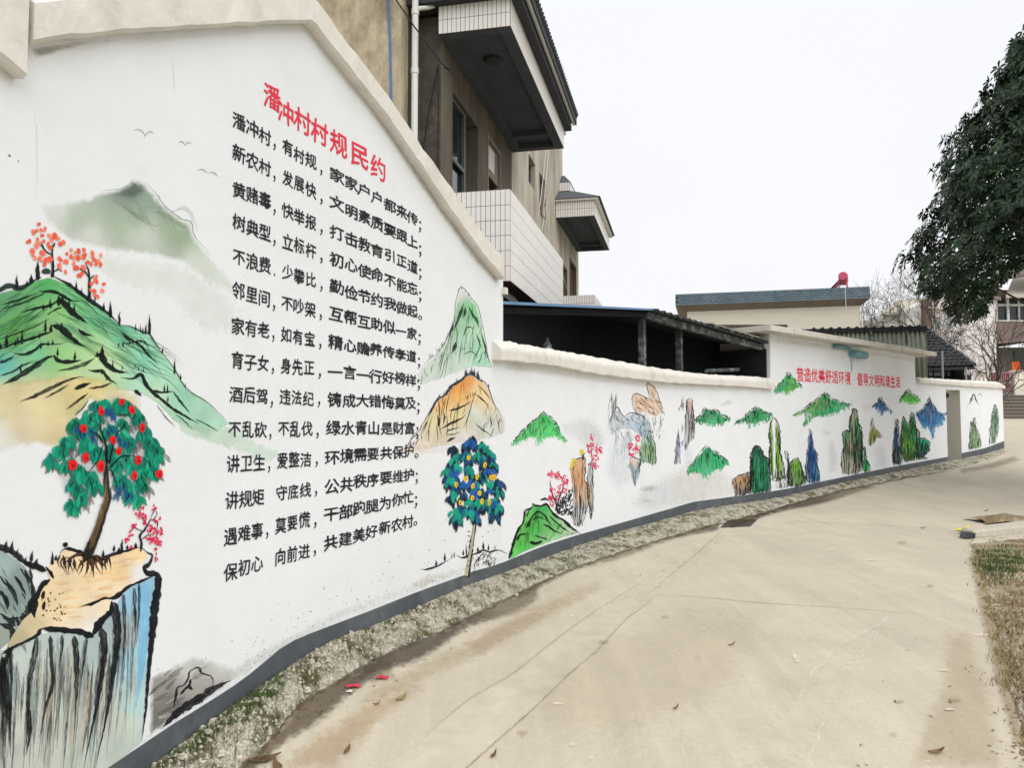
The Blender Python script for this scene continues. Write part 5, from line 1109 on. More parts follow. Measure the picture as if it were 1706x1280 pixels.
for pts, w_, al in (([(1486, 1004), (1470, 1040), (1440, 1085), (1395, 1150)], [3, 6, 6, 4], .4), ([(1510, 1018), (1460, 1045), (1400, 1080), (1350, 1130), (1325, 1190), (1300, 1270)], [1.5, 2.5, 4, 5, 6], .4), ([(1380, 1160), (1370, 1210), (1340, 1285)], [3, 5, 6], .4),
                    ([(1225, 1015), (1160, 1060), (1090, 1120), (1065, 1170), (1030, 1250), (1005, 1290)], [2, 5, 8, 9], .3), ([(1140, 1215), (1138, 1265)], [4, 5], .35), ([(1670, 838), (1706, 824)], [2, 3], .35), ([(1580, 880), (1640, 905), (1665, 900)], [2, 3], .3)):
    Pn.stroke(pts, [v_ * 1.9 for v_ in w_], WSC, al * .8, dry=1, rough=4, step=6, jag=1)
Pn.build('white_scrape', road, M_STAIN)
Pn = Paint(ground, base=.0105, step=1e-4)
BR = (92, 76, 52)
def along(px0, px1, d0, d1, n=14):
    x = np.linspace(px0, px1, n); y = np.interp(x, sk[:, 0], sk[:, 1]); return [(a, b + d0 * (1 + .25 * math.sin(a * .05))) for a, b in zip(x, y)] + [(a, b + d1 * (1 + .25 * math.sin(a * .037 + 1))) for a, b in zip(x[::-1], y[::-1])]
xs_ = np.linspace(385, 1590, 46); Pn.stroke([(x, float(np.interp(x, sk[:, 0], sk[:, 1])) + 2) for x in xs_], [9, 7, 6, 5, 4, 4, 3, 3], (84, 72, 54), .7, dry=.75, rough=2.6, taper=(.02, .05), step=7, wob=.6, jag=1.2)  # contact shade and dirt painted as a dark line along the footing edge
Pn.wash(along(380, 660, -8, 46), [(440, 1260, BR, .85), (520, 1190, BR, .8), (600, 1130, (84, 72, 56), .9), (650, 1150, BR, .3)], soft=14, alpha=.75, rough=2.2, step=8)
Pn.wash(along(600, 900, -6, 30), [(650, 1110, (88, 78, 66), .9), (760, 1060, (80, 70, 58), .9), (880, 1005, (110, 95, 72), .6)], soft=12, alpha=.75, rough=2.2, step=7)
Pn.wash(along(860, 1200, -3, 12), [(900, 985, BR, .6), (1000, 940, BR, .45), (1180, 885, (80, 68, 50), .8)], soft=6, alpha=.7, rough=2, step=6)
Pn.wash(along(1215, 1460, -2, 13), [(1250, 868, (76, 62, 48), .9), (1330, 852, (84, 68, 52), .85), (1440, 822, (110, 95, 74), .5)], soft=5, alpha=.8, rough=2, step=5)
Pn.wash([(430, 1300), (520, 1225), (640, 1150), (700, 1130), (720, 1150), (640, 1210), (560, 1290)], [(560, 1220, (176, 136, 82), .5), (650, 1160, (182, 140, 88), .5)], soft=26, alpha=.55, rough=2, step=10)
Pn.wash([(760, 1075), (880, 1010), (1000, 960), (1010, 985), (900, 1040), (800, 1100)], [(860, 1040, (180, 150, 110), .5)], soft=16, alpha=.5, rough=2, step=10)
Pn.wash([(1595, 780), (1640, 772), (1690, 758), (1706, 768), (1660, 782), (1600, 792)], [(1650, 775, (120, 100, 76), .6)], soft=6, alpha=.6, rough=2, step=5)
Pn.wash([(1628, 900), (1655, 1000), (1690, 1130), (1712, 1250), (1690, 1255), (1660, 1150), (1632, 1030), (1610, 930)], [(1640, 980, (150, 128, 88), .7), (1680, 1120, (150, 128, 92), .6)], soft=10, alpha=.6, rough=2.5, step=7)
Pn.wash([(600, 1190), (760, 1120), (900, 1050), (980, 1000), (1040, 970), (960, 990), (860, 1030), (720, 1090), (600, 1150)], [(700, 1130, (180, 158, 120), .6), (900, 1030, (186, 166, 132), .5)], soft=22, alpha=.55, rough=2, step=10)
Pn.wash([(1180, 1290), (1330, 1150), (1420, 1060), (1450, 1070), (1400, 1180), (1330, 1290)], [(1330, 1200, (228, 220, 202), .6)], soft=26, alpha=.5, rough=2, step=12)
Pn.wash([(1500, 1290), (1560, 1150), (1570, 1050), (1620, 1040), (1660, 1160), (1680, 1290)], [(1600, 1180, (176, 156, 118), .5)], soft=26, alpha=.45, rough=2, step=12)
Pn.wash([(880, 1100), (1100, 1010), (1300, 1000), (1250, 1150), (1050, 1250), (860, 1240)], [(1000, 1130, (196, 182, 154), .5)], soft=50, alpha=.35, rough=2, step=16)
for i in range(26):
    px, py = rnd.uniform(800, 1640), rnd.uniform(900, 1285); Pn.dab(px, py, rnd.uniform(3, 12), rnd.uniform(1.5, 4), 0, rnd.choice(((228, 222, 205), (165, 148, 116))), rnd.uniform(.2, .5), 2.0)
Pn.build('dirt_and_contact_shade', road, M_STAIN)

# ------------------------------------------------------------------ lettering
_glyph = {}
def glyph(ch):
    if ch not in _glyph:
        cu = bpy.data.curves.new('g', 'FONT'); cu.body = ch; cu.offset = .0; cu.resolution_u = 2; cu.align_x = 'LEFT'
        o = bpy.data.objects.new('g', cu); COL.objects.link(o); bpy.context.view_layer.update()
        me = bpy.data.meshes.new_from_object(o.evaluated_get(bpy.context.evaluated_depsgraph_get()))
        V = np.array([v.co[:] for v in me.vertices]).reshape(-1, 3); Fc = [tuple(p.vertices) for p in me.polygons]
        bpy.data.objects.remove(o); bpy.data.curves.remove(cu); bpy.data.meshes.remove(me); _glyph[ch] = (V, Fc)
    return _glyph[ch]
def write_chars(name, parent, items, fr, m, off=.003, label=None, slant=0.0, seed=0, bold=.028):
    """items: (char, u centre, z centre, width, height) in wall metres; hand-painted unevenness"""
    mb = MB(); r = random.Random(seed)
    for n_i, (ch, u, z, wd, ht) in enumerate(items):
        V, Fc = glyph(ch)
        if not len(V): continue
        punct = ch in '，；。.,'
        cx = .5 if not punct else float((V[:, 0].min() + V[:, 0].max()) / 2); cy = .38 if not punct else float((V[:, 1].min() + V[:, 1].max()) / 2)
        a = r.uniform(-.035, .035); sxx = wd * r.uniform(.95, 1.05) * (1.15 if punct else 1); syy = ht * r.uniform(.95, 1.05) * (1.15 if punct else 1)
        x = (V[:, 0] - cx); y = (V[:, 1] - cy)
        x = x + .012 * np.sin(y * 9 + r.uniform(0, 6)) ; y = y + .014 * np.sin(x * 8 + r.uniform(0, 6)) 
        ph = (r.uniform(0, 6), r.uniform(0, 6)); tv = .45 + 1.5 * (.5 + .5 * np.sin(9 * x + 6 * y + ph[0]) * np.sin(8 * y - 5 * x + ph[1])) ** 1.2; y = y - (.05 * (np.abs(x) * 2) ** 2 - .012) * (0 if punct else 1); X = (x * math.cos(a) - y * math.sin(a)) * sxx + u; Z = (x * math.sin(a) + y * math.cos(a)) * syy + z
        for k_, (dx, dz) in enumerate(((-.4, -.45), (.4, .45), (.4, -.45), (-.4, .45), (0, .66), (0, -.66), (.52, 0), (-.52, 0), (0, 0))):     # brush loaded a little wider than the pen line
            t_ = bold * (.55 if punct else r.uniform(.8, 1.25) * (.75 if len(items) > 9 and n_i < 7 else .98)); P = [fr.p(p_ + dx * t_ * wd * w__, -off - k_ * 6e-5 - (n_i % 2) * 4e-4, q_ + dz * t_ * ht * w__) for p_, q_, w__ in zip(X, Z, tv)]; mb.add(P, Fc)
    o = mb.build(name, m, parent)
    if label: o['label'] = label
    return o
ROWS = ['潘冲村，有村规，家家户户都来传；', '新农村，发展快，文明素质要跟上；', '黄赌毒，快举报，打击教育引正道；', '树典型，立标杆，初心使命不能忘；', '不浪费.少攀比，勤俭节约我做起。', '邻里间，不吵架，互帮互助似一家；', '家有老，如有宝，精心赡养传孝道；', '育子女，身先正，一言一行好榜样；', '酒后驾，违法纪，铸成大错悔莫及；', '不乱砍，不乱伐，绿水青山是财富；', '讲卫生，爱整洁，环境需要共保护。', '讲规矩 守底线，公共秩序要维护；', '遇难事，莫要慌，干部跑腿为你忙；', '保初心 向前进，共建美好新农村。']
XP = [398, 420, 441, 457, 479, 498, 517.6, 535, 561, 585, 607, 628, 649.5, 669, 687, 699.6]   # photo columns of the first line
LY = [202, 257, 316, 372, 429, 486, 543, 600, 658, 716, 774, 834, 894, 953]; LX = [398, 398, 398, 398, 398, 397, 396, 395, 393, 390.5, 388, 386, 384, 384]
RY = [363, 402.5, 443, 481, 518, 555, 594, 633, 672, 713, 752, 791, 830, 869]; RX = [687, 687, 687, 687, 687, 686, 685, 684.5, 684, 682, 681, 681, 680, 679]
u1, _ = g_uz(XP, np.interp(XP, [398, 687], [202, 363])); T = (u1 - u1[0]) / (u1[14] - u1[0])
MIDY = 300
for k_, row in enumerate(ROWS):
    (ua, ub), (za, zb2) = g_uz([LX[k_], RX[k_]], [LY[k_], RY[k_]])
    items = []
    for i, ch in enumerate(row):
        if ch == ' ': continue
        u = ua + T[i] * (ub - ua); z = za + (zb2 - za) * T[i]; big = 1.0 if i >= 8 else .93
        gi = min(i, 14); nb = [abs(T[gi] - T[j]) for j in (gi - 1, gi + 1) if 0 <= j < 15 and row[j] not in '，；。. ']
        w_ = (min(nb) if nb else .05) * (ub - ua) * (1.0 if i < 8 else 1.04); h_ = (.118 if i < 8 else .110) * big
        if ch in '，；。.': z -= .045
        items.append((ch, u, z + rnd.uniform(-.006, .006), w_, h_))
    write_chars('lettering_row', gable, items, gf, M_INK, seed=k_)
TX = [(453, 162), (476, 188), (503.5, 202), (532, 220), (564, 239), (599, 259), (630, 280)]
u_, z_ = g_uz(*np.array(TX, float).T)
TW = [(28, 44), (25, 41), (27, 43), (27, 42), (29, 42), (30, 43), (27, 41)]; its = []
for c, (x, y), (w_, h_) in zip('潘冲村村规民约', TX, TW):
    (ua, ub), _ = g_uz([x - w_ / 2, x + w_ / 2], [y, y]); _, (za, zb2) = g_uz([x, x], [y + h_ / 2, y - h_ / 2]); its.append((c, (ua + ub) / 2, (za + zb2) / 2, (ub - ua) * 1.06, (zb2 - za) * .98))
write_chars('lettering_title', gable, its, gf, M_RED, bold=.022, label='red title line of seven Chinese characters')
# slogan on the outbuilding
slog = '营造优美舒适环境 倡导文明和谐生活'
def o_uz(px, py): p_ = wall(px, py); return (p_[:, :2] - F0) @ ((G0 - F0) / OL), p_[:, 2]
u_, z_ = o_uz([1333, 1496], [624, 637]); n = len(slog); items = []
for i, ch in enumerate(slog):
    if ch == ' ': continue
    f = i / (n - 1); items.append((ch, u_[0] + (u_[1] - u_[0]) * f, z_[0] + (z_[1] - z_[0]) * f, (u_[1] - u_[0]) / n * 1.04, .33))
write_chars('slogan_lettering', ob, items, of, M_RED, label='red painted slogan of sixteen Chinese characters')

# ------------------------------------------------------------------ mural
def rgbmix(a, b, f): return tuple(a[i] * (1 - f) + b[i] * f for i in range(3))
def spikes(P, pts, n, h, w_, col=BLK, alpha=1, seed=0, jit=3):
    """little conifer strokes standing along a px line"""
    r = random.Random(seed); C = curve(pts, step=3)
    for i in range(n):
        q = C[r.randrange(len(C))]; hh = h * r.uniform(.4, 1.25); P.stroke([(q[0], q[1] + 2), (q[0] + r.uniform(-1, 1) * .5, q[1] - hh * .5), (q[0] + r.uniform(-1, 1), q[1] - hh)], [w_ * .9, w_, w_ * .5, .5], col, alpha, rough=.7, taper=(.05, .6), step=4)
def ribs(P, crest, bottom, n, col, wd=(1, 2.2), alpha=.8, seed=0, dry=.5, wig=2.0, frac=(.25, .95)):
    """ink ridges running down from the crest line towards the foot line"""
    r = random.Random(seed); C = curve(crest, step=3); B = curve(bottom, step=3)
    for i in range(n):
        f = r.random(); a = C[int(f * (len(C) - 1))]; b = B[int(min(1, max(0, f + r.uniform(-.12, .12))) * (len(B) - 1))]
        s0 = r.uniform(0, .55); s1 = min(1, s0 + r.uniform(*frac) * .6); p0 = a + (b - a) * s0; p1 = a + (b - a) * s1; m_ = (p0 + p1) / 2 + np.array([r.uniform(-wig, wig), r.uniform(-wig, wig)])
        P.stroke([p0, m_, p1], r.uniform(*wd), col if not isinstance(col, list) else r.choice(col), alpha, dry=dry, rough=.9, step=5)
def mountain(name, parent, crest, foot, cs, ink=(20, 60, 45), n=26, wd=(1, 2), soft=4, outline=1.8, seed=0, alpha=.95, sp=0, label=None, dark=None):
    P = Paint(); poly = list(crest) + list(foot)[::-1]
    P.wash(jagged(poly, seed, 1.1), cs, soft=soft, alpha=alpha, rough=1.6, step=3.0)
    if dark: ribs(P, crest, foot, n // 2, dark, (2.5, 5), .35, seed + 5, .3, 3)
    ribs(P, crest, foot, n, ink, wd, .8, seed, .35, 2.5)
    for q_ in range(3): ribs(P, crest, foot, n // 2, [rgbmix(c[2], (255, 255, 255), .35) for c in cs[:3]], (.8, 1.8), .6, seed + 9 + q_, .5, 2.5)
    B = curve(foot, step=3); r_ = random.Random(seed + 77)
    for q_ in range(int(n * .8)):          # brush ends running out below the foot
        b_ = B[r_.randrange(len(B))]; c_ = min(cs, key=lambda c: (c[0] - b_[0]) ** 2 + (c[1] - b_[1]) ** 2)[2]; P.stroke([(b_[0], b_[1] - r_.uniform(3, 8)), (b_[0] + r_.uniform(-2, 2), b_[1]), (b_[0] + r_.uniform(-4, 4), b_[1] + r_.uniform(1, 5))], r_.uniform(1.2, 3.2), c_, .7, dry=.5, rough=1.3, step=4)
    for a_, b_ in zip(crest[:-1], crest[1:]):
        if r_.random() < .85: P.stroke([a_, ((a_[0] + b_[0]) / 2, (a_[1] + b_[1]) / 2 + r_.uniform(-1, 1.4)), b_], [outline * r_.uniform(.3, .8), outline * r_.uniform(.9, 1.6), outline * .5], (24, 34, 32), .9, dry=.35, rough=1, taper=(.2, .3), step=2.5, jag=.5)
    ribs(P, crest, [((a_[0] * .55 + b_[0] * .45), (a_[1] * .55 + b_[1] * .45)) for a_, b_ in zip(crest, [foot[int(k * (len(foot) - 1) / max(1, len(crest) - 1))] for k in range(len(crest))])], n // 3, (22, 34, 30), (1.2, 2.6), .9, seed + 31, .3, 2)
    if sp: spikes(P, crest, sp, 4, 1.4, (30, 40, 38), .9, seed)
    return P.build(name, parent, label=label)
def jagged(poly, seed, a=.9):
    r_ = random.Random(seed); o_ = []
    for p_, q_ in zip(poly, list(poly[1:]) + [poly[0]]):
        n_ = max(1, int(math.hypot(q_[0] - p_[0], q_[1] - p_[1]) / 4))
        for k in range(n_): o_.append((p_[0] + (q_[0] - p_[0]) * k / n_ + r_.uniform(-a, a), p_[1] + (q_[1] - p_[1]) * k / n_ + r_.uniform(-a, a)))
    return o_
def pillar(name, parent, poly, cs, inks, n=20, wd=(1, 2), outline=1.6, seed=0, soft=2.5, alpha=.95, label=None, oc=(26, 30, 30), fade=None, extra=None, dry=.5):
    P = Paint(); P.wash(jagged(poly, seed), cs, soft=soft, alpha=alpha, rough=1.2, step=2.8)
    Q = np.array(poly, float); r = random.Random(seed); y0, y1 = Q[:, 1].min(), Q[:, 1].max()
    for i in range(n):
        for _ in range(20):
            x = r.uniform(Q[:, 0].min(), Q[:, 0].max()); y = r.uniform(y0, y1)
            if inside(x, y, Q): break
        L_ = r.uniform(.12, .45) * (y1 - y0); ye = y
        while ye < y + L_ and inside(x, ye, Q): ye += 2
        if ye - y < 4: continue
        P.stroke([(x, y), (x + r.uniform(-1.5, 1.5), (y + ye) / 2), (x + r.uniform(-2, 2), ye)], r.uniform(*wd), r.choice(inks), .95, dry=dry * .6, rough=1, step=5)
    if outline:
        k = fade or len(poly); P.stroke(jagged(list(poly)[:k], seed, .6)[:-1 if k == len(poly) else None] if k == len(poly) else [q_ for a_, b_ in zip(poly[:k - 1], poly[1:k]) for q_ in (a_, ((a_[0] + b_[0]) / 2 + r.uniform(-.8, .8), (a_[1] + b_[1]) / 2 + r.uniform(-1, 1)))] + [poly[k - 1]], [outline * r.uniform(.7, 2.0) for _ in range(9)], oc, .9, dry=.3, rough=1, taper=(.05, .15), step=2.8, wob=.5, jag=.7)
    if extra: extra(P)
    return P.build(name, parent, label=label)
def inside(x, y, Q):
    c = False; j = len(Q) - 1
    for i in range(len(Q)):
        if (Q[i][1] > y) != (Q[j][1] > y) and x < (Q[j][0] - Q[i][0]) * (y - Q[i][1]) / ((Q[j][1] - Q[i][1]) or 1e-9) + Q[i][0]: c = not c
        j = i
    return c
def blossom(P, cx, cy, rx, ry, n, rr, cols_, seed, rough=.5):
    r = random.Random(seed)
    for i in range(n):
        a = r.uniform(0, 6.28); k = r.random() ** .6; P.dab(cx + rx * k * math.cos(a), cy + ry * k * math.sin(a), rr * r.uniform(.6, 1.1), rr * r.uniform(.9, 1.5), r.uniform(-.5, .5), r.choice(cols_), 1, rough, 7)

# --- pale distant mountain and birds
P = Paint()
P.wash([(60, 338), (100, 333), (148, 327), (168, 317), (200, 314), (223, 297), (239, 301), (258, 320), (276, 344), (302, 364), (319, 370), (326, 394), (352, 424), (392, 470), (400, 500), (340, 470), (300, 440), (240, 425), (180, 420), (120, 405), (80, 375)],
       [(90, 350, (222, 226, 216), .35), (130, 365, (182, 198, 176), .8), (215, 320, (120, 136, 124), .95), (245, 325, (150, 172, 156), .9), (200, 370, (178, 198, 172), .85), (300, 385, (160, 182, 150), .9), (240, 400, (206, 214, 196), .6), (150, 395, (214, 218, 200), .4), (380, 470, (218, 226, 210), .4), (330, 450, (216, 226, 206), .4)], soft=9, rough=2.6, step=6)
P.wash([(200, 312), (222, 299), (238, 304), (246, 322), (225, 332), (190, 330), (150, 335), (175, 322)], [(215, 318, (104, 118, 108), .7), (170, 328, (140, 150, 138), .4)], soft=7, alpha=.7, rough=3, step=5)
P.stroke([(241, 303), (258, 320), (276, 344), (302, 364), (319, 370), (324, 392), (350, 424)], [1.5, 2, 2.4, 1.5], (88, 100, 92), .6, dry=.5, rough=1.2)
P.stroke([(168, 318), (205, 313), (223, 298)], [1.2, 1.6], (110, 120, 112), .5, dry=.5)
for i in range(9): x = 190 + i * 12; P.stroke([(x, 335 + i % 3 * 9), (x + 26, 348 + i % 4 * 9), (x + 44, 372 + i % 3 * 7)], [6, 9, 5], (150, 170, 148), .25, dry=.6, rough=2)
P.wash([(60, 400), (200, 420), (320, 440), (400, 500), (420, 560), (330, 560), (280, 500), (180, 470)], [(330, 500, (226, 230, 218), .4), (200, 430, (226, 226, 212), .4)], soft=22, alpha=.6, rough=2, step=9)
P.build('painted_mountain', gable, label='pale grey-green misty painted mountain')
for pts in ([(223, 217), (231, 215), (240, 222), (242, 231)], [(242, 226), (249, 219), (257, 222)]), ([(297, 236), (304, 236), (309, 242)], [(309, 242), (313, 237), (319, 239)]), ([(329, 283), (337, 282), (346, 289)], [(346, 289), (355, 287), (364, 294)]):
    P = Paint()
    for s_ in pts: P.stroke(s_, 2.4, (176, 176, 174), .8, dry=.3, taper=(.3, .3), step=3)
    P.build('painted_bird', gable)

# --- the big green hill
CREST = [(-60, 500), (-20, 492), (0, 487), (27, 481), (60, 467), (81, 461), (101, 468), (121, 478), (144, 496), (175, 519), (198, 540), (218, 543), (249, 557), (269, 585), (289, 612), (312, 648), (349, 673), (382, 706)]
P = Paint()
P.wash([(-60, 500)] + CREST[2:] + [(350, 728), (318, 716), (288, 700), (262, 672), (235, 655), (200, 650), (160, 655), (130, 690), (90, 700), (30, 690), (-60, 720)],
       [(80, 475, (84, 172, 98)), (20, 500, (96, 160, 112)), (-20, 520, (90, 160, 110)), (40, 540, (104, 176, 96)), (120, 500, (120, 200, 140)), (160, 535, (120, 206, 158)), (200, 560, (132, 212, 176)), (240, 600, (150, 222, 194)), (300, 660, (160, 216, 188)), (350, 695, (178, 222, 198)), (100, 520, (142, 200, 124)), (90, 555, (150, 190, 130)), (20, 560, (90, 160, 70)), (10, 610, (110, 196, 186)), (60, 590, (128, 208, 158)), (100, 605, (150, 206, 130)), (150, 570, (168, 212, 148)), (180, 610, (204, 228, 178)), (120, 640, (214, 226, 172)), (60, 650, (222, 226, 178)), (230, 630, (176, 220, 196)), (260, 660, (196, 228, 196)), (20, 660, (222, 224, 170)), (170, 590, (196, 222, 160))], soft=3, rough=1.2, step=4.5)
P.wash([(-60, 640), (40, 630), (120, 620), (180, 628), (232, 655), (240, 700), (200, 700), (150, 670), (120, 720), (100, 752), (60, 742), (20, 752), (-60, 780)],
       [(60, 660, (236, 222, 176), .9), (150, 650, (232, 214, 150), .95), (40, 700, (238, 222, 180), .8), (90, 730, (232, 212, 158), .8), (200, 670, (234, 224, 178), .7), (0, 740, (240, 236, 214), .4)], soft=10, alpha=.9, rough=2.4, step=6)
P.wash([(290, 690), (340, 712), (382, 706), (430, 736), (480, 752), (450, 775), (380, 750), (300, 725)], [(340, 715, (206, 232, 208), .8), (420, 750, (214, 236, 216), .55)], soft=10, alpha=.8, rough=2, step=7)
r = random.Random(3)
GR = [(60, 140, 70), (70, 130, 100), (40, 110, 60), (110, 170, 110), (150, 190, 120), (80, 170, 140)]
for i in range(70):      # broad transparent contour bands
    f = r.random(); x0 = -20 + f * 230; yc = np.interp(x0, [c[0] for c in CREST], [c[1] for c in CREST]) + r.uniform(8, 130) * (1 - f * .5)
    d = -1 if x0 < 85 else 1; P.stroke([(x0, yc), (x0 + d * r.uniform(15, 30), yc + r.uniform(8, 16)), (x0 + d * r.uniform(45, 80), yc + r.uniform(28, 52))], r.uniform(4, 11), r.choice(GR), r.uniform(.12, .35), dry=.7, rough=1.6, step=9)
for i in range(60):      # fine ink contours
    f = r.random(); x0 = -10 + f * 280; yc = np.interp(x0, [c[0] for c in CREST], [c[1] for c in CREST]) + r.uniform(6, 120) * (1 - f * .55)
    d = -1 if x0 < 85 else 1; P.stroke([(x0, yc), (x0 + d * r.uniform(12, 24), yc + r.uniform(6, 13)), (x0 + d * r.uniform(28, 60), yc + r.uniform(18, 40))], r.uniform(.8, 1.8), (40, 70, 52), .7, dry=.6, rough=1, step=7)
for pts, wd, dr in (
    ([(0, 508), (30, 500), (62, 488)], [2, 4, 2], .6), ([(0, 516), (40, 504), (75, 488), (85, 485)], [2, 3, 2], .6), ([(66, 486), (85, 485), (100, 490), (118, 500), (132, 502)], [3, 6, 5, 3], .2),
    ([(36, 520), (60, 514), (85, 508), (100, 498)], [3, 5, 6], .3), ([(100, 497), (108, 506), (125, 524), (146, 539)], [10, 12, 9, 4], .1), ([(78, 524), (92, 516), (104, 512)], [2, 4], .4),
    ([(0, 565), (30, 555), (60, 543), (84, 530)], [2, 2.6, 2], .4), ([(0, 582), (25, 572), (50, 565), (75, 556), (88, 552)], [3, 4, 5, 8], .3), ([(86, 543), (98, 545), (112, 556), (130, 572), (142, 578)], [9, 13, 9, 5], .2),
    ([(22, 588), (40, 591), (60, 582), (70, 574), (100, 573), (112, 568)], [2, 6, 5, 2, 2], .4), ([(130, 547), (140, 556), (156, 560)], [3, 7, 2], .1),
    ([(6, 640), (30, 628), (55, 612), (76, 598), (92, 592)], [5, 10, 10, 7], .45), ([(90, 592), (98, 601), (118, 603), (136, 600)], [7, 8, 7, 3], .2), ([(95, 618), (120, 614), (142, 606), (158, 597)], [2, 5, 7, 6], .7),
    ([(158, 594), (168, 592), (176, 606), (192, 617), (214, 622)], [9, 11, 9, 7, 3], .15), ([(146, 616), (160, 619), (170, 618), (180, 630), (196, 641)], [2, 5, 7, 5, 3], .3),
    ([(34, 669), (60, 659), (90, 644), (118, 632), (140, 627)], [3, 6, 7, 5, 3], .6), ([(74, 664), (100, 650), (116, 640)], [2, 4, 3], .6), ([(124, 648), (140, 642), (152, 638)], [7, 8, 3], .2), ([(148, 648), (170, 644), (190, 636)], [3, 5, 2], .6),
    ([(201, 629), (220, 631), (235, 624), (243, 640), (255, 654), (272, 668), (292, 684), (331, 706)], [2, 5, 8, 7, 5, 5, 6, 3], .2), ([(255, 651), (270, 654), (288, 652)], [5, 4, 3], .2), ([(287, 652), (300, 668), (318, 690)], [3, 4, 2], .3),
    ([(201, 551), (212, 563), (224, 568), (234, 576), (246, 590), (263, 607)], [2, 6, 3, 5, 4, 3], .3), ([(224, 650), (236, 660)], [7, 4], .1), ([(110, 683), (130, 668), (148, 655)], [3, 5, 3], .7), ([(124, 693), (138, 680), (148, 667)], [2, 3, 2], .6),
    ([(262, 675), (276, 695), (292, 711)], [1.5, 2, 1.5], .4), ([(292, 690), (308, 702), (322, 716)], [1.5, 2, 1.5], .5), ([(325, 698), (345, 708), (365, 720)], [1.5, 2, 1.5], .5), ([(203, 572), (214, 572), (236, 568), (248, 578)], [2, 3, 3], .4),
    ([(0, 605), (12, 600), (24, 594)], [8, 6, 3], .7), ([(0, 626), (20, 620), (36, 610), (60, 600)], [3, 4, 2], .6), ([(36, 622), (34, 612), (38, 606)], [3, 3], .1)):
    P.stroke(pts, wd, (20, 30, 30), 1, dry=dr, rough=1.1, taper=(.15, .25), step=5, wob=.3)
P.stroke([(-60, 492), (-10, 486), (15, 476), (35, 480), (60, 466), (70, 462)], [8, 10, 9, 13, 9], (30, 44, 38), .95, dry=.2, rough=1.3)
P.stroke([(88, 460), (101, 466), (121, 478), (144, 496), (175, 518), (198, 538)], [4, 7, 7, 9, 9, 5], (22, 28, 28), 1, dry=.15, rough=1.4, wob=.35)
P.stroke([(198, 541), (218, 544), (236, 552), (249, 557), (262, 576), (272, 590)], [2, 3, 4, 5, 3], (50, 60, 56), .85, dry=.4)
P.stroke([(269, 585), (289, 612), (312, 648), (349, 673), (382, 706)], [3, 2.5, 2.5, 2.2, 1.5], (60, 84, 74), .85, dry=.4, rough=1.2)
P.dab(77, 452, 8, 6, 0, (44, 70, 52), .95, .8)
for (x, y, h, w_) in ((63, 465, 35, 9), (28, 480, 24, 6), (52, 470, 14, 8), (45, 475, 8, 5), (127, 485, 18, 5), (136, 490, 12, 3), (158, 505, 16, 3), (184, 528, 28, 7), (173, 515, 12, 5), (199, 541, 24, 5), (249, 556, 34, 6), (243, 556, 18, 4), (238, 555, 10, 4), (226, 550, 12, 3), (234, 553, 14, 2), (271, 588, 10, 3), (291, 622, 26, 4), (301, 632, 10, 3), (309, 645, 8, 2),
                      (98, 508, 20, 8), (104, 506, 18, 7), (84, 512, 16, 5), (72, 515, 8, 5), (115, 510, 13, 5), (124, 518, 14, 4), (76, 552, 22, 5), (85, 552, 14, 6), (103, 548, 12, 6), (37, 572, 24, 5), (11, 578, 22, 7), (26, 574, 8, 6), (30, 572, 12, 5), (56, 565, 8, 3), (66, 562, 10, 3), (1, 580, 10, 5), (68, 580, 12, 4), (80, 575, 8, 4), (88, 573, 8, 4), (96, 592, 14, 4), (125, 598, 14, 5), (170, 594, 20, 8), (162, 592, 8, 5), (178, 604, 12, 2), (188, 612, 14, 3), (204, 616, 8, 2), (198, 576, 6, 3), (205, 577, 10, 3), (216, 572, 7, 2), (222, 571, 7, 2), (228, 572, 6, 2), (234, 570, 6, 2), (238, 580, 7, 2), (170, 622, 8, 4), (178, 632, 6, 3), (274, 652, 12, 4), (279, 652, 14, 3), (280, 668, 8, 3), (225, 612, 6, 2), (231, 616, 6, 2), (239, 618, 6, 2)):
    P.stroke([(x, y + 2), (x, y - h * .45), (x + .5, y - h)], [w_ * .8, w_, w_ * .75, 1], (20, 28, 28), 1, dry=.1, rough=.8, taper=(.05, .6), step=4)
P.build('painted_hill', gable, label='large bright green painted hill with black ink ridges')
# --- orange blossom trees on the hill
def orange_tree(trunk, branches, groups, seed):
    P = Paint(base=.004); P.stroke(trunk, [7, 5, 3.5, 2], (22, 28, 26), 1, dry=.1, rough=.9, taper=(.0, .2), step=4)
    for b in branches: P.stroke(b, 3, (22, 28, 26), 1, dry=.2, taper=(.05, .4), step=3)
    r = random.Random(seed)
    for (x, y, n, s) in groups:
        for i in range(n): P.dab(x + r.gauss(0, s), y + r.gauss(0, s), r.uniform(2.6, 4.2), r.uniform(3.2, 5.2), r.uniform(-.4, .4), r.choice(((240, 118, 92), (236, 96, 66), (246, 138, 110))), .95, .7, 8)
    P.build('painted_blossom_tree', gable, label='black-stemmed painted tree with orange leaf dots')
orange_tree([(88, 462), (88, 440), (87, 420), (89, 403)], [[(87, 424), (76, 418), (68, 402)], [(89, 412), (92, 404)], [(90, 452), (100, 447)], [(74, 414), (66, 406)]], [(64, 385, 7, 5), (54, 382, 1, 1), (88, 394, 5, 4), (100, 402, 4, 4), (48, 403, 2, 2), (60, 408, 5, 5), (56, 418, 5, 4), (70, 421, 3, 4), (80, 405, 3, 4), (98, 430, 2, 3), (76, 438, 5, 4), (82, 430, 3, 3), (58, 430, 2, 2)], 1)
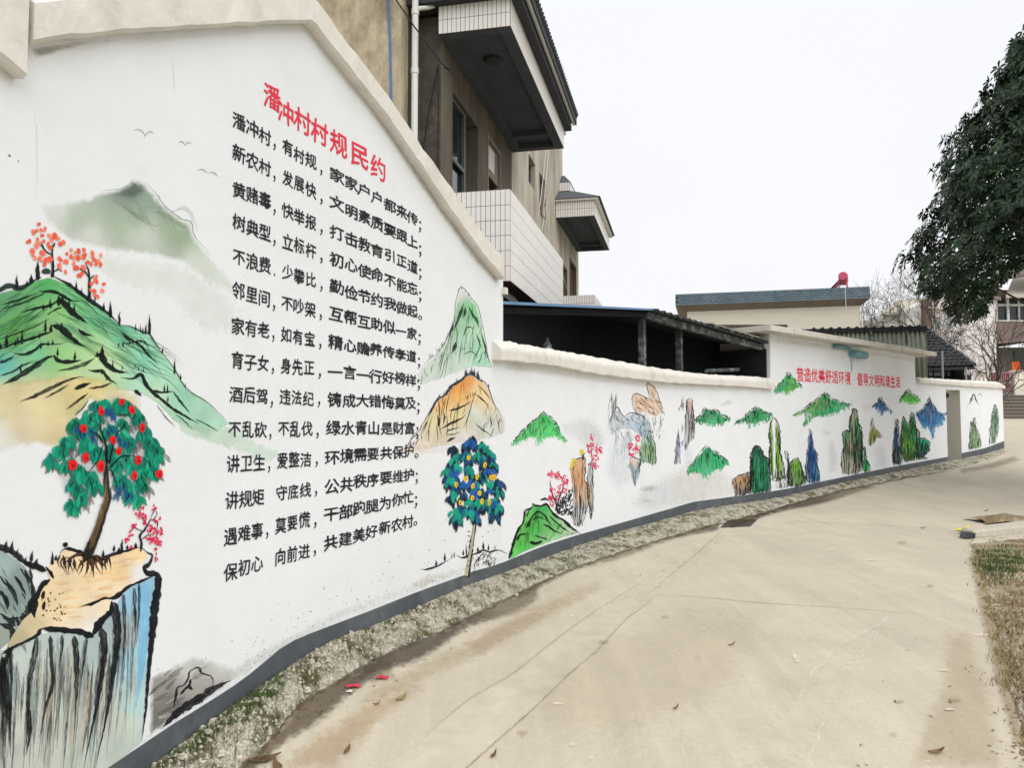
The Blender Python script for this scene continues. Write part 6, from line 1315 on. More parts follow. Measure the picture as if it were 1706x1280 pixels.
orange_tree([(149, 498), (149, 470), (147, 448), (140, 435)], [[(149, 462), (138, 450), (126, 447)], [(149, 465), (158, 458)], [(148, 478), (156, 470)], [(104, 452), (96, 446)]], [(116, 424, 4, 4), (132, 420, 3, 4), (138, 432, 5, 4), (126, 432, 2, 3), (110, 437, 3, 4), (98, 443, 3, 3), (110, 454, 1, 1), (122, 446, 2, 3), (134, 459, 3, 3), (140, 447, 2, 2), (153, 425, 3, 3), (158, 438, 5, 5), (166, 430, 2, 3), (168, 442, 2, 2), (162, 460, 2, 3), (160, 472, 5, 4), (172, 474, 1, 1), (158, 487, 3, 3), (170, 485, 1, 1)], 2)

# --- persimmon-like tree with red fruit
P = Paint(base=.002)
CL = [(160, 672), (176, 668), (194, 668), (212, 672), (230, 690), (150, 692), (124, 700), (134, 716), (110, 730), (156, 706), (180, 712), (204, 700), (238, 716), (254, 732), (262, 748), (104, 748), (140, 740), (160, 748), (214, 734), (212, 756), (90, 764), (112, 772), (136, 778), (156, 802), (126, 806), (196, 772), (234, 786), (254, 780), (204, 797), (216, 820), (240, 804), (118, 836), (134, 824), (246, 765), (186, 744), (150, 790)]
r = random.Random(8)
P.wash([(150, 672), (190, 655), (222, 668), (246, 700), (268, 740), (272, 790), (250, 815), (215, 832), (170, 800), (140, 845), (115, 850), (92, 800), (85, 755), (104, 722), (130, 700)], [(180, 740, (150, 170, 165), .5), (230, 800, (130, 135, 135), .5), (120, 820, (150, 165, 160), .4)], soft=10, alpha=.6, rough=3, step=6)
def fan(x, y, L_, w_, cols_, n=6, alpha=1, dry=.15, sprd=.75, rough=.8):
    for k_ in range(n):
        a = (k_ / (n - 1) - .5) * 2 * sprd + r.uniform(-.1, .1); ll = L_ * r.uniform(.75, 1.1) * (1 - .15 * abs(a))
        x1, y1 = x + math.sin(a) * ll, y + math.cos(a) * ll; jx, jy = r.gauss(0, 1.8), r.gauss(0, 2.6); P.stroke([(x + math.sin(a) * 2 + jx, y + jy), ((x + x1) / 2 + a * 1.5 + jx, (y + y1) / 2 - 1 + jy), (x1 + jx, y1 + jy)], [w_ * .7, w_, w_ * .9], r.choice(cols_), alpha, dry=dry, rough=rough, taper=(.2, .35), step=5)
CL2 = [(x + r.gauss(0, 6), y + r.gauss(0, 7)) for x, y in CL]
for x, y in CL + CL2[::2]: fan(x + 2, y + 4, 27, 8, [(118, 112, 112), (96, 96, 98), (140, 130, 130)], 4, .7, .5)
for x, y in CL + CL2: fan(x + r.gauss(0, 2), y - 2, 25, 10, [(20, 152, 120), (16, 124, 98), (34, 176, 138), (22, 128, 112), (20, 148, 116)], 5, 1, .3, r.uniform(.3, .8), 1.2)
for x, y in ((190, 690), (178, 686), (186, 712), (148, 720), (156, 730), (140, 724), (206, 742), (196, 730), (132, 712), (200, 812), (196, 824), (214, 826)): fan(x, y - 5, 17, 7, [(30, 90, 150), (36, 76, 130), (24, 108, 140)], 3, .85, .4, .4)
for x, y in CL:
    if r.random() < .8: fan(x, y + 2, 15, 1.8, [(16, 40, 40), (16, 30, 30)], 3, .85, .3, .5)
for pts, wd in (([(166, 690), (168, 715), (176, 740), (178, 775)], [2, 3, 5, 8]), ([(212, 700), (204, 715), (196, 720), (188, 745), (182, 775)], [2, 2.5, 3, 4]), ([(150, 718), (164, 725), (172, 740)], [2, 4]), ([(228, 760), (205, 760), (192, 770), (182, 780)], [2, 3, 3]), ([(140, 795), (150, 785), (164, 765), (172, 740)], [2, 2, 2]), ([(196, 690), (206, 692), (218, 690)], [2, 2]), ([(196, 812), (190, 795), (184, 780)], [2, 3]), ([(246, 770), (236, 762), (220, 762)], [1.5, 2])): P.stroke(pts, wd, (20, 24, 24), 1, dry=.2, taper=(.3, .05))
P.stroke([(178, 770), (177, 800), (180, 830), (172, 855), (162, 887), (149, 918), (140, 934)], [7, 10, 13, 15, 15, 18, 22], (34, 30, 24), 1, dry=.1, rough=1, taper=(.1, .05))
P.stroke([(177, 790), (177, 815), (178, 832), (170, 856), (160, 888), (149, 916)], [3, 5, 7, 8, 8, 10], (104, 86, 58), 1, dry=.45, rough=1.5, taper=(.1, .1))
P.stroke([(175, 800), (175, 825), (168, 850), (158, 880), (150, 905)], [2, 3, 3, 4], (160, 138, 100), .8, dry=.7, rough=1.5)
for (x, y, s) in ((168.7, 685, 1), (203, 669.6, .85), (220, 683, 1), (139, 714, 1.05), (237, 713, 1), (188.6, 733, 1), (198, 752, .95), (121, 775, 1.35), (143, 763, 1.1), (168, 777, 1.25), (230.5, 767, 1.05), (265.6, 790, 1.1), (224, 792.5, 1)):
    P.dab(x, y, 6 * s, 8 * s, 0, (228, 34, 40), 1, .3, 12); P.dab(x + 1.5, y + 2, 3 * s, 4 * s, 0, (206, 26, 34), .8, 1); P.dab(x - .5, y + 1, .9, 1.1, 0, (50, 20, 20), .9, .3, 6)
P.build('painted_fruit_tree', gable, label='painted tree with teal drooping leaves and round red fruit')

# --- small red-blossom tree on the cliff edge
P = Paint(base=.0055)
for pts, wd in (([(234, 920), (236, 905), (233, 893), (242, 882), (250, 868), (254, 858)], [5, 4, 4, 3]), ([(238, 886), (226, 880), (220, 872)], 2), ([(246, 876), (240, 868), (236, 858)], 1.8), ([(250, 868), (262, 868), (262, 885)], 2), ([(236, 900), (246, 892), (256, 892)], 2), ([(252, 860), (258, 850), (256, 845)], 1.5), ([(254, 868), (262, 858), (258, 848)], 1.5)): P.stroke(pts, wd, (22, 24, 26), 1, dry=.1, taper=(.1, .4), step=4)
RD = [(222, 36, 84), (208, 26, 70), (232, 62, 100)]
for (x, y, rx, ry, n) in ((232, 852, 10, 10, 16), (240, 862, 12, 8, 8), (258, 848, 4, 6, 5), (242, 872, 6, 6, 8), (224, 880, 6, 8, 8), (218, 892, 4, 8, 6), (212, 906, 5, 8, 6), (262, 866, 6, 8, 8), (252, 882, 8, 8, 12), (266, 886, 6, 10, 12), (256, 900, 8, 8, 18), (266, 905, 4, 8, 10), (250, 898, 8, 5, 8), (260, 925, 3, 12, 8), (220, 912, 3, 5, 4)): blossom(P, x, y, rx, ry, n, 2.0, RD, int(x * y))
P.build('painted_blossom_tree', gable, label='tiny painted tree with crimson petals on the cliff edge')

# --- cliff
SAND = [(77, 950), (88, 935), (107, 914), (131, 921), (158, 932), (190, 923), (233, 912), (248, 926), (240, 943), (250, 961), (214, 980), (190, 997), (185, 1006), (183, 1019), (161, 1038), (153, 1057), (136, 1051), (107, 1048), (71, 1046), (60, 1060), (39, 1070), (10, 1085), (16, 1066), (38, 1032), (52, 1020), (54, 1003), (68, 981), (82, 969)]
P = Paint(base=.0018)
P.wash([(-80, 1090), (10, 1083), (60, 1058), (107, 1048), (153, 1057), (183, 1018), (214, 980), (250, 961), (263, 960), (260, 998), (250, 1060), (245, 1140), (236, 1238), (190, 1277), (60, 1355), (-60, 1420)],
       [(0, 1150, (196, 206, 200)), (60, 1200, (206, 208, 198)), (120, 1150, (190, 196, 188)), (180, 1200, (200, 204, 194)), (60, 1280, (206, 208, 198)), (205, 1060, (176, 184, 182)), (230, 1000, (150, 198, 226)), (228, 1100, (168, 214, 232)), (222, 1180, (186, 218, 216)), (205, 1200, (206, 214, 200)), (140, 1260, (204, 212, 200))], soft=3, rough=1, step=6)
P.stroke([(242, 972), (241, 1010), (239, 1060), (234, 1120), (226, 1180)], [16, 17, 17, 18, 18], (136, 196, 230), .95, dry=.15, rough=1, taper=(.02, .6))
P.stroke([(243, 972), (241, 1030), (237, 1080)], [9, 8, 6], (150, 208, 238), .8, dry=.5)
r = random.Random(21)
def topy(x): return float(np.interp(x, [-80, 10, 60, 107, 153, 168, 183, 214, 250], [1092, 1083, 1062, 1052, 1060, 1040, 1020, 984, 965]))
STR = [(24, 26, 30), (30, 32, 36), (96, 96, 94), (130, 130, 124), (150, 148, 136), (208, 200, 180), (160, 178, 180), (80, 88, 90), (200, 214, 214)]
for i in range(150):
    x = r.uniform(-40, 226); y = topy(x) + r.uniform(-2, 40) + (r.random() ** 2) * 90; L_ = r.uniform(60, 200); dx = r.uniform(-16, -2) * (L_ / 150) * (.4 + x / 200)
    P.stroke([(x, y), (x + dx * .25 + r.uniform(-2, 2), y + L_ * .4), (x + dx, y + L_)], [r.uniform(3, 9), r.uniform(2, 9), r.uniform(1, 4)], r.choice(STR), r.uniform(.4, .9), dry=.95, rough=2, step=12, wob=.3)
for pts, wd, dr in (([(62, 1062), (58, 1090), (50, 1130), (46, 1180), (44, 1260)], [10, 12, 8, 7, 3], .7), ([(84, 1060), (86, 1100), (88, 1140), (76, 1180), (66, 1230)], [8, 7, 8, 6, 3], .5), ([(124, 1060), (128, 1110), (126, 1180), (122, 1240)], [12, 9, 4, 2], .6), ([(168, 1046), (174, 1080), (166, 1150), (150, 1230), (138, 1290)], [14, 11, 7, 5, 3], .4), ([(190, 1004), (196, 1060), (186, 1140), (176, 1200), (158, 1285)], [18, 12, 9, 5, 3], .35), ([(206, 990), (208, 1060), (204, 1110)], [8, 6, 3], .8), ([(224, 980), (226, 1050), (222, 1090)], [8, 5, 2], .8), ([(232, 972), (231, 1030), (226, 1080)], [5, 4, 2], .7), ([(4, 1095), (8, 1150), (14, 1180), (18, 1260)], [12, 16, 12, 4], .6), ([(18, 1085), (20, 1140)], [7, 9], .7), ([(48, 1180), (50, 1220), (44, 1260)], [7, 8, 3], .4), ([(104, 1058), (102, 1090), (96, 1120)], [8, 5, 2], .7), ([(144, 1062), (140, 1100), (134, 1150)], [7, 4, 2], .7)):
    P.stroke(pts, wd, (22, 24, 28), .95, dry=dr, rough=1.6, taper=(.03, .5), step=8, wob=.25)
P.wash(SAND, [(100, 940, (246, 222, 186)), (140, 980, (248, 222, 176)), (200, 950, (250, 216, 160)), (230, 920, (250, 220, 170)), (170, 1000, (250, 232, 200)), (130, 1030, (246, 228, 196)), (150, 1045, (252, 246, 238)), (90, 1020, (246, 224, 184)), (60, 1040, (216, 200, 160)), (30, 1066, (196, 184, 150)), (235, 955, (236, 238, 240)), (75, 1000, (240, 214, 166))], soft=2.2, rough=1.2, step=4)
for i in range(60):
    x, y = r.uniform(70, 225), r.uniform(925, 1040)
    if not (inside(x - 4, y, SAND) and inside(x + 40, y - 8, SAND)): continue
    P.stroke([(x, y), (x + r.uniform(20, 36), y - r.uniform(0, 8))], r.uniform(4, 9), r.choice(((248, 206, 140), (252, 236, 210), (244, 214, 170))), .4, dry=.8, rough=2)
for pts, wd, dr in (([(236, 912), (247, 922), (254, 926), (248, 942), (240, 946), (246, 956), (262, 958), (263, 980), (259, 1005), (256, 1035), (252, 1075), (247, 1130), (243, 1180), (236, 1238)], [4, 5, 9, 12, 14, 16, 14, 11, 8, 7, 6, 5, 4, 3], .15), ([(252, 962), (232, 970), (214, 978), (200, 990), (188, 997), (172, 998), (160, 1004), (146, 1008), (132, 1012)], [6, 5, 4, 7, 9, 4, 5, 6, 2], .15),
                    ([(186, 1002), (184, 1020), (172, 1032), (164, 1042), (155, 1058)], [7, 8, 12, 14, 12], .1), ([(156, 1062), (136, 1054), (118, 1052), (104, 1050), (88, 1049), (70, 1048)], [13, 12, 10, 11, 10, 10], .1), ([(70, 1048), (60, 1060), (42, 1070), (20, 1080), (4, 1090)], [9, 6, 5, 6, 8], .3),
                    ([(77, 952), (60, 944), (40, 938)], [8, 12, 8], .1), ([(84, 966), (72, 974), (66, 984), (60, 998), (54, 1010), (58, 1030)], [7, 10, 8, 10, 14, 10], .1), ([(90, 965), (82, 952), (76, 944)], [4, 7, 3], .1),
                    ([(100, 922), (108, 915), (130, 920), (150, 928), (165, 934), (185, 925), (205, 920), (236, 911)], [3, 4, 6, 8, 7, 6, 5, 3], .2), ([(112, 912), (124, 917), (140, 922)], [5, 6, 6], .1)): P.stroke(pts, wd, (22, 24, 30), 1, dry=dr, rough=1.2, taper=(.1, .15), step=5, wob=.3)
P.dab(109, 908, 4.5, 5, 0, (24, 26, 30), 1, .3)
for i in range(22): x = r.uniform(98, 186); y = 924 + 9 * math.sin((x - 98) / 90 * 3.14); P.stroke([(x, y), (x + r.uniform(-6, 6), y + 12), (x + r.uniform(-10, 10), y + r.uniform(16, 34))], [5, 3, 1.5], r.choice(((60, 36, 34), (44, 34, 30), (90, 72, 50), (30, 26, 26))), 1, dry=.3, rough=1, step=4)
for pts, wd in (([(146, 925), (132, 924), (118, 930), (104, 944)], [9, 7, 5, 2]), ([(148, 930), (136, 938), (128, 954)], [8, 5, 2]), ([(152, 930), (154, 946), (156, 964)], [10, 6, 2]), ([(156, 926), (168, 930), (180, 934)], [8, 5, 2]), ([(150, 932), (146, 944), (142, 956)], [7, 4, 2]), ([(158, 930), (172, 942), (178, 950)], [5, 3, 1.5])):
    P.stroke(pts, wd, (46, 30, 26), 1, dry=.2, rough=1.2, taper=(.02, .5), step=4); P.stroke([(a_ + 1, b_ - 1) for a_, b_ in pts], [v_ * .4 for v_ in wd], (112, 84, 58), .8, dry=.5, taper=(.02, .5), step=4)
for (x, y, h) in ((87, 942, 24), (93, 935, 10), (203, 920, 22), (190, 920, 12), (212, 916, 8), (198, 922, 10), (226, 914, 10), (172, 930, 14)): P.stroke([(x, y), (x + 1, y - h)], [6, 5, 2], (24, 26, 28), 1, dry=.1, taper=(.05, .5), step=4)
for i in range(26): x, y = r.uniform(68, 112), r.uniform(985, 1035); P.dab(x, y, r.uniform(1, 2.2), r.uniform(1, 2.6), r.uniform(0, 3), (70, 56, 40), .8, .6, 6)
for (x, y) in ((61, 1008), (72, 992), (73, 1010)): P.dab(x, y, 3.5, 8, .1, (40, 30, 32), .95, .6)
P.build('painted_cliff', gable, label='painted cliff with cream top, streaked face and blue waterfall')
P = Paint(base=.0026)
P.wash([(-80, 900), (0, 916), (22, 928), (46, 948), (58, 985), (50, 1010), (40, 1030), (16, 1070), (-6, 1090), (-80, 1100)], [(10, 945, (168, 190, 186)), (30, 960, (140, 156, 152)), (20, 1000, (128, 146, 144)), (0, 1030, (150, 164, 160)), (-30, 980, (120, 140, 136)), (5, 1055, (160, 170, 160))], soft=2, rough=1, step=4)
for pts, wd in (([(-60, 890), (0, 912), (20, 920), (40, 936), (56, 950)], [10, 14, 12, 12, 8]), ([(50, 945), (52, 970), (56, 990), (50, 1010), (42, 1030), (20, 1036), (0, 1022)], [8, 7, 8, 12, 18, 16, 10]), ([(0, 960), (14, 976), (24, 990), (30, 1010)], [5, 9, 7, 6]), ([(24, 960), (36, 978), (42, 1000)], [5, 7, 5]), ([(0, 1040), (20, 1050), (18, 1080), (6, 1110), (2, 1160), (10, 1200)], [14, 10, 10, 12, 10, 6]), ([(34, 948), (44, 958), (48, 975)], [6, 8, 5]), ([(0, 985), (10, 1000), (12, 1016)], [8, 9, 8]), ([(-50, 950), (-20, 980), (-10, 1030)], [12, 16, 12])): P.stroke(pts, wd, (22, 30, 32), 1, dry=.35, rough=1.8, taper=(.1, .2), step=5, wob=.35)
for i in range(40): x, y = r.uniform(-30, 48), r.uniform(925, 1080); P.stroke([(x, y), (x + r.uniform(4, 12), y + r.uniform(6, 22))], r.uniform(2, 5), r.choice(((200, 212, 208), (90, 110, 108), (40, 60, 56), (60, 80, 70))), .6, dry=.8, rough=2, step=5)
for (x, y, h, w_) in ((9, 915, 14, 8), (19, 922, 22, 8), (28, 924, 10, 4), (42, 936, 8, 4), (52, 935, 18, 7), (33, 930, 6, 4), (-6, 910, 14, 8), (60, 944, 14, 8)): P.stroke([(x, y + 2), (x + 1, y - h * .5), (x + 3, y - h)], [w_, w_, 1.5], (34, 32, 38), 1, dry=.2, taper=(.05, .5), step=4)
for i in range(10): x = -40 + i * 6; P.stroke([(x, 1080 + i % 3 * 9), (x + 3, 1150), (x + 2, 1230)], [10, 8, 4], (22, 34, 34), .8, dry=.8, rough=2)
P.build('painted_rock', gable, label='dark grey-green painted boulder at the left')
P = Paint()
P.wash([(248, 1128), (280, 1115), (320, 1090), (352, 1098), (388, 1108), (400, 1128), (350, 1165), (300, 1195), (246, 1232)], [(260, 1150, (150, 148, 142), .9), (255, 1195, (120, 118, 112), .95), (320, 1110, (206, 206, 198), .5), (330, 1150, (164, 162, 156), .85), (380, 1120, (214, 214, 206), .5), (290, 1180, (120, 118, 114), .9)], soft=9, alpha=.95, rough=3, step=5)
for i in range(26): x, y = r.uniform(250, 340), r.uniform(1125, 1200); P.stroke([(x, y), (x + r.uniform(14, 34), y - r.uniform(8, 20))], r.uniform(3, 8), r.choice(((110, 108, 104), (190, 188, 182), (140, 138, 132), (214, 212, 204))), .6, dry=.8, rough=2)
for pts, wd in (([(290, 1180), (293, 1160), (296, 1146), (306, 1143), (314, 1130), (316, 1120), (330, 1113), (336, 1122), (350, 1127), (355, 1134), (354, 1146)], [4, 4, 5, 2, 4, 3, 2, 5, 2, 4, 4]), ([(272, 1212), (296, 1188), (330, 1166), (356, 1148), (386, 1134)], [6, 14, 16, 12, 4]), ([(300, 1158), (308, 1150), (316, 1140)], [4, 5, 3]), ([(318, 1132), (316, 1146), (322, 1150)], [4, 7, 4])): P.stroke(pts, wd, (26, 24, 30), .95, dry=.3, rough=1.4, taper=(.1, .2), step=4, wob=.3)
P.stroke([(248, 1160), (262, 1146), (278, 1134)], [8, 6, 3], (70, 68, 72), .6, dry=.7)
P.build('painted_rock', gable, label='small outlined painted rock in a grey wash near the wall foot')

# --- green pointed peak, right of the rules
GP = [(695, 625), (712, 602), (726, 592), (738, 577), (748, 556), (757, 533), (759, 505), (764, 486), (768, 478), (776, 484), (786, 498), (796, 510), (802, 535), (808, 560), (813, 590), (819, 612)]
FT = [(700, 645), (735, 632), (765, 620), (790, 612), (819, 614)]
P = Paint()
P.wash(GP + FT[::-1], [(768, 488, (228, 234, 226), .6), (775, 520, (140, 196, 150)), (790, 515, (134, 220, 150)), (762, 545, (160, 200, 168)), (745, 580, (196, 220, 198), .8), (800, 580, (176, 224, 190)), (785, 560, (196, 230, 202)), (720, 615, (220, 234, 220), .6), (770, 610, (216, 236, 220), .7), (805, 605, (176, 228, 200))], soft=5, alpha=.9, rough=1.8, step=3.5)
ribs(P, GP, FT, 46, [(70, 100, 80), (96, 110, 100), (60, 84, 70)], (.8, 1.8), .8, 5, .5, 3)
for pts, wd in (([(772, 506), (768, 520), (762, 536), (756, 552)], [3, 6, 5, 3]), ([(776, 512), (774, 524), (772, 530)], [4, 6, 3]), ([(780, 508), (786, 522), (794, 534), (798, 548)], [2, 4, 6, 3]), ([(772, 560), (778, 546), (786, 546), (788, 550)], [4, 2, 3, 2]), ([(760, 570), (757, 580), (752, 590)], [6, 7, 3]), ([(756, 538), (752, 550), (748, 562)], [3, 5, 2]), ([(800, 550), (806, 570), (812, 592), (817, 608)], [2, 3, 3, 2]), ([(794, 556), (800, 574), (804, 582)], [2, 3, 2]), ([(772, 590), (786, 586), (796, 596)], [1.5, 2, 1.5])): P.stroke(pts, wd, (36, 62, 48), .9, dry=.3, rough=1.3, step=4)
P.stroke(GP, [1, 1.5, 2, 1.6, 1.2, 1.5, 2, 2, 1.6], (90, 96, 96), .8, dry=.5, rough=1, step=4)
spikes(P, [(716, 596), (736, 578), (746, 560)], 16, 8, 1.6, (110, 114, 112), .8, 4); spikes(P, [(764, 486), (770, 480), (782, 492)], 7, 6, 1.6, (100, 104, 104), .8, 5); spikes(P, [(760, 588), (775, 580), (785, 582)], 10, 5, 1.2, (90, 110, 96), .8, 6)
P.build('painted_peak', gable, label='tall pale green painted peak right of the rules')
# --- orange mountain
OC = [(690, 742), (700, 712), (716, 688), (728, 667), (742, 658), (750, 645), (768, 634), (776, 626), (786, 624), (797, 632), (808, 637), (816, 652), (823, 672), (834, 690), (842, 700)]
OFt = [(660, 752), (700, 750), (750, 742), (800, 735), (842, 722)]
P = Paint(base=.003)
P.wash(OC + OFt[::-1], [(778, 636, (232, 146, 70)), (760, 650, (236, 160, 80)), (738, 670, (238, 186, 110)), (770, 660, (230, 178, 96)), (795, 650, (238, 212, 160)), (808, 665, (240, 216, 170)), (720, 705, (226, 218, 170)), (760, 690, (228, 214, 160)), (790, 690, (214, 226, 214), .9), (815, 710, (220, 230, 222), .7), (770, 730, (236, 232, 220), .5), (700, 735, (240, 228, 208), .7), (680, 748, (242, 226, 212), .5)], soft=4, alpha=.95, rough=1.8, step=3.5)
P.wash([(640, 742), (700, 738), (760, 742), (820, 738), (830, 752), (740, 756), (680, 762)], [(690, 748, (240, 222, 206), .6), (800, 745, (236, 234, 218), .5)], soft=8, alpha=.7, rough=2.5, step=5)
ribs(P, OC, OFt, 60, [(60, 50, 40), (110, 80, 54), (40, 40, 40), (90, 60, 70)], (.8, 2), .8, 9, .5, 3)
P.stroke(OC[1:], [2, 3, 6, 3, 4, 5, 4, 2, 1.6, 2, 3, 2.5, 1], (30, 30, 44), .95, dry=.25, rough=1.3, step=4, wob=.3)
for pts, wd in (([(748, 684), (760, 682), (775, 675), (786, 668)], [5, 4, 3, 5]), ([(734, 716), (750, 706), (768, 698), (778, 688)], [2, 5, 4, 2]), ([(744, 736), (752, 732), (760, 729)], [4, 6, 2]), ([(790, 704), (804, 716), (822, 728)], [1.5, 2.4, 1.5]), ([(730, 712), (731, 700), (728, 690)], [5, 4, 2]), ([(738, 708), (741, 696), (738, 684)], [2, 4, 1]), ([(796, 640), (810, 656), (822, 672)], [1.4, 2, 1.4]), ([(790, 655), (806, 668), (815, 680)], [2, 3, 1.5]), ([(744, 724), (746, 718), (768, 712)], [2, 3, 1.5]), ([(744, 724), (756, 724), (766, 720)], [2, 2])): P.stroke(pts, wd, (32, 30, 34), .9, dry=.3, rough=1.3, step=4)
spikes(P, [(773, 626), (786, 624), (800, 634), (814, 645)], 15, 13, 3.2, (60, 64, 72), .95, 7); spikes(P, [(726, 668), (745, 655), (765, 636)], 10, 9, 3, (84, 88, 96), .85, 8); spikes(P, [(778, 664), (790, 658)], 6, 8, 1.6, (50, 60, 40), .9, 9)
P.build('painted_mountain', gable, label='orange and yellow painted mountain topped with grey firs')
# --- blue and teal tree with yellow fruit
P = Paint(base=.005)
P.stroke([(779, 962), (783, 930), (787, 900), (791, 880), (790, 855), (788, 835)], [9, 8, 8, 6, 5, 4], (30, 34, 30), 1, dry=.1, rough=1, taper=(0, .1)); P.stroke([(777, 960), (782, 928), (787, 898), (790, 878), (790, 850)], [6, 5, 4.5, 3, 2], (196, 190, 160), 1, dry=.3, rough=1, taper=(0, .2))
for y in (886, 894, 903, 912, 936, 944): P.stroke([(784, y), (779 - (y % 3), y - 1)], 1.6, (30, 34, 30), .9, step=3)
r = random.Random(17); CB2 = [(762, 752), (773, 748), (785, 742), (804, 745), (812, 752), (760, 770), (752, 780), (772, 768), (790, 762), (800, 770), (818, 765), (824, 782), (748, 800), (765, 790), (782, 785), (798, 790), (812, 795), (828, 800), (752, 815), (770, 812), (788, 812), (806, 815), (820, 812), (830, 822), (758, 835), (775, 832), (795, 835), (812, 838), (826, 840), (764, 852), (782, 856), (798, 858), (832, 855), (820, 862), (760, 862), (770, 845), (806, 850)]
CB2 = [(x + r.gauss(0, 3), y + r.gauss(0, 4)) for x, y in CB2] + [(x + r.gauss(0, 5), y + r.gauss(0, 8)) for x, y in CB2[::2]]
for (x, y) in CB2: fan(x, y - 5, 20, 7, [(18, 36, 60), (22, 50, 60), (16, 30, 44)], 4, .95, .2, .5)
for (x, y) in CB2: fan(x, y - 7, 17, 7.5, r.choice(([(34, 92, 168), (40, 100, 176)], [(24, 156, 134), (20, 140, 124)], [(26, 84, 116), (28, 66, 100)], [(24, 150, 130), (36, 110, 150)], [(22, 44, 66), (28, 80, 130)])), 3, .95, .2, .55)
for (x, y) in ((751, 800), (757, 777), (765, 780), (757, 826), (756, 850), (762, 857), (780, 838), (797, 838), (818, 810), (832, 848), (784, 855)): fan(x, y - 5, 14, 7.5, [(24, 168, 138), (28, 156, 128)], 3, 1, .1, .4)
for (x, y) in ((781, 763), (795, 795), (776, 798), (760, 808), (788, 810), (787, 830), (799, 822), (767, 838), (803, 836), (815, 838), (808, 775), (818, 796), (824, 795)): P.dab(x, y, 3.4, 5.4, .1, (232, 190, 40), 1, .5, 9); P.dab(x + .6, y + .6, 1.2, 2, 0, (150, 130, 30), .8, .5, 6)
P.build('painted_fruit_tree', gable, label='painted tree with blue and teal leaves and yellow fruit')
P = Paint(base=.0016)
P.wash([(660, 990), (700, 958), (760, 945), (840, 925), (850, 932), (770, 958), (700, 985)], [(720, 965, (214, 210, 196), .5), (800, 942, (212, 210, 200), .5)], soft=8, alpha=.7, rough=2.5, step=6)
for pts, wd in (([(700, 949), (712, 949), (730, 943), (745, 935), (752, 930)], [3, 4, 3, 2]), ([(762, 926), (770, 930), (782, 926), (796, 922), (806, 917), (815, 920), (830, 917), (842, 922), (850, 923)], [4, 6, 3, 4, 4, 3, 4, 3, 2])): P.stroke(pts, wd, (26, 28, 34), .95, dry=.2, step=4, wob=.4)
for (x, y, h, w_, c) in ((727, 942, 9, 5, (20, 80, 110)), (741, 934, 13, 4, (30, 34, 70)), (757, 928, 10, 2, BLK), (753, 930, 9, 1.5, BLK), (772, 924, 9, 3, BLK), (787, 920, 6, 4, BLK), (796, 918, 8, 4, BLK), (805, 914, 12, 4, BLK), (814, 916, 9, 3.4, BLK), (825, 914, 5, 2, BLK), (777, 926, 22, 2.4, BLK)): P.stroke([(x, y + 2), (x, y - h * .5), (x, y - h)], [w_, w_, 1], c, 1, dry=.1, taper=(.05, .6), step=3)
for i in range(26): x, y = r.uniform(794, 822), r.uniform(926, 948); P.stroke([(x, y), (x + r.uniform(-5, 5), y - 5), (x + r.uniform(-4, 6), y + r.uniform(-8, 4))], 1.6, (44, 46, 48), .8, dry=.5, step=3)
P.stroke([(792, 952), (790, 942), (798, 930), (806, 924), (818, 930), (823, 940)], [1.5, 2, 1.5, 2], (30, 30, 34), .9, dry=.3, step=3); P.stroke([(760, 965), (790, 953), (820, 944)], [1, 3, 1], (26, 28, 34), .8, dry=.5)
P.build('painted_shore', gable, label='thin ink shoreline with little firs under the blue tree')

# --- courtyard wall motifs
mountain('painted_mountain', cw, [(855, 736), (868, 720), (876, 712), (885, 703), (896, 696), (904, 686), (912, 692), (922, 698), (932, 712), (944, 736)], [(853, 742), (875, 734), (890, 728), (893, 742), (910, 730), (925, 728), (944, 738)], [(904, 696, (60, 176, 84)), (880, 716, (84, 200, 104)), (862, 734, (90, 210, 120), .9), (925, 715, (90, 214, 120)), (940, 734, (110, 222, 136), .8), (893, 736, (110, 226, 136), .7)], ink=[(24, 84, 48), (20, 60, 40)], n=44, seed=1, sp=6, label='small bright green painted mountain nearest the gable')
P = Paint(); HC = [(848, 932), (856, 905), (862, 886), (872, 870), (875, 852), (886, 846), (888, 838), (900, 842), (913, 838), (920, 850), (934, 866), (950, 878), (966, 890)]
P.wash(HC + [(940, 896), (900, 910), (870, 922), (850, 934)], [(880, 860, (110, 200, 90)), (895, 880, (70, 180, 70)), (900, 850, (60, 170, 90)), (870, 905, (80, 190, 80)), (925, 885, (100, 200, 110)), (945, 886, (206, 222, 190), .8), (862, 925, (110, 214, 100)), (920, 898, (180, 224, 170), .8)], soft=2.5, rough=1.2, step=3)
ribs(P, HC[2:], [(860, 925), (900, 908), (940, 894)], 36, [(40, 120, 50), (60, 150, 60), (120, 200, 90)], (2, 5), .5, 3, .5, 4)
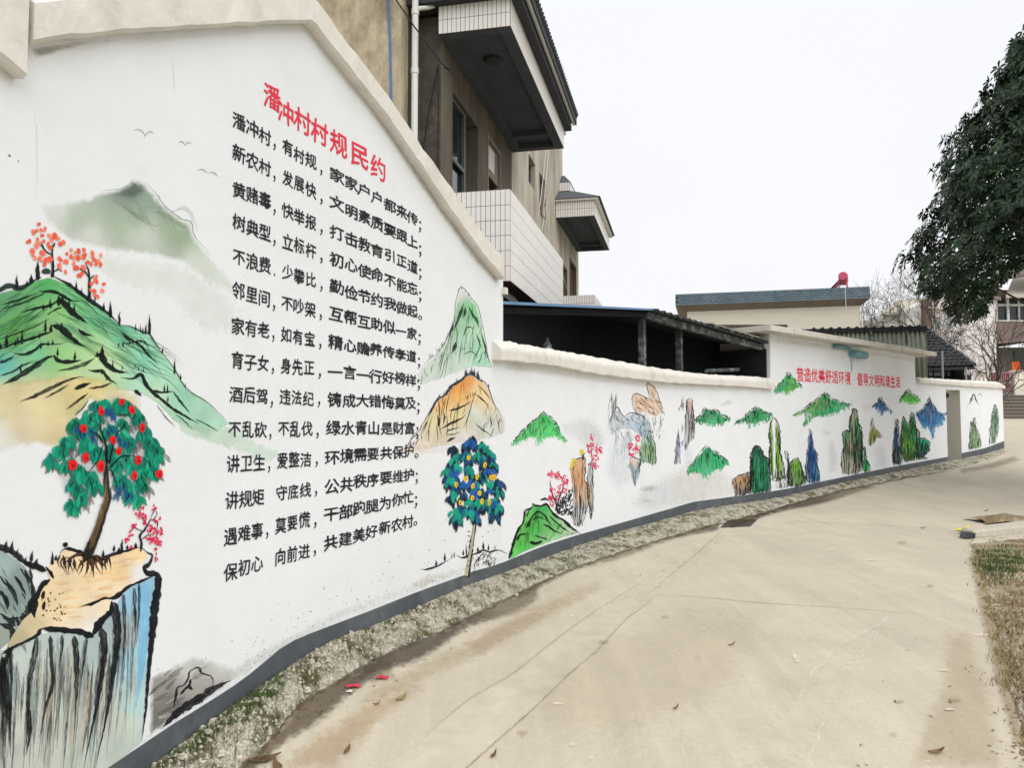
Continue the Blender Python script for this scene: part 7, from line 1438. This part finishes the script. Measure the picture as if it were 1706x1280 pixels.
for pts, wd in ((HC[:5] + HC[5:7], [6, 5, 5, 4, 3, 4, 4]), ([(888, 838), (891, 843), (902, 843), (910, 840), (915, 846), (926, 860), (940, 868), (952, 880), (968, 890)], [3, 4, 4, 3, 5, 4, 6, 5, 2]), ([(878, 880), (884, 866), (894, 854), (904, 856), (914, 870), (920, 880)], [5, 4, 3, 3, 4, 2]), ([(886, 868), (896, 862), (908, 866)], [2, 3, 2]), ([(862, 902), (866, 892), (880, 890)], [4, 4, 2]), ([(882, 904), (894, 906), (904, 902)], [5, 7, 3]), ([(890, 893), (902, 896), (914, 900)], [2, 3, 1.5]), ([(904, 874), (914, 878), (922, 884), (936, 890)], [3, 4, 3, 2]), ([(900, 834), (908, 832), (914, 834)], [3, 4, 2]), ([(878, 862), (882, 850), (886, 848)], [3, 2, 2]), ([(915, 860), (930, 874), (950, 888)], [2, 3, 2])): P.stroke(pts, wd, (20, 26, 24), 1, dry=.15, rough=1.2, taper=(.08, .2), step=4, wob=.35)
P.build('painted_hill', cw, label='vivid green painted hill with thick black outline at the wall foot')
P = Paint(base=.004)
for pts, wd in (([(929, 856), (927, 840), (921, 825), (917, 806), (916, 798)], [4, 3, 2.5, 2]), ([(926, 852), (932, 830), (938, 815), (940, 800)], [3, 2.5, 2]), ([(924, 832), (934, 822)], 1.6), ([(922, 838), (914, 828)], 1.5)): P.stroke(pts, wd, (30, 30, 34), .95, dry=.1, taper=(.05, .3), step=4)
for (x, y, rx, ry, n) in ((918, 790, 5, 6, 24), (930, 793, 6, 7, 26), (940, 800, 7, 8, 28), (920, 816, 5, 7, 14), (936, 815, 9, 8, 22), (918, 832, 5, 8, 18), (928, 828, 7, 8, 12), (944, 812, 3, 8, 8), (920, 840, 4, 5, 8)): blossom(P, x, y, rx, ry, n, 1.35, [(226, 44, 84), (214, 34, 74), (240, 110, 140)], int(x + y))
P.build('painted_blossom_tree', cw, label='painted pink blossom tree leaning over the green hill')
P = Paint(base=.0045)
for i in range(150):
    r_x = r.random(); x = 930 + r_x * 24; y = 858 - r.random() * (20 + r_x * 30); P.dab(x, y, 1.3, 1.5, 0, (34, 36, 42), .9, .6, 6)
spikes(P, [(934, 845), (952, 830)], 8, 14, 3, (50, 52, 58), .8, 3); P.build('painted_firs', cw)
pillar('painted_rock', cw, [(948, 782), (954, 780), (958, 766), (972, 763), (975, 768), (974, 800), (982, 812), (980, 838), (970, 876), (958, 878), (952, 858), (954, 830), (952, 800)], [(960, 775, (216, 170, 130)), (965, 800, (206, 152, 110)), (968, 830, (214, 176, 140)), (960, 850, (180, 200, 204)), (972, 860, (196, 196, 190), .8), (962, 874, (226, 224, 214), .5)], [(110, 74, 60), (60, 50, 50), (96, 110, 120)], 46, seed=4, outline=1.6, fade=9, label='brown painted rock pillar with a yellow tuft')
P = Paint(base=.004); 
for (x, y, n) in ((953, 775, 20), (956, 768, 12), (969, 752, 18), (972, 758, 8)): blossom(P, x, y, 3.4, 7, n, 1.4, [(240, 214, 60), (226, 196, 50)], n)
P.stroke([(971, 768), (972, 758), (975, 756)], 4, (60, 50, 70), .9, dry=.3, step=3); P.build('painted_shrub', cw)
pillar('painted_rock', cw, [(980, 772), (987, 770), (988, 800), (988, 850), (985, 866), (982, 850), (978, 810)], [(984, 790, (196, 204, 206)), (983, 830, (206, 178, 140)), (985, 860, (130, 110, 90), .8)], [(110, 96, 84), (130, 140, 146)], 18, seed=5, outline=1.2, label='slim grey-brown painted pillar under the pink tree')
P = Paint(base=.004)
P.stroke([(982, 790), (986, 768), (986, 740)], [1.6, 1.4, 1], (60, 60, 60), .8, dry=.2)
for (x, y, rx, ry, n) in ((986, 729, 4, 7, 12), (984, 742, 6, 6, 22), (996, 748, 6, 7, 22), (991, 762, 8, 6, 24), (984, 752, 5, 6, 12), (988, 774, 8, 5, 18), (994, 780, 4, 5, 8), (1002, 752, 2.5, 6, 8)): blossom(P, x, y, rx, ry, n, 1.3, [(222, 44, 84), (206, 40, 76), (236, 110, 140)], int(x * 2 + y))
P.build('painted_blossom_tree', cw, label='tall painted pink blossom tree rising from the slim pillar')
# misty cliff group
P = Paint(base=.0013)
P.wash([(930, 700), (980, 690), (1010, 715), (1015, 745), (985, 765), (960, 740), (930, 725)], [(980, 715, (214, 218, 218), .6), (950, 715, (226, 228, 228), .4)], soft=12, alpha=.7, rough=3, step=6)
P.wash([(1010, 740), (1060, 735), (1065, 800), (1030, 830), (1000, 790)], [(1030, 770, (218, 226, 228), .5)], soft=14, alpha=.6, rough=3, step=7)
P.wash([(1060, 810), (1100, 790), (1150, 760), (1190, 770), (1250, 800), (1230, 840), (1150, 850), (1090, 860), (1040, 850)], [(1090, 815, (220, 228, 232), .6), (1150, 815, (228, 222, 210), .6), (1220, 820, (232, 228, 220), .5), (1080, 845, (226, 222, 212), .5)], soft=16, alpha=.7, rough=3, step=8)
P.wash([(1062, 812), (1085, 806), (1102, 812), (1090, 822), (1068, 822)], [(1080, 814, (188, 180, 168), .7)], soft=5, alpha=.6, rough=3, step=4); P.wash([(1060, 834), (1080, 828), (1094, 836), (1075, 842)], [(1075, 836, (196, 188, 176), .6)], soft=5, alpha=.6, rough=3, step=4)
P.wash([(1130, 740), (1160, 745), (1160, 780), (1140, 790)], [(1150, 765, (216, 228, 232), .5)], soft=10, alpha=.6, rough=3, step=6)
P.wash([(1188, 678), (1205, 668), (1215, 664), (1230, 672), (1212, 678)], [(1210, 672, (206, 208, 208), .6)], soft=4, alpha=.6, rough=3, step=4)
P.build('painted_mist', cw, label='faint grey painted mist between the cliffs')
P = Paint(base=.002)
P.wash([(1010, 712), (1018, 690), (1016, 676), (1024, 664), (1030, 650), (1028, 684), (1022, 716), (1012, 722)], [(1020, 690, (190, 190, 192), .8), (1016, 715, (220, 222, 222), .4)], soft=3, alpha=.8, rough=2, step=3)
for i in range(18): x = r.uniform(1012, 1027); y = r.uniform(652, 700); P.stroke([(x, y), (x - 1, y + r.uniform(10, 26))], r.uniform(1, 2), (130, 132, 136), .6, dry=.5, step=5)
P.wash([(1016, 702), (1022, 688), (1030, 682), (1042, 694), (1056, 688), (1070, 694), (1082, 702), (1082, 722), (1070, 728), (1050, 716), (1030, 716), (1018, 728)], [(1030, 696, (206, 212, 216)), (1055, 700, (196, 210, 220)), (1078, 712, (176, 200, 216))], soft=3, alpha=.9, rough=1.6, step=3)
for pts, wd in (([(1016, 706), (1020, 692), (1028, 678), (1036, 690), (1046, 700), (1060, 704), (1072, 710)], [1.6, 2, 2, 1.6]), ([(1040, 694), (1052, 688), (1066, 692), (1076, 698)], [1.6, 2, 1.4]), ([(1024, 690), (1030, 700), (1040, 708)], 1.5), ([(1050, 694), (1056, 704)], 1.4), ([(1070, 704), (1066, 718), (1070, 728)], 1.4)): P.stroke(pts, wd, (50, 54, 60), .9, dry=.4, step=3, wob=.4)
for i in range(70):
    x = r.uniform(1016, 1082); y = r.uniform(688, 726); P.stroke([(x, y), (x + r.uniform(-3, 3), y + r.uniform(3, 6)), (x + r.uniform(-4, 6), y + r.uniform(6, 12))], r.uniform(.7, 1.4), r.choice(((70, 78, 88), (110, 120, 130), (230, 234, 238))), .8, dry=.4, step=3, jag=.8)
for i in range(26):
    x = r.uniform(1020, 1064); y = r.uniform(716, 728); P.stroke([(x, y), (x - 2, y + 14), (x - 5, y + r.uniform(22, 50))], r.uniform(1.5, 4), (206, 214, 220), .45, dry=.8, rough=1.5, step=5)
P.build('painted_cliff', cw, label='grey-blue outlined painted ledge in the mist')
P = Paint(base=.003)
P.wash(jagged([(1053, 664), (1054, 657), (1062, 655), (1076, 662), (1090, 672), (1100, 686), (1094, 694), (1076, 688), (1056, 684)], 3, 1.2), [(1070, 672, (236, 204, 178)), (1090, 686, (234, 206, 184))], soft=2, rough=1.2, step=2.8)
P.wash(jagged([(1078, 638), (1090, 644), (1096, 660), (1104, 680), (1106, 692), (1096, 688), (1084, 668)], 4, 1.2), [(1086, 650, (232, 204, 180)), (1100, 684, (236, 214, 196))], soft=2, rough=1.2, step=2.8)
for pts, wd in (([(1056, 684), (1053, 664), (1060, 656), (1076, 662), (1088, 670), (1090, 684)], 1.5), ([(1083, 668), (1078, 640), (1090, 646), (1098, 664), (1104, 684), (1108, 694)], 1.6), ([(1058, 662), (1070, 674), (1086, 680), (1100, 690)], 1.5), ([(1066, 664), (1080, 674), (1092, 684)], 1.2), ([(1084, 650), (1092, 668), (1102, 686)], 1.2), ([(1056, 686), (1066, 690), (1078, 700)], 2)): P.stroke(pts, wd, (70, 54, 50), .9, dry=.4, step=3, wob=.4)
for i in range(34): x, y = r.uniform(1056, 1100), r.uniform(662, 690); P.stroke([(x, y), (x + r.uniform(4, 9), y + r.uniform(3, 8))], r.uniform(.8, 1.6), (120, 84, 66), .8, dry=.4, step=3, jag=.8)
for i in range(50): x, y = r.uniform(1072, 1106), r.uniform(690, 726); P.stroke([(x, y), (x + r.uniform(-2, 2), y + r.uniform(4, 12))], r.uniform(1, 2), (90, 92, 96), .5, dry=.5, step=3)
P.build('painted_rock', cw, label='pair of salmon-coloured painted rocks above the ledge')
pillar('painted_pillar', cw, [(1068, 728), (1078, 716), (1084, 722), (1092, 740), (1094, 770), (1090, 776), (1074, 770), (1064, 778), (1066, 750)], [(1078, 730, (180, 206, 200)), (1080, 750, (124, 160, 104)), (1074, 768, (170, 200, 180), .7), (1090, 765, (150, 180, 140))], [(50, 70, 50), (90, 120, 80), (70, 80, 70)], 40, seed=6, fade=5, label='green hanging painted rock under the salmon rocks')
pillar('painted_pillar', cw, [(1049, 766), (1056, 762), (1066, 768), (1066, 790), (1062, 806), (1056, 812), (1052, 796), (1048, 776)], [(1057, 767, (236, 206, 176)), (1058, 785, (150, 174, 184)), (1058, 805, (190, 206, 212), .7)], [(70, 84, 94), (110, 124, 134)], 18, seed=7, fade=4, label='small blue-grey painted pillar with a salmon cap')
P = Paint(base=.004)
for (x, y, rx, ry, n) in ((1050, 744, 5, 6, 24), (1060, 748, 5, 8, 24), (1063, 730, 4, 6, 20), (1053, 758, 5, 4, 14)): blossom(P, x, y, rx, ry, n, 1.3, [(222, 44, 84), (206, 40, 76), (236, 120, 146)], int(x + 2 * y))
P.build('painted_blossom_tree', cw, label='low painted pink blossom on the small salmon-capped pillar')
pillar('painted_pillar', cw, [(1141, 700), (1145, 668), (1153, 665), (1157, 700), (1158, 728), (1150, 738), (1142, 752), (1136, 740), (1140, 722)], [(1149, 675, (214, 170, 160)), (1148, 700, (176, 176, 176)), (1148, 730, (196, 206, 212), .8), (1143, 748, (214, 224, 230), .4)], [(60, 60, 64), (110, 110, 120), (130, 90, 90)], 36, seed=8, fade=5, label='tall grey painted pillar with a rosy tip')
pillar('painted_pillar', cw, [(1124, 774), (1127, 735), (1130, 714), (1133, 735), (1134, 772)], [(1130, 725, (110, 106, 140)), (1129, 755, (150, 160, 184)), (1129, 772, (206, 216, 226), .5)], [(90, 90, 120)], 12, seed=9, outline=1, fade=3, label='slim violet-blue painted pillar')
P = Paint()
for (x, y, L_) in ((1137, 660, 26), (1139, 668, 18), (1135, 672, 10), (1137, 706, 18), (1132, 678, 8)): P.stroke([(x, y), (x - .5, y + L_)], [1.5, 3, 1], (120, 120, 128), .7, dry=.6, step=4)
P.build('painted_pillar', cw, label='faint grey broken painted strokes beside the rosy pillar')
mountain('painted_mountain', cw, [(1157, 702), (1168, 690), (1175, 678), (1182, 683), (1192, 681), (1202, 690), (1216, 698)], [(1160, 704), (1176, 706), (1190, 709), (1204, 706), (1216, 700)], [(1180, 686, (30, 110, 64)), (1170, 698, (44, 150, 90)), (1200, 700, (56, 170, 106)), (1186, 704, (90, 200, 140), .7)], ink=[(16, 60, 40), (20, 80, 50)], n=36, seed=2, sp=6, label='dark green painted mountain right of the rosy pillar')
mountain('painted_mountain', cw, [(1227, 704), (1240, 694), (1250, 684), (1261, 678), (1272, 684), (1286, 690)], [(1227, 705), (1245, 704), (1252, 706), (1246, 714), (1262, 706), (1276, 702), (1286, 694)], [(1262, 684, (40, 130, 76)), (1245, 698, (50, 150, 90)), (1275, 694, (60, 170, 106)), (1248, 712, (80, 190, 120), .8)], ink=[(16, 70, 44), (20, 60, 50)], n=34, seed=3, sp=3, label='green painted mountain with a trailing foot at the end of the courtyard wall')
mountain('painted_mountain', cw, [(1145, 782), (1156, 768), (1166, 755), (1178, 741), (1188, 750), (1200, 758), (1214, 768)], [(1145, 790), (1160, 786), (1176, 796), (1190, 786), (1204, 782), (1214, 772)], [(1178, 750, (40, 150, 90)), (1160, 774, (50, 170, 104)), (1195, 766, (44, 180, 110)), (1178, 790, (90, 210, 150), .8), (1206, 774, (70, 190, 130))], ink=[(14, 90, 56), (10, 60, 40)], n=40, seed=4, label='bright teal-green painted mountain low on the wall')

# --- dark rock cluster across the bend, and outbuilding motifs
pillar('painted_rock', cw, [(1218, 800), (1232, 792), (1250, 788), (1252, 796), (1250, 822), (1226, 826), (1221, 812)], [(1228, 800, (206, 160, 110)), (1245, 794, (150, 130, 96)), (1236, 815, (140, 120, 110)), (1226, 820, (110, 96, 90))], [(30, 28, 30), (70, 54, 50), (190, 160, 130)], 40, seed=10, wd=(1.2, 2.6), label='brown stump-like painted rock at the wall foot')
pillar('painted_pillar', cw, [(1251, 824), (1250, 790), (1252, 764), (1251, 757), (1258, 744), (1266, 745), (1271, 760), (1280, 764), (1283, 790), (1284, 818), (1262, 822)], [(1262, 755, (26, 90, 66)), (1258, 785, (20, 96, 64)), (1272, 790, (30, 120, 76)), (1270, 812, (24, 100, 76))], [(14, 36, 34), (16, 60, 44), (60, 150, 100)], 60, seed=11, wd=(1.2, 2.8), outline=2.4, label='dark green flat-topped painted pillar')
pillar('painted_pillar', ob, [(1283, 786), (1282, 765), (1284, 740), (1281, 728), (1284, 705), (1287, 695), (1293, 700), (1298, 710), (1300, 728), (1299, 750), (1305, 770), (1308, 795), (1296, 802), (1286, 800)], [(1288, 700, (206, 200, 180)), (1289, 720, (120, 170, 50)), (1288, 750, (110, 180, 50)), (1290, 775, (120, 180, 60)), (1298, 740, (110, 140, 80)), (1300, 790, (160, 160, 156)), (1290, 795, (150, 150, 146))], [(40, 60, 24), (60, 110, 30), (30, 32, 32), (160, 210, 90)], 64, seed=12, wd=(1, 2.2), outline=2.2, label='tallest lime-green painted pillar beside the corner')
pillar('painted_pillar', ob, [(1292, 815), (1292, 800), (1302, 796), (1311, 796), (1312, 772), (1307, 752), (1313, 756), (1315, 772), (1312, 812)], [(1302, 806, (226, 228, 230)), (1310, 780, (226, 224, 216))], [(40, 40, 44)], 10, seed=13, outline=1.5, label='white painted rock with small black curls')
P = Paint(base=.004)
for (x, y) in ((1306, 806), (1299, 812), (1308, 800)): P.stroke([(x - 2, y + 1), (x, y - 2), (x + 2, y), (x + 1, y + 3)], 1.1, (30, 30, 36), .9, step=2)
P.build('painted_curls', ob)
pillar('painted_pillar', ob, [(1314, 810), (1315, 775), (1322, 766), (1330, 763), (1334, 776), (1339, 790), (1340, 806), (1326, 812)], [(1324, 772, (120, 180, 50)), (1332, 790, (100, 160, 50)), (1318, 800, (150, 150, 140)), (1334, 804, (90, 150, 50))], [(30, 40, 24), (40, 80, 30)], 40, seed=14, wd=(1, 2.2), outline=2, label='short olive-green painted rock between the lime and blue pillars')
pillar('painted_pillar', ob, [(1343, 806), (1342, 780), (1344, 760), (1347, 735), (1349, 716), (1353, 722), (1355, 745), (1361, 757), (1362, 780), (1366, 790), (1365, 802), (1354, 806)], [(1350, 730, (40, 84, 140)), (1350, 760, (24, 80, 140)), (1354, 790, (20, 96, 150)), (1344, 795, (170, 160, 150)), (1362, 795, (60, 140, 170))], [(16, 40, 90), (40, 50, 80), (30, 110, 170)], 40, seed=15, wd=(1, 2), outline=1.3, oc=(40, 44, 60), label='slim deep blue painted pillar')
mountain('painted_mountain', ob, [(1290, 650), (1300, 636), (1309, 624), (1314, 620), (1320, 628), (1330, 636), (1337, 644)], [(1288, 656), (1300, 652), (1312, 655), (1326, 648), (1337, 645)], [(1312, 628, (60, 170, 100)), (1300, 645, (60, 180, 120)), (1318, 645, (120, 200, 70)), (1330, 643, (90, 200, 100), .9)], ink=[(24, 90, 60), (30, 80, 40)], n=34, seed=5, label='green painted mountain left of the red slogan')
mountain('painted_mountain', ob, [(1322, 692), (1340, 680), (1356, 668), (1366, 660), (1376, 654), (1386, 664), (1400, 668), (1418, 674)], [(1322, 693), (1350, 687), (1352, 695), (1340, 708), (1360, 694), (1378, 692), (1396, 688), (1418, 676)], [(1360, 666, (110, 160, 60)), (1376, 664, (50, 150, 90)), (1335, 690, (130, 200, 90), .9), (1375, 684, (60, 180, 120)), (1405, 676, (90, 200, 150)), (1345, 702, (70, 170, 100), .8)], ink=[(30, 110, 60), (20, 80, 60), (40, 100, 90)], n=60, seed=6, sp=5, label='widest green painted mountain below the slogan')
mountain('painted_mountain', ob, [(1454, 678), (1462, 670), (1467, 661), (1472, 668), (1480, 680), (1484, 686)], [(1455, 680), (1464, 682), (1469, 690), (1474, 685), (1484, 686)], [(1467, 668, (40, 84, 130)), (1470, 680, (40, 110, 160), .9)], ink=[(20, 50, 100), (24, 60, 110)], n=24, seed=7, wd=(1, 1.8), label='small blue painted mountain')
mountain('painted_mountain', ob, [(1498, 668), (1505, 656), (1513, 648), (1520, 656), (1530, 662), (1533, 667)], [(1498, 670), (1508, 670), (1520, 672), (1533, 668)], [(1512, 654, (70, 140, 60)), (1504, 666, (110, 210, 70)), (1522, 666, (110, 214, 90), .9)], ink=[(50, 130, 40), (30, 90, 50)], n=24, seed=8, wd=(1, 1.8), label='small light green painted mountain near the outbuilding corner')
pillar('painted_pillar', ob, [(1403, 790), (1402, 762), (1406, 745), (1404, 722), (1409, 716), (1415, 720), (1416, 700), (1421, 682), (1427, 683), (1430, 705), (1435, 712), (1437, 745), (1436, 780), (1428, 790)], [(1422, 690, (40, 150, 96)), (1428, 730, (50, 150, 96)), (1408, 735, (70, 140, 90)), (1418, 745, (160, 140, 110)), (1405, 770, (214, 204, 194), .8), (1420, 780, (190, 176, 160)), (1433, 760, (50, 130, 90))], [(20, 70, 50), (90, 66, 54), (26, 100, 66), (190, 170, 150), (30, 32, 32)], 90, seed=16, wd=(1, 2.4), outline=1.8, label='broad green and brown streaked painted pillar in the middle')
pillar('painted_rock', ob, [(1437, 788), (1438, 750), (1440, 745), (1444, 765), (1449, 775), (1450, 785)], [(1441, 760, (40, 160, 96)), (1444, 780, (60, 200, 110))], [(20, 100, 60)], 18, seed=17, outline=1.2, label='small emerald painted rock right of the broad pillar')
pillar('painted_pillar', ob, [(1447, 742), (1450, 715), (1453, 697), (1457, 712), (1464, 720), (1471, 728), (1460, 730), (1452, 745)], [(1453, 710, (150, 150, 60)), (1455, 725, (170, 170, 80)), (1466, 727, (160, 170, 100), .8), (1449, 742, (196, 196, 130), .6)], [(110, 110, 40), (90, 90, 50)], 22, seed=18, outline=1, oc=(80, 84, 50), label='small olive-yellow painted pinnacle')
P = Paint()
P.wash([(1450, 745), (1465, 735), (1478, 740), (1485, 770), (1480, 785), (1455, 785)], [(1468, 760, (214, 216, 216), .5)], soft=8, alpha=.6, rough=3, step=5)
P.wash([(1375, 735), (1390, 728), (1400, 760), (1395, 790), (1378, 790)], [(1388, 765, (216, 216, 216), .5)], soft=6, alpha=.6, rough=3, step=5); P.wash([(1360, 720), (1375, 710), (1392, 722), (1380, 732)], [(1375, 720, (214, 216, 216), .5)], soft=5, alpha=.5, rough=3, step=5)
P.wash([(1432, 676), (1450, 668), (1456, 678), (1440, 690)], [(1445, 678, (216, 214, 220), .5)], soft=6, alpha=.5, rough=3, step=5)
P.build('painted_mist', ob, label='faint grey painted mist between the pillars')
pillar('painted_pillar', ob, [(1488, 775), (1488, 745), (1490, 715), (1492, 700), (1495, 698), (1497, 715), (1498, 740), (1503, 768), (1503, 774)], [(1494, 705, (40, 60, 110)), (1494, 735, (24, 84, 140)), (1490, 765, (110, 110, 90)), (1500, 762, (30, 120, 90))], [(20, 40, 80), (40, 40, 44)], 34, seed=19, outline=1.5, label='dark blue painted pillar left of the lime cluster')
pillar('painted_pillar', ob, [(1502, 760), (1500, 735), (1502, 712), (1505, 693), (1510, 702), (1513, 708), (1516, 700), (1519, 686), (1523, 690), (1525, 708), (1527, 715), (1527, 766), (1510, 770), (1504, 768)], [(1506, 705, (60, 150, 80)), (1508, 735, (120, 190, 60)), (1520, 700, (30, 110, 76)), (1516, 730, (30, 130, 90)), (1520, 750, (110, 190, 60)), (1514, 764, (110, 80, 66))], [(20, 80, 40), (30, 110, 40), (24, 50, 40), (90, 60, 50)], 70, seed=20, wd=(1, 2), outline=1.6, label='lime and green painted pillar cluster at the outbuilding corner')
pillar('painted_rock', ew, [(1527, 764), (1527, 714), (1531, 720), (1533, 730), (1541, 730), (1549, 738), (1547, 752), (1540, 760), (1545, 764), (1530, 766)], [(1530, 740, (40, 150, 96)), (1540, 742, (40, 170, 130)), (1530, 760, (80, 76, 60)), (1541, 760, (40, 50, 50))], [(20, 70, 50), (20, 40, 40)], 40, seed=21, outline=1.6, label='teal painted rock just past the outbuilding corner')
mountain('painted_mountain', ew, [(1528, 690), (1538, 680), (1545, 670), (1549, 660), (1554, 672), (1562, 684), (1577, 690)], [(1528, 692), (1534, 704), (1540, 712), (1548, 712), (1553, 730), (1558, 712), (1568, 708), (1577, 692)], [(1549, 672, (40, 70, 110)), (1540, 690, (40, 110, 170)), (1555, 690, (30, 100, 170)), (1568, 698, (60, 150, 200)), (1553, 722, (80, 160, 200), .8)], ink=[(20, 50, 110), (24, 70, 140), (20, 90, 150)], n=60, seed=9, wd=(1, 2), label='large blue painted mountain beside the gate opening')
P = Paint()
for pts, wd in (([(1611, 678), (1617, 668), (1622, 657), (1627, 668), (1634, 679)], [1, 2, 3, 2, 1]), ([(1620, 662), (1617, 672)], 2.4), ([(1624, 662), (1628, 672)], 2.4), ([(1628, 660), (1633, 656), (1636, 661)], 1.2)): P.stroke(pts, wd, (80, 80, 84), .8, dry=.4, step=3)
P.build('painted_peak', ew, label='grey ink painted peak above the pale pillars')
for poly, cs_, s_, lb in (([(1615, 750), (1615, 728), (1617, 702), (1619, 712), (1621, 700), (1624, 696), (1627, 712), (1632, 725), (1635, 745)], [(1620, 712, (120, 130, 110)), (1624, 735, (150, 180, 130))], 22, 'pale green painted pillar just right of the gate opening'), ([(1648, 742), (1650, 715), (1654, 684), (1658, 675), (1662, 682), (1664, 700), (1662, 725), (1657, 738)], [(1655, 690, (110, 140, 120)), (1656, 715, (140, 176, 140)), (1652, 738, (190, 220, 206), .7)], 23, 'pale green painted pillar at the far end of the wall')):
    pillar('painted_pillar', ew, poly, cs_, [(70, 90, 70), (100, 130, 96)], 34, seed=s_, outline=1.2, oc=(70, 80, 70), label=lb)
# dirt runs, drips under the copings and paint scuffs
P = Paint(base=.0011)
DR = (168, 158, 138)
def under(tab, a, b, n_, L_, al, seed, c=DR):
    r_ = random.Random(seed)
    for i in range(n_):
        x = r_.uniform(a, b); y = interp_px(tab, x) + 2; l_ = L_ * r_.uniform(.3, 1); P.stroke([(x, y - 3), (x, y + l_ * .5), (x + r_.uniform(-1, 1), y + l_)], r_.uniform(4, 18), c, al * r_.uniform(.4, 1), dry=.7, rough=2.5, step=8)
P.wash([(50, 78), (130, 66), (260, 56), (260, 62), (140, 76), (60, 100)], [(60, 85, (150, 140, 118), .8), (200, 62, (170, 160, 140), .5)], soft=6, alpha=.6, rough=3, step=5)
P.wash([(514, 44), (560, 95), (600, 140), (640, 195), (700, 285), (800, 428), (836, 468), (828, 478), (790, 440), (690, 300), (600, 160), (520, 60)], [(560, 105, (170, 160, 130), .5), (700, 292, (160, 152, 124), .6), (800, 436, (150, 146, 118), .7)], soft=7, alpha=.5, rough=3, step=5)
P.wash([(200, 1268), (300, 1200), (430, 1114), (570, 1034), (700, 984), (836, 938), (836, 925), (700, 968), (570, 1010), (430, 1085), (300, 1165), (240, 1225)], [(300, 1190, (176, 172, 158), .6), (600, 1015, (196, 192, 178), .5), (800, 945, (190, 186, 170), .6)], soft=12, alpha=.4, rough=2, step=7)
r_ = random.Random(44)
for i in range(170): x = r_.uniform(250, 835); y = interp_px(BAND_T, x) - abs(r_.gauss(0, 45)) - 4; P.dab(x, y, r_.uniform(.5, 1.8), r_.uniform(.5, 1.6), 0, (150, 142, 126), r_.uniform(.3, .8), .5, 6)
for pts in ([(288, 95), (290, 130), (291, 160)], [(58, 180), (62, 250), (60, 330)]): P.stroke(pts, 1.1, (150, 148, 140), .45, dry=.6, rough=1, step=7, jag=1)
P.dab(16, 259, 3, 1.4, .6, (60, 56, 50), .9, .6, 6); P.dab(31, 268, 2, 1, .6, (60, 56, 50), .8, .6, 6)
P.build('wall_stain', gable)
P = Paint(base=.0011); P.wash([(838, 600), (908, 609), (984, 624), (1043, 632), (1107, 640), (1230, 646), (1284, 650), (1284, 656), (1200, 654), (1100, 652), (1000, 640), (900, 626), (838, 620)], [(850, 606, (196, 200, 176), .7), (1000, 632, (190, 182, 158), .6), (1200, 648, (190, 182, 160), .6)], soft=7, alpha=.45, rough=3, step=5); P.build('wall_stain', cw)
P = Paint(base=.0011); P.wash([(1286, 560), (1400, 574), (1526, 595), (1526, 606), (1400, 588), (1286, 572)], [(1350, 570, (196, 186, 160), .6), (1500, 596, (196, 188, 164), .6)], soft=6, alpha=.5, rough=3, step=5); P.stroke([(1418, 597), (1419, 612), (1418, 624)], [5, 4, 2], (130, 160, 166), .5, dry=.5); P.build('wall_stain', ob)
print('paint done')
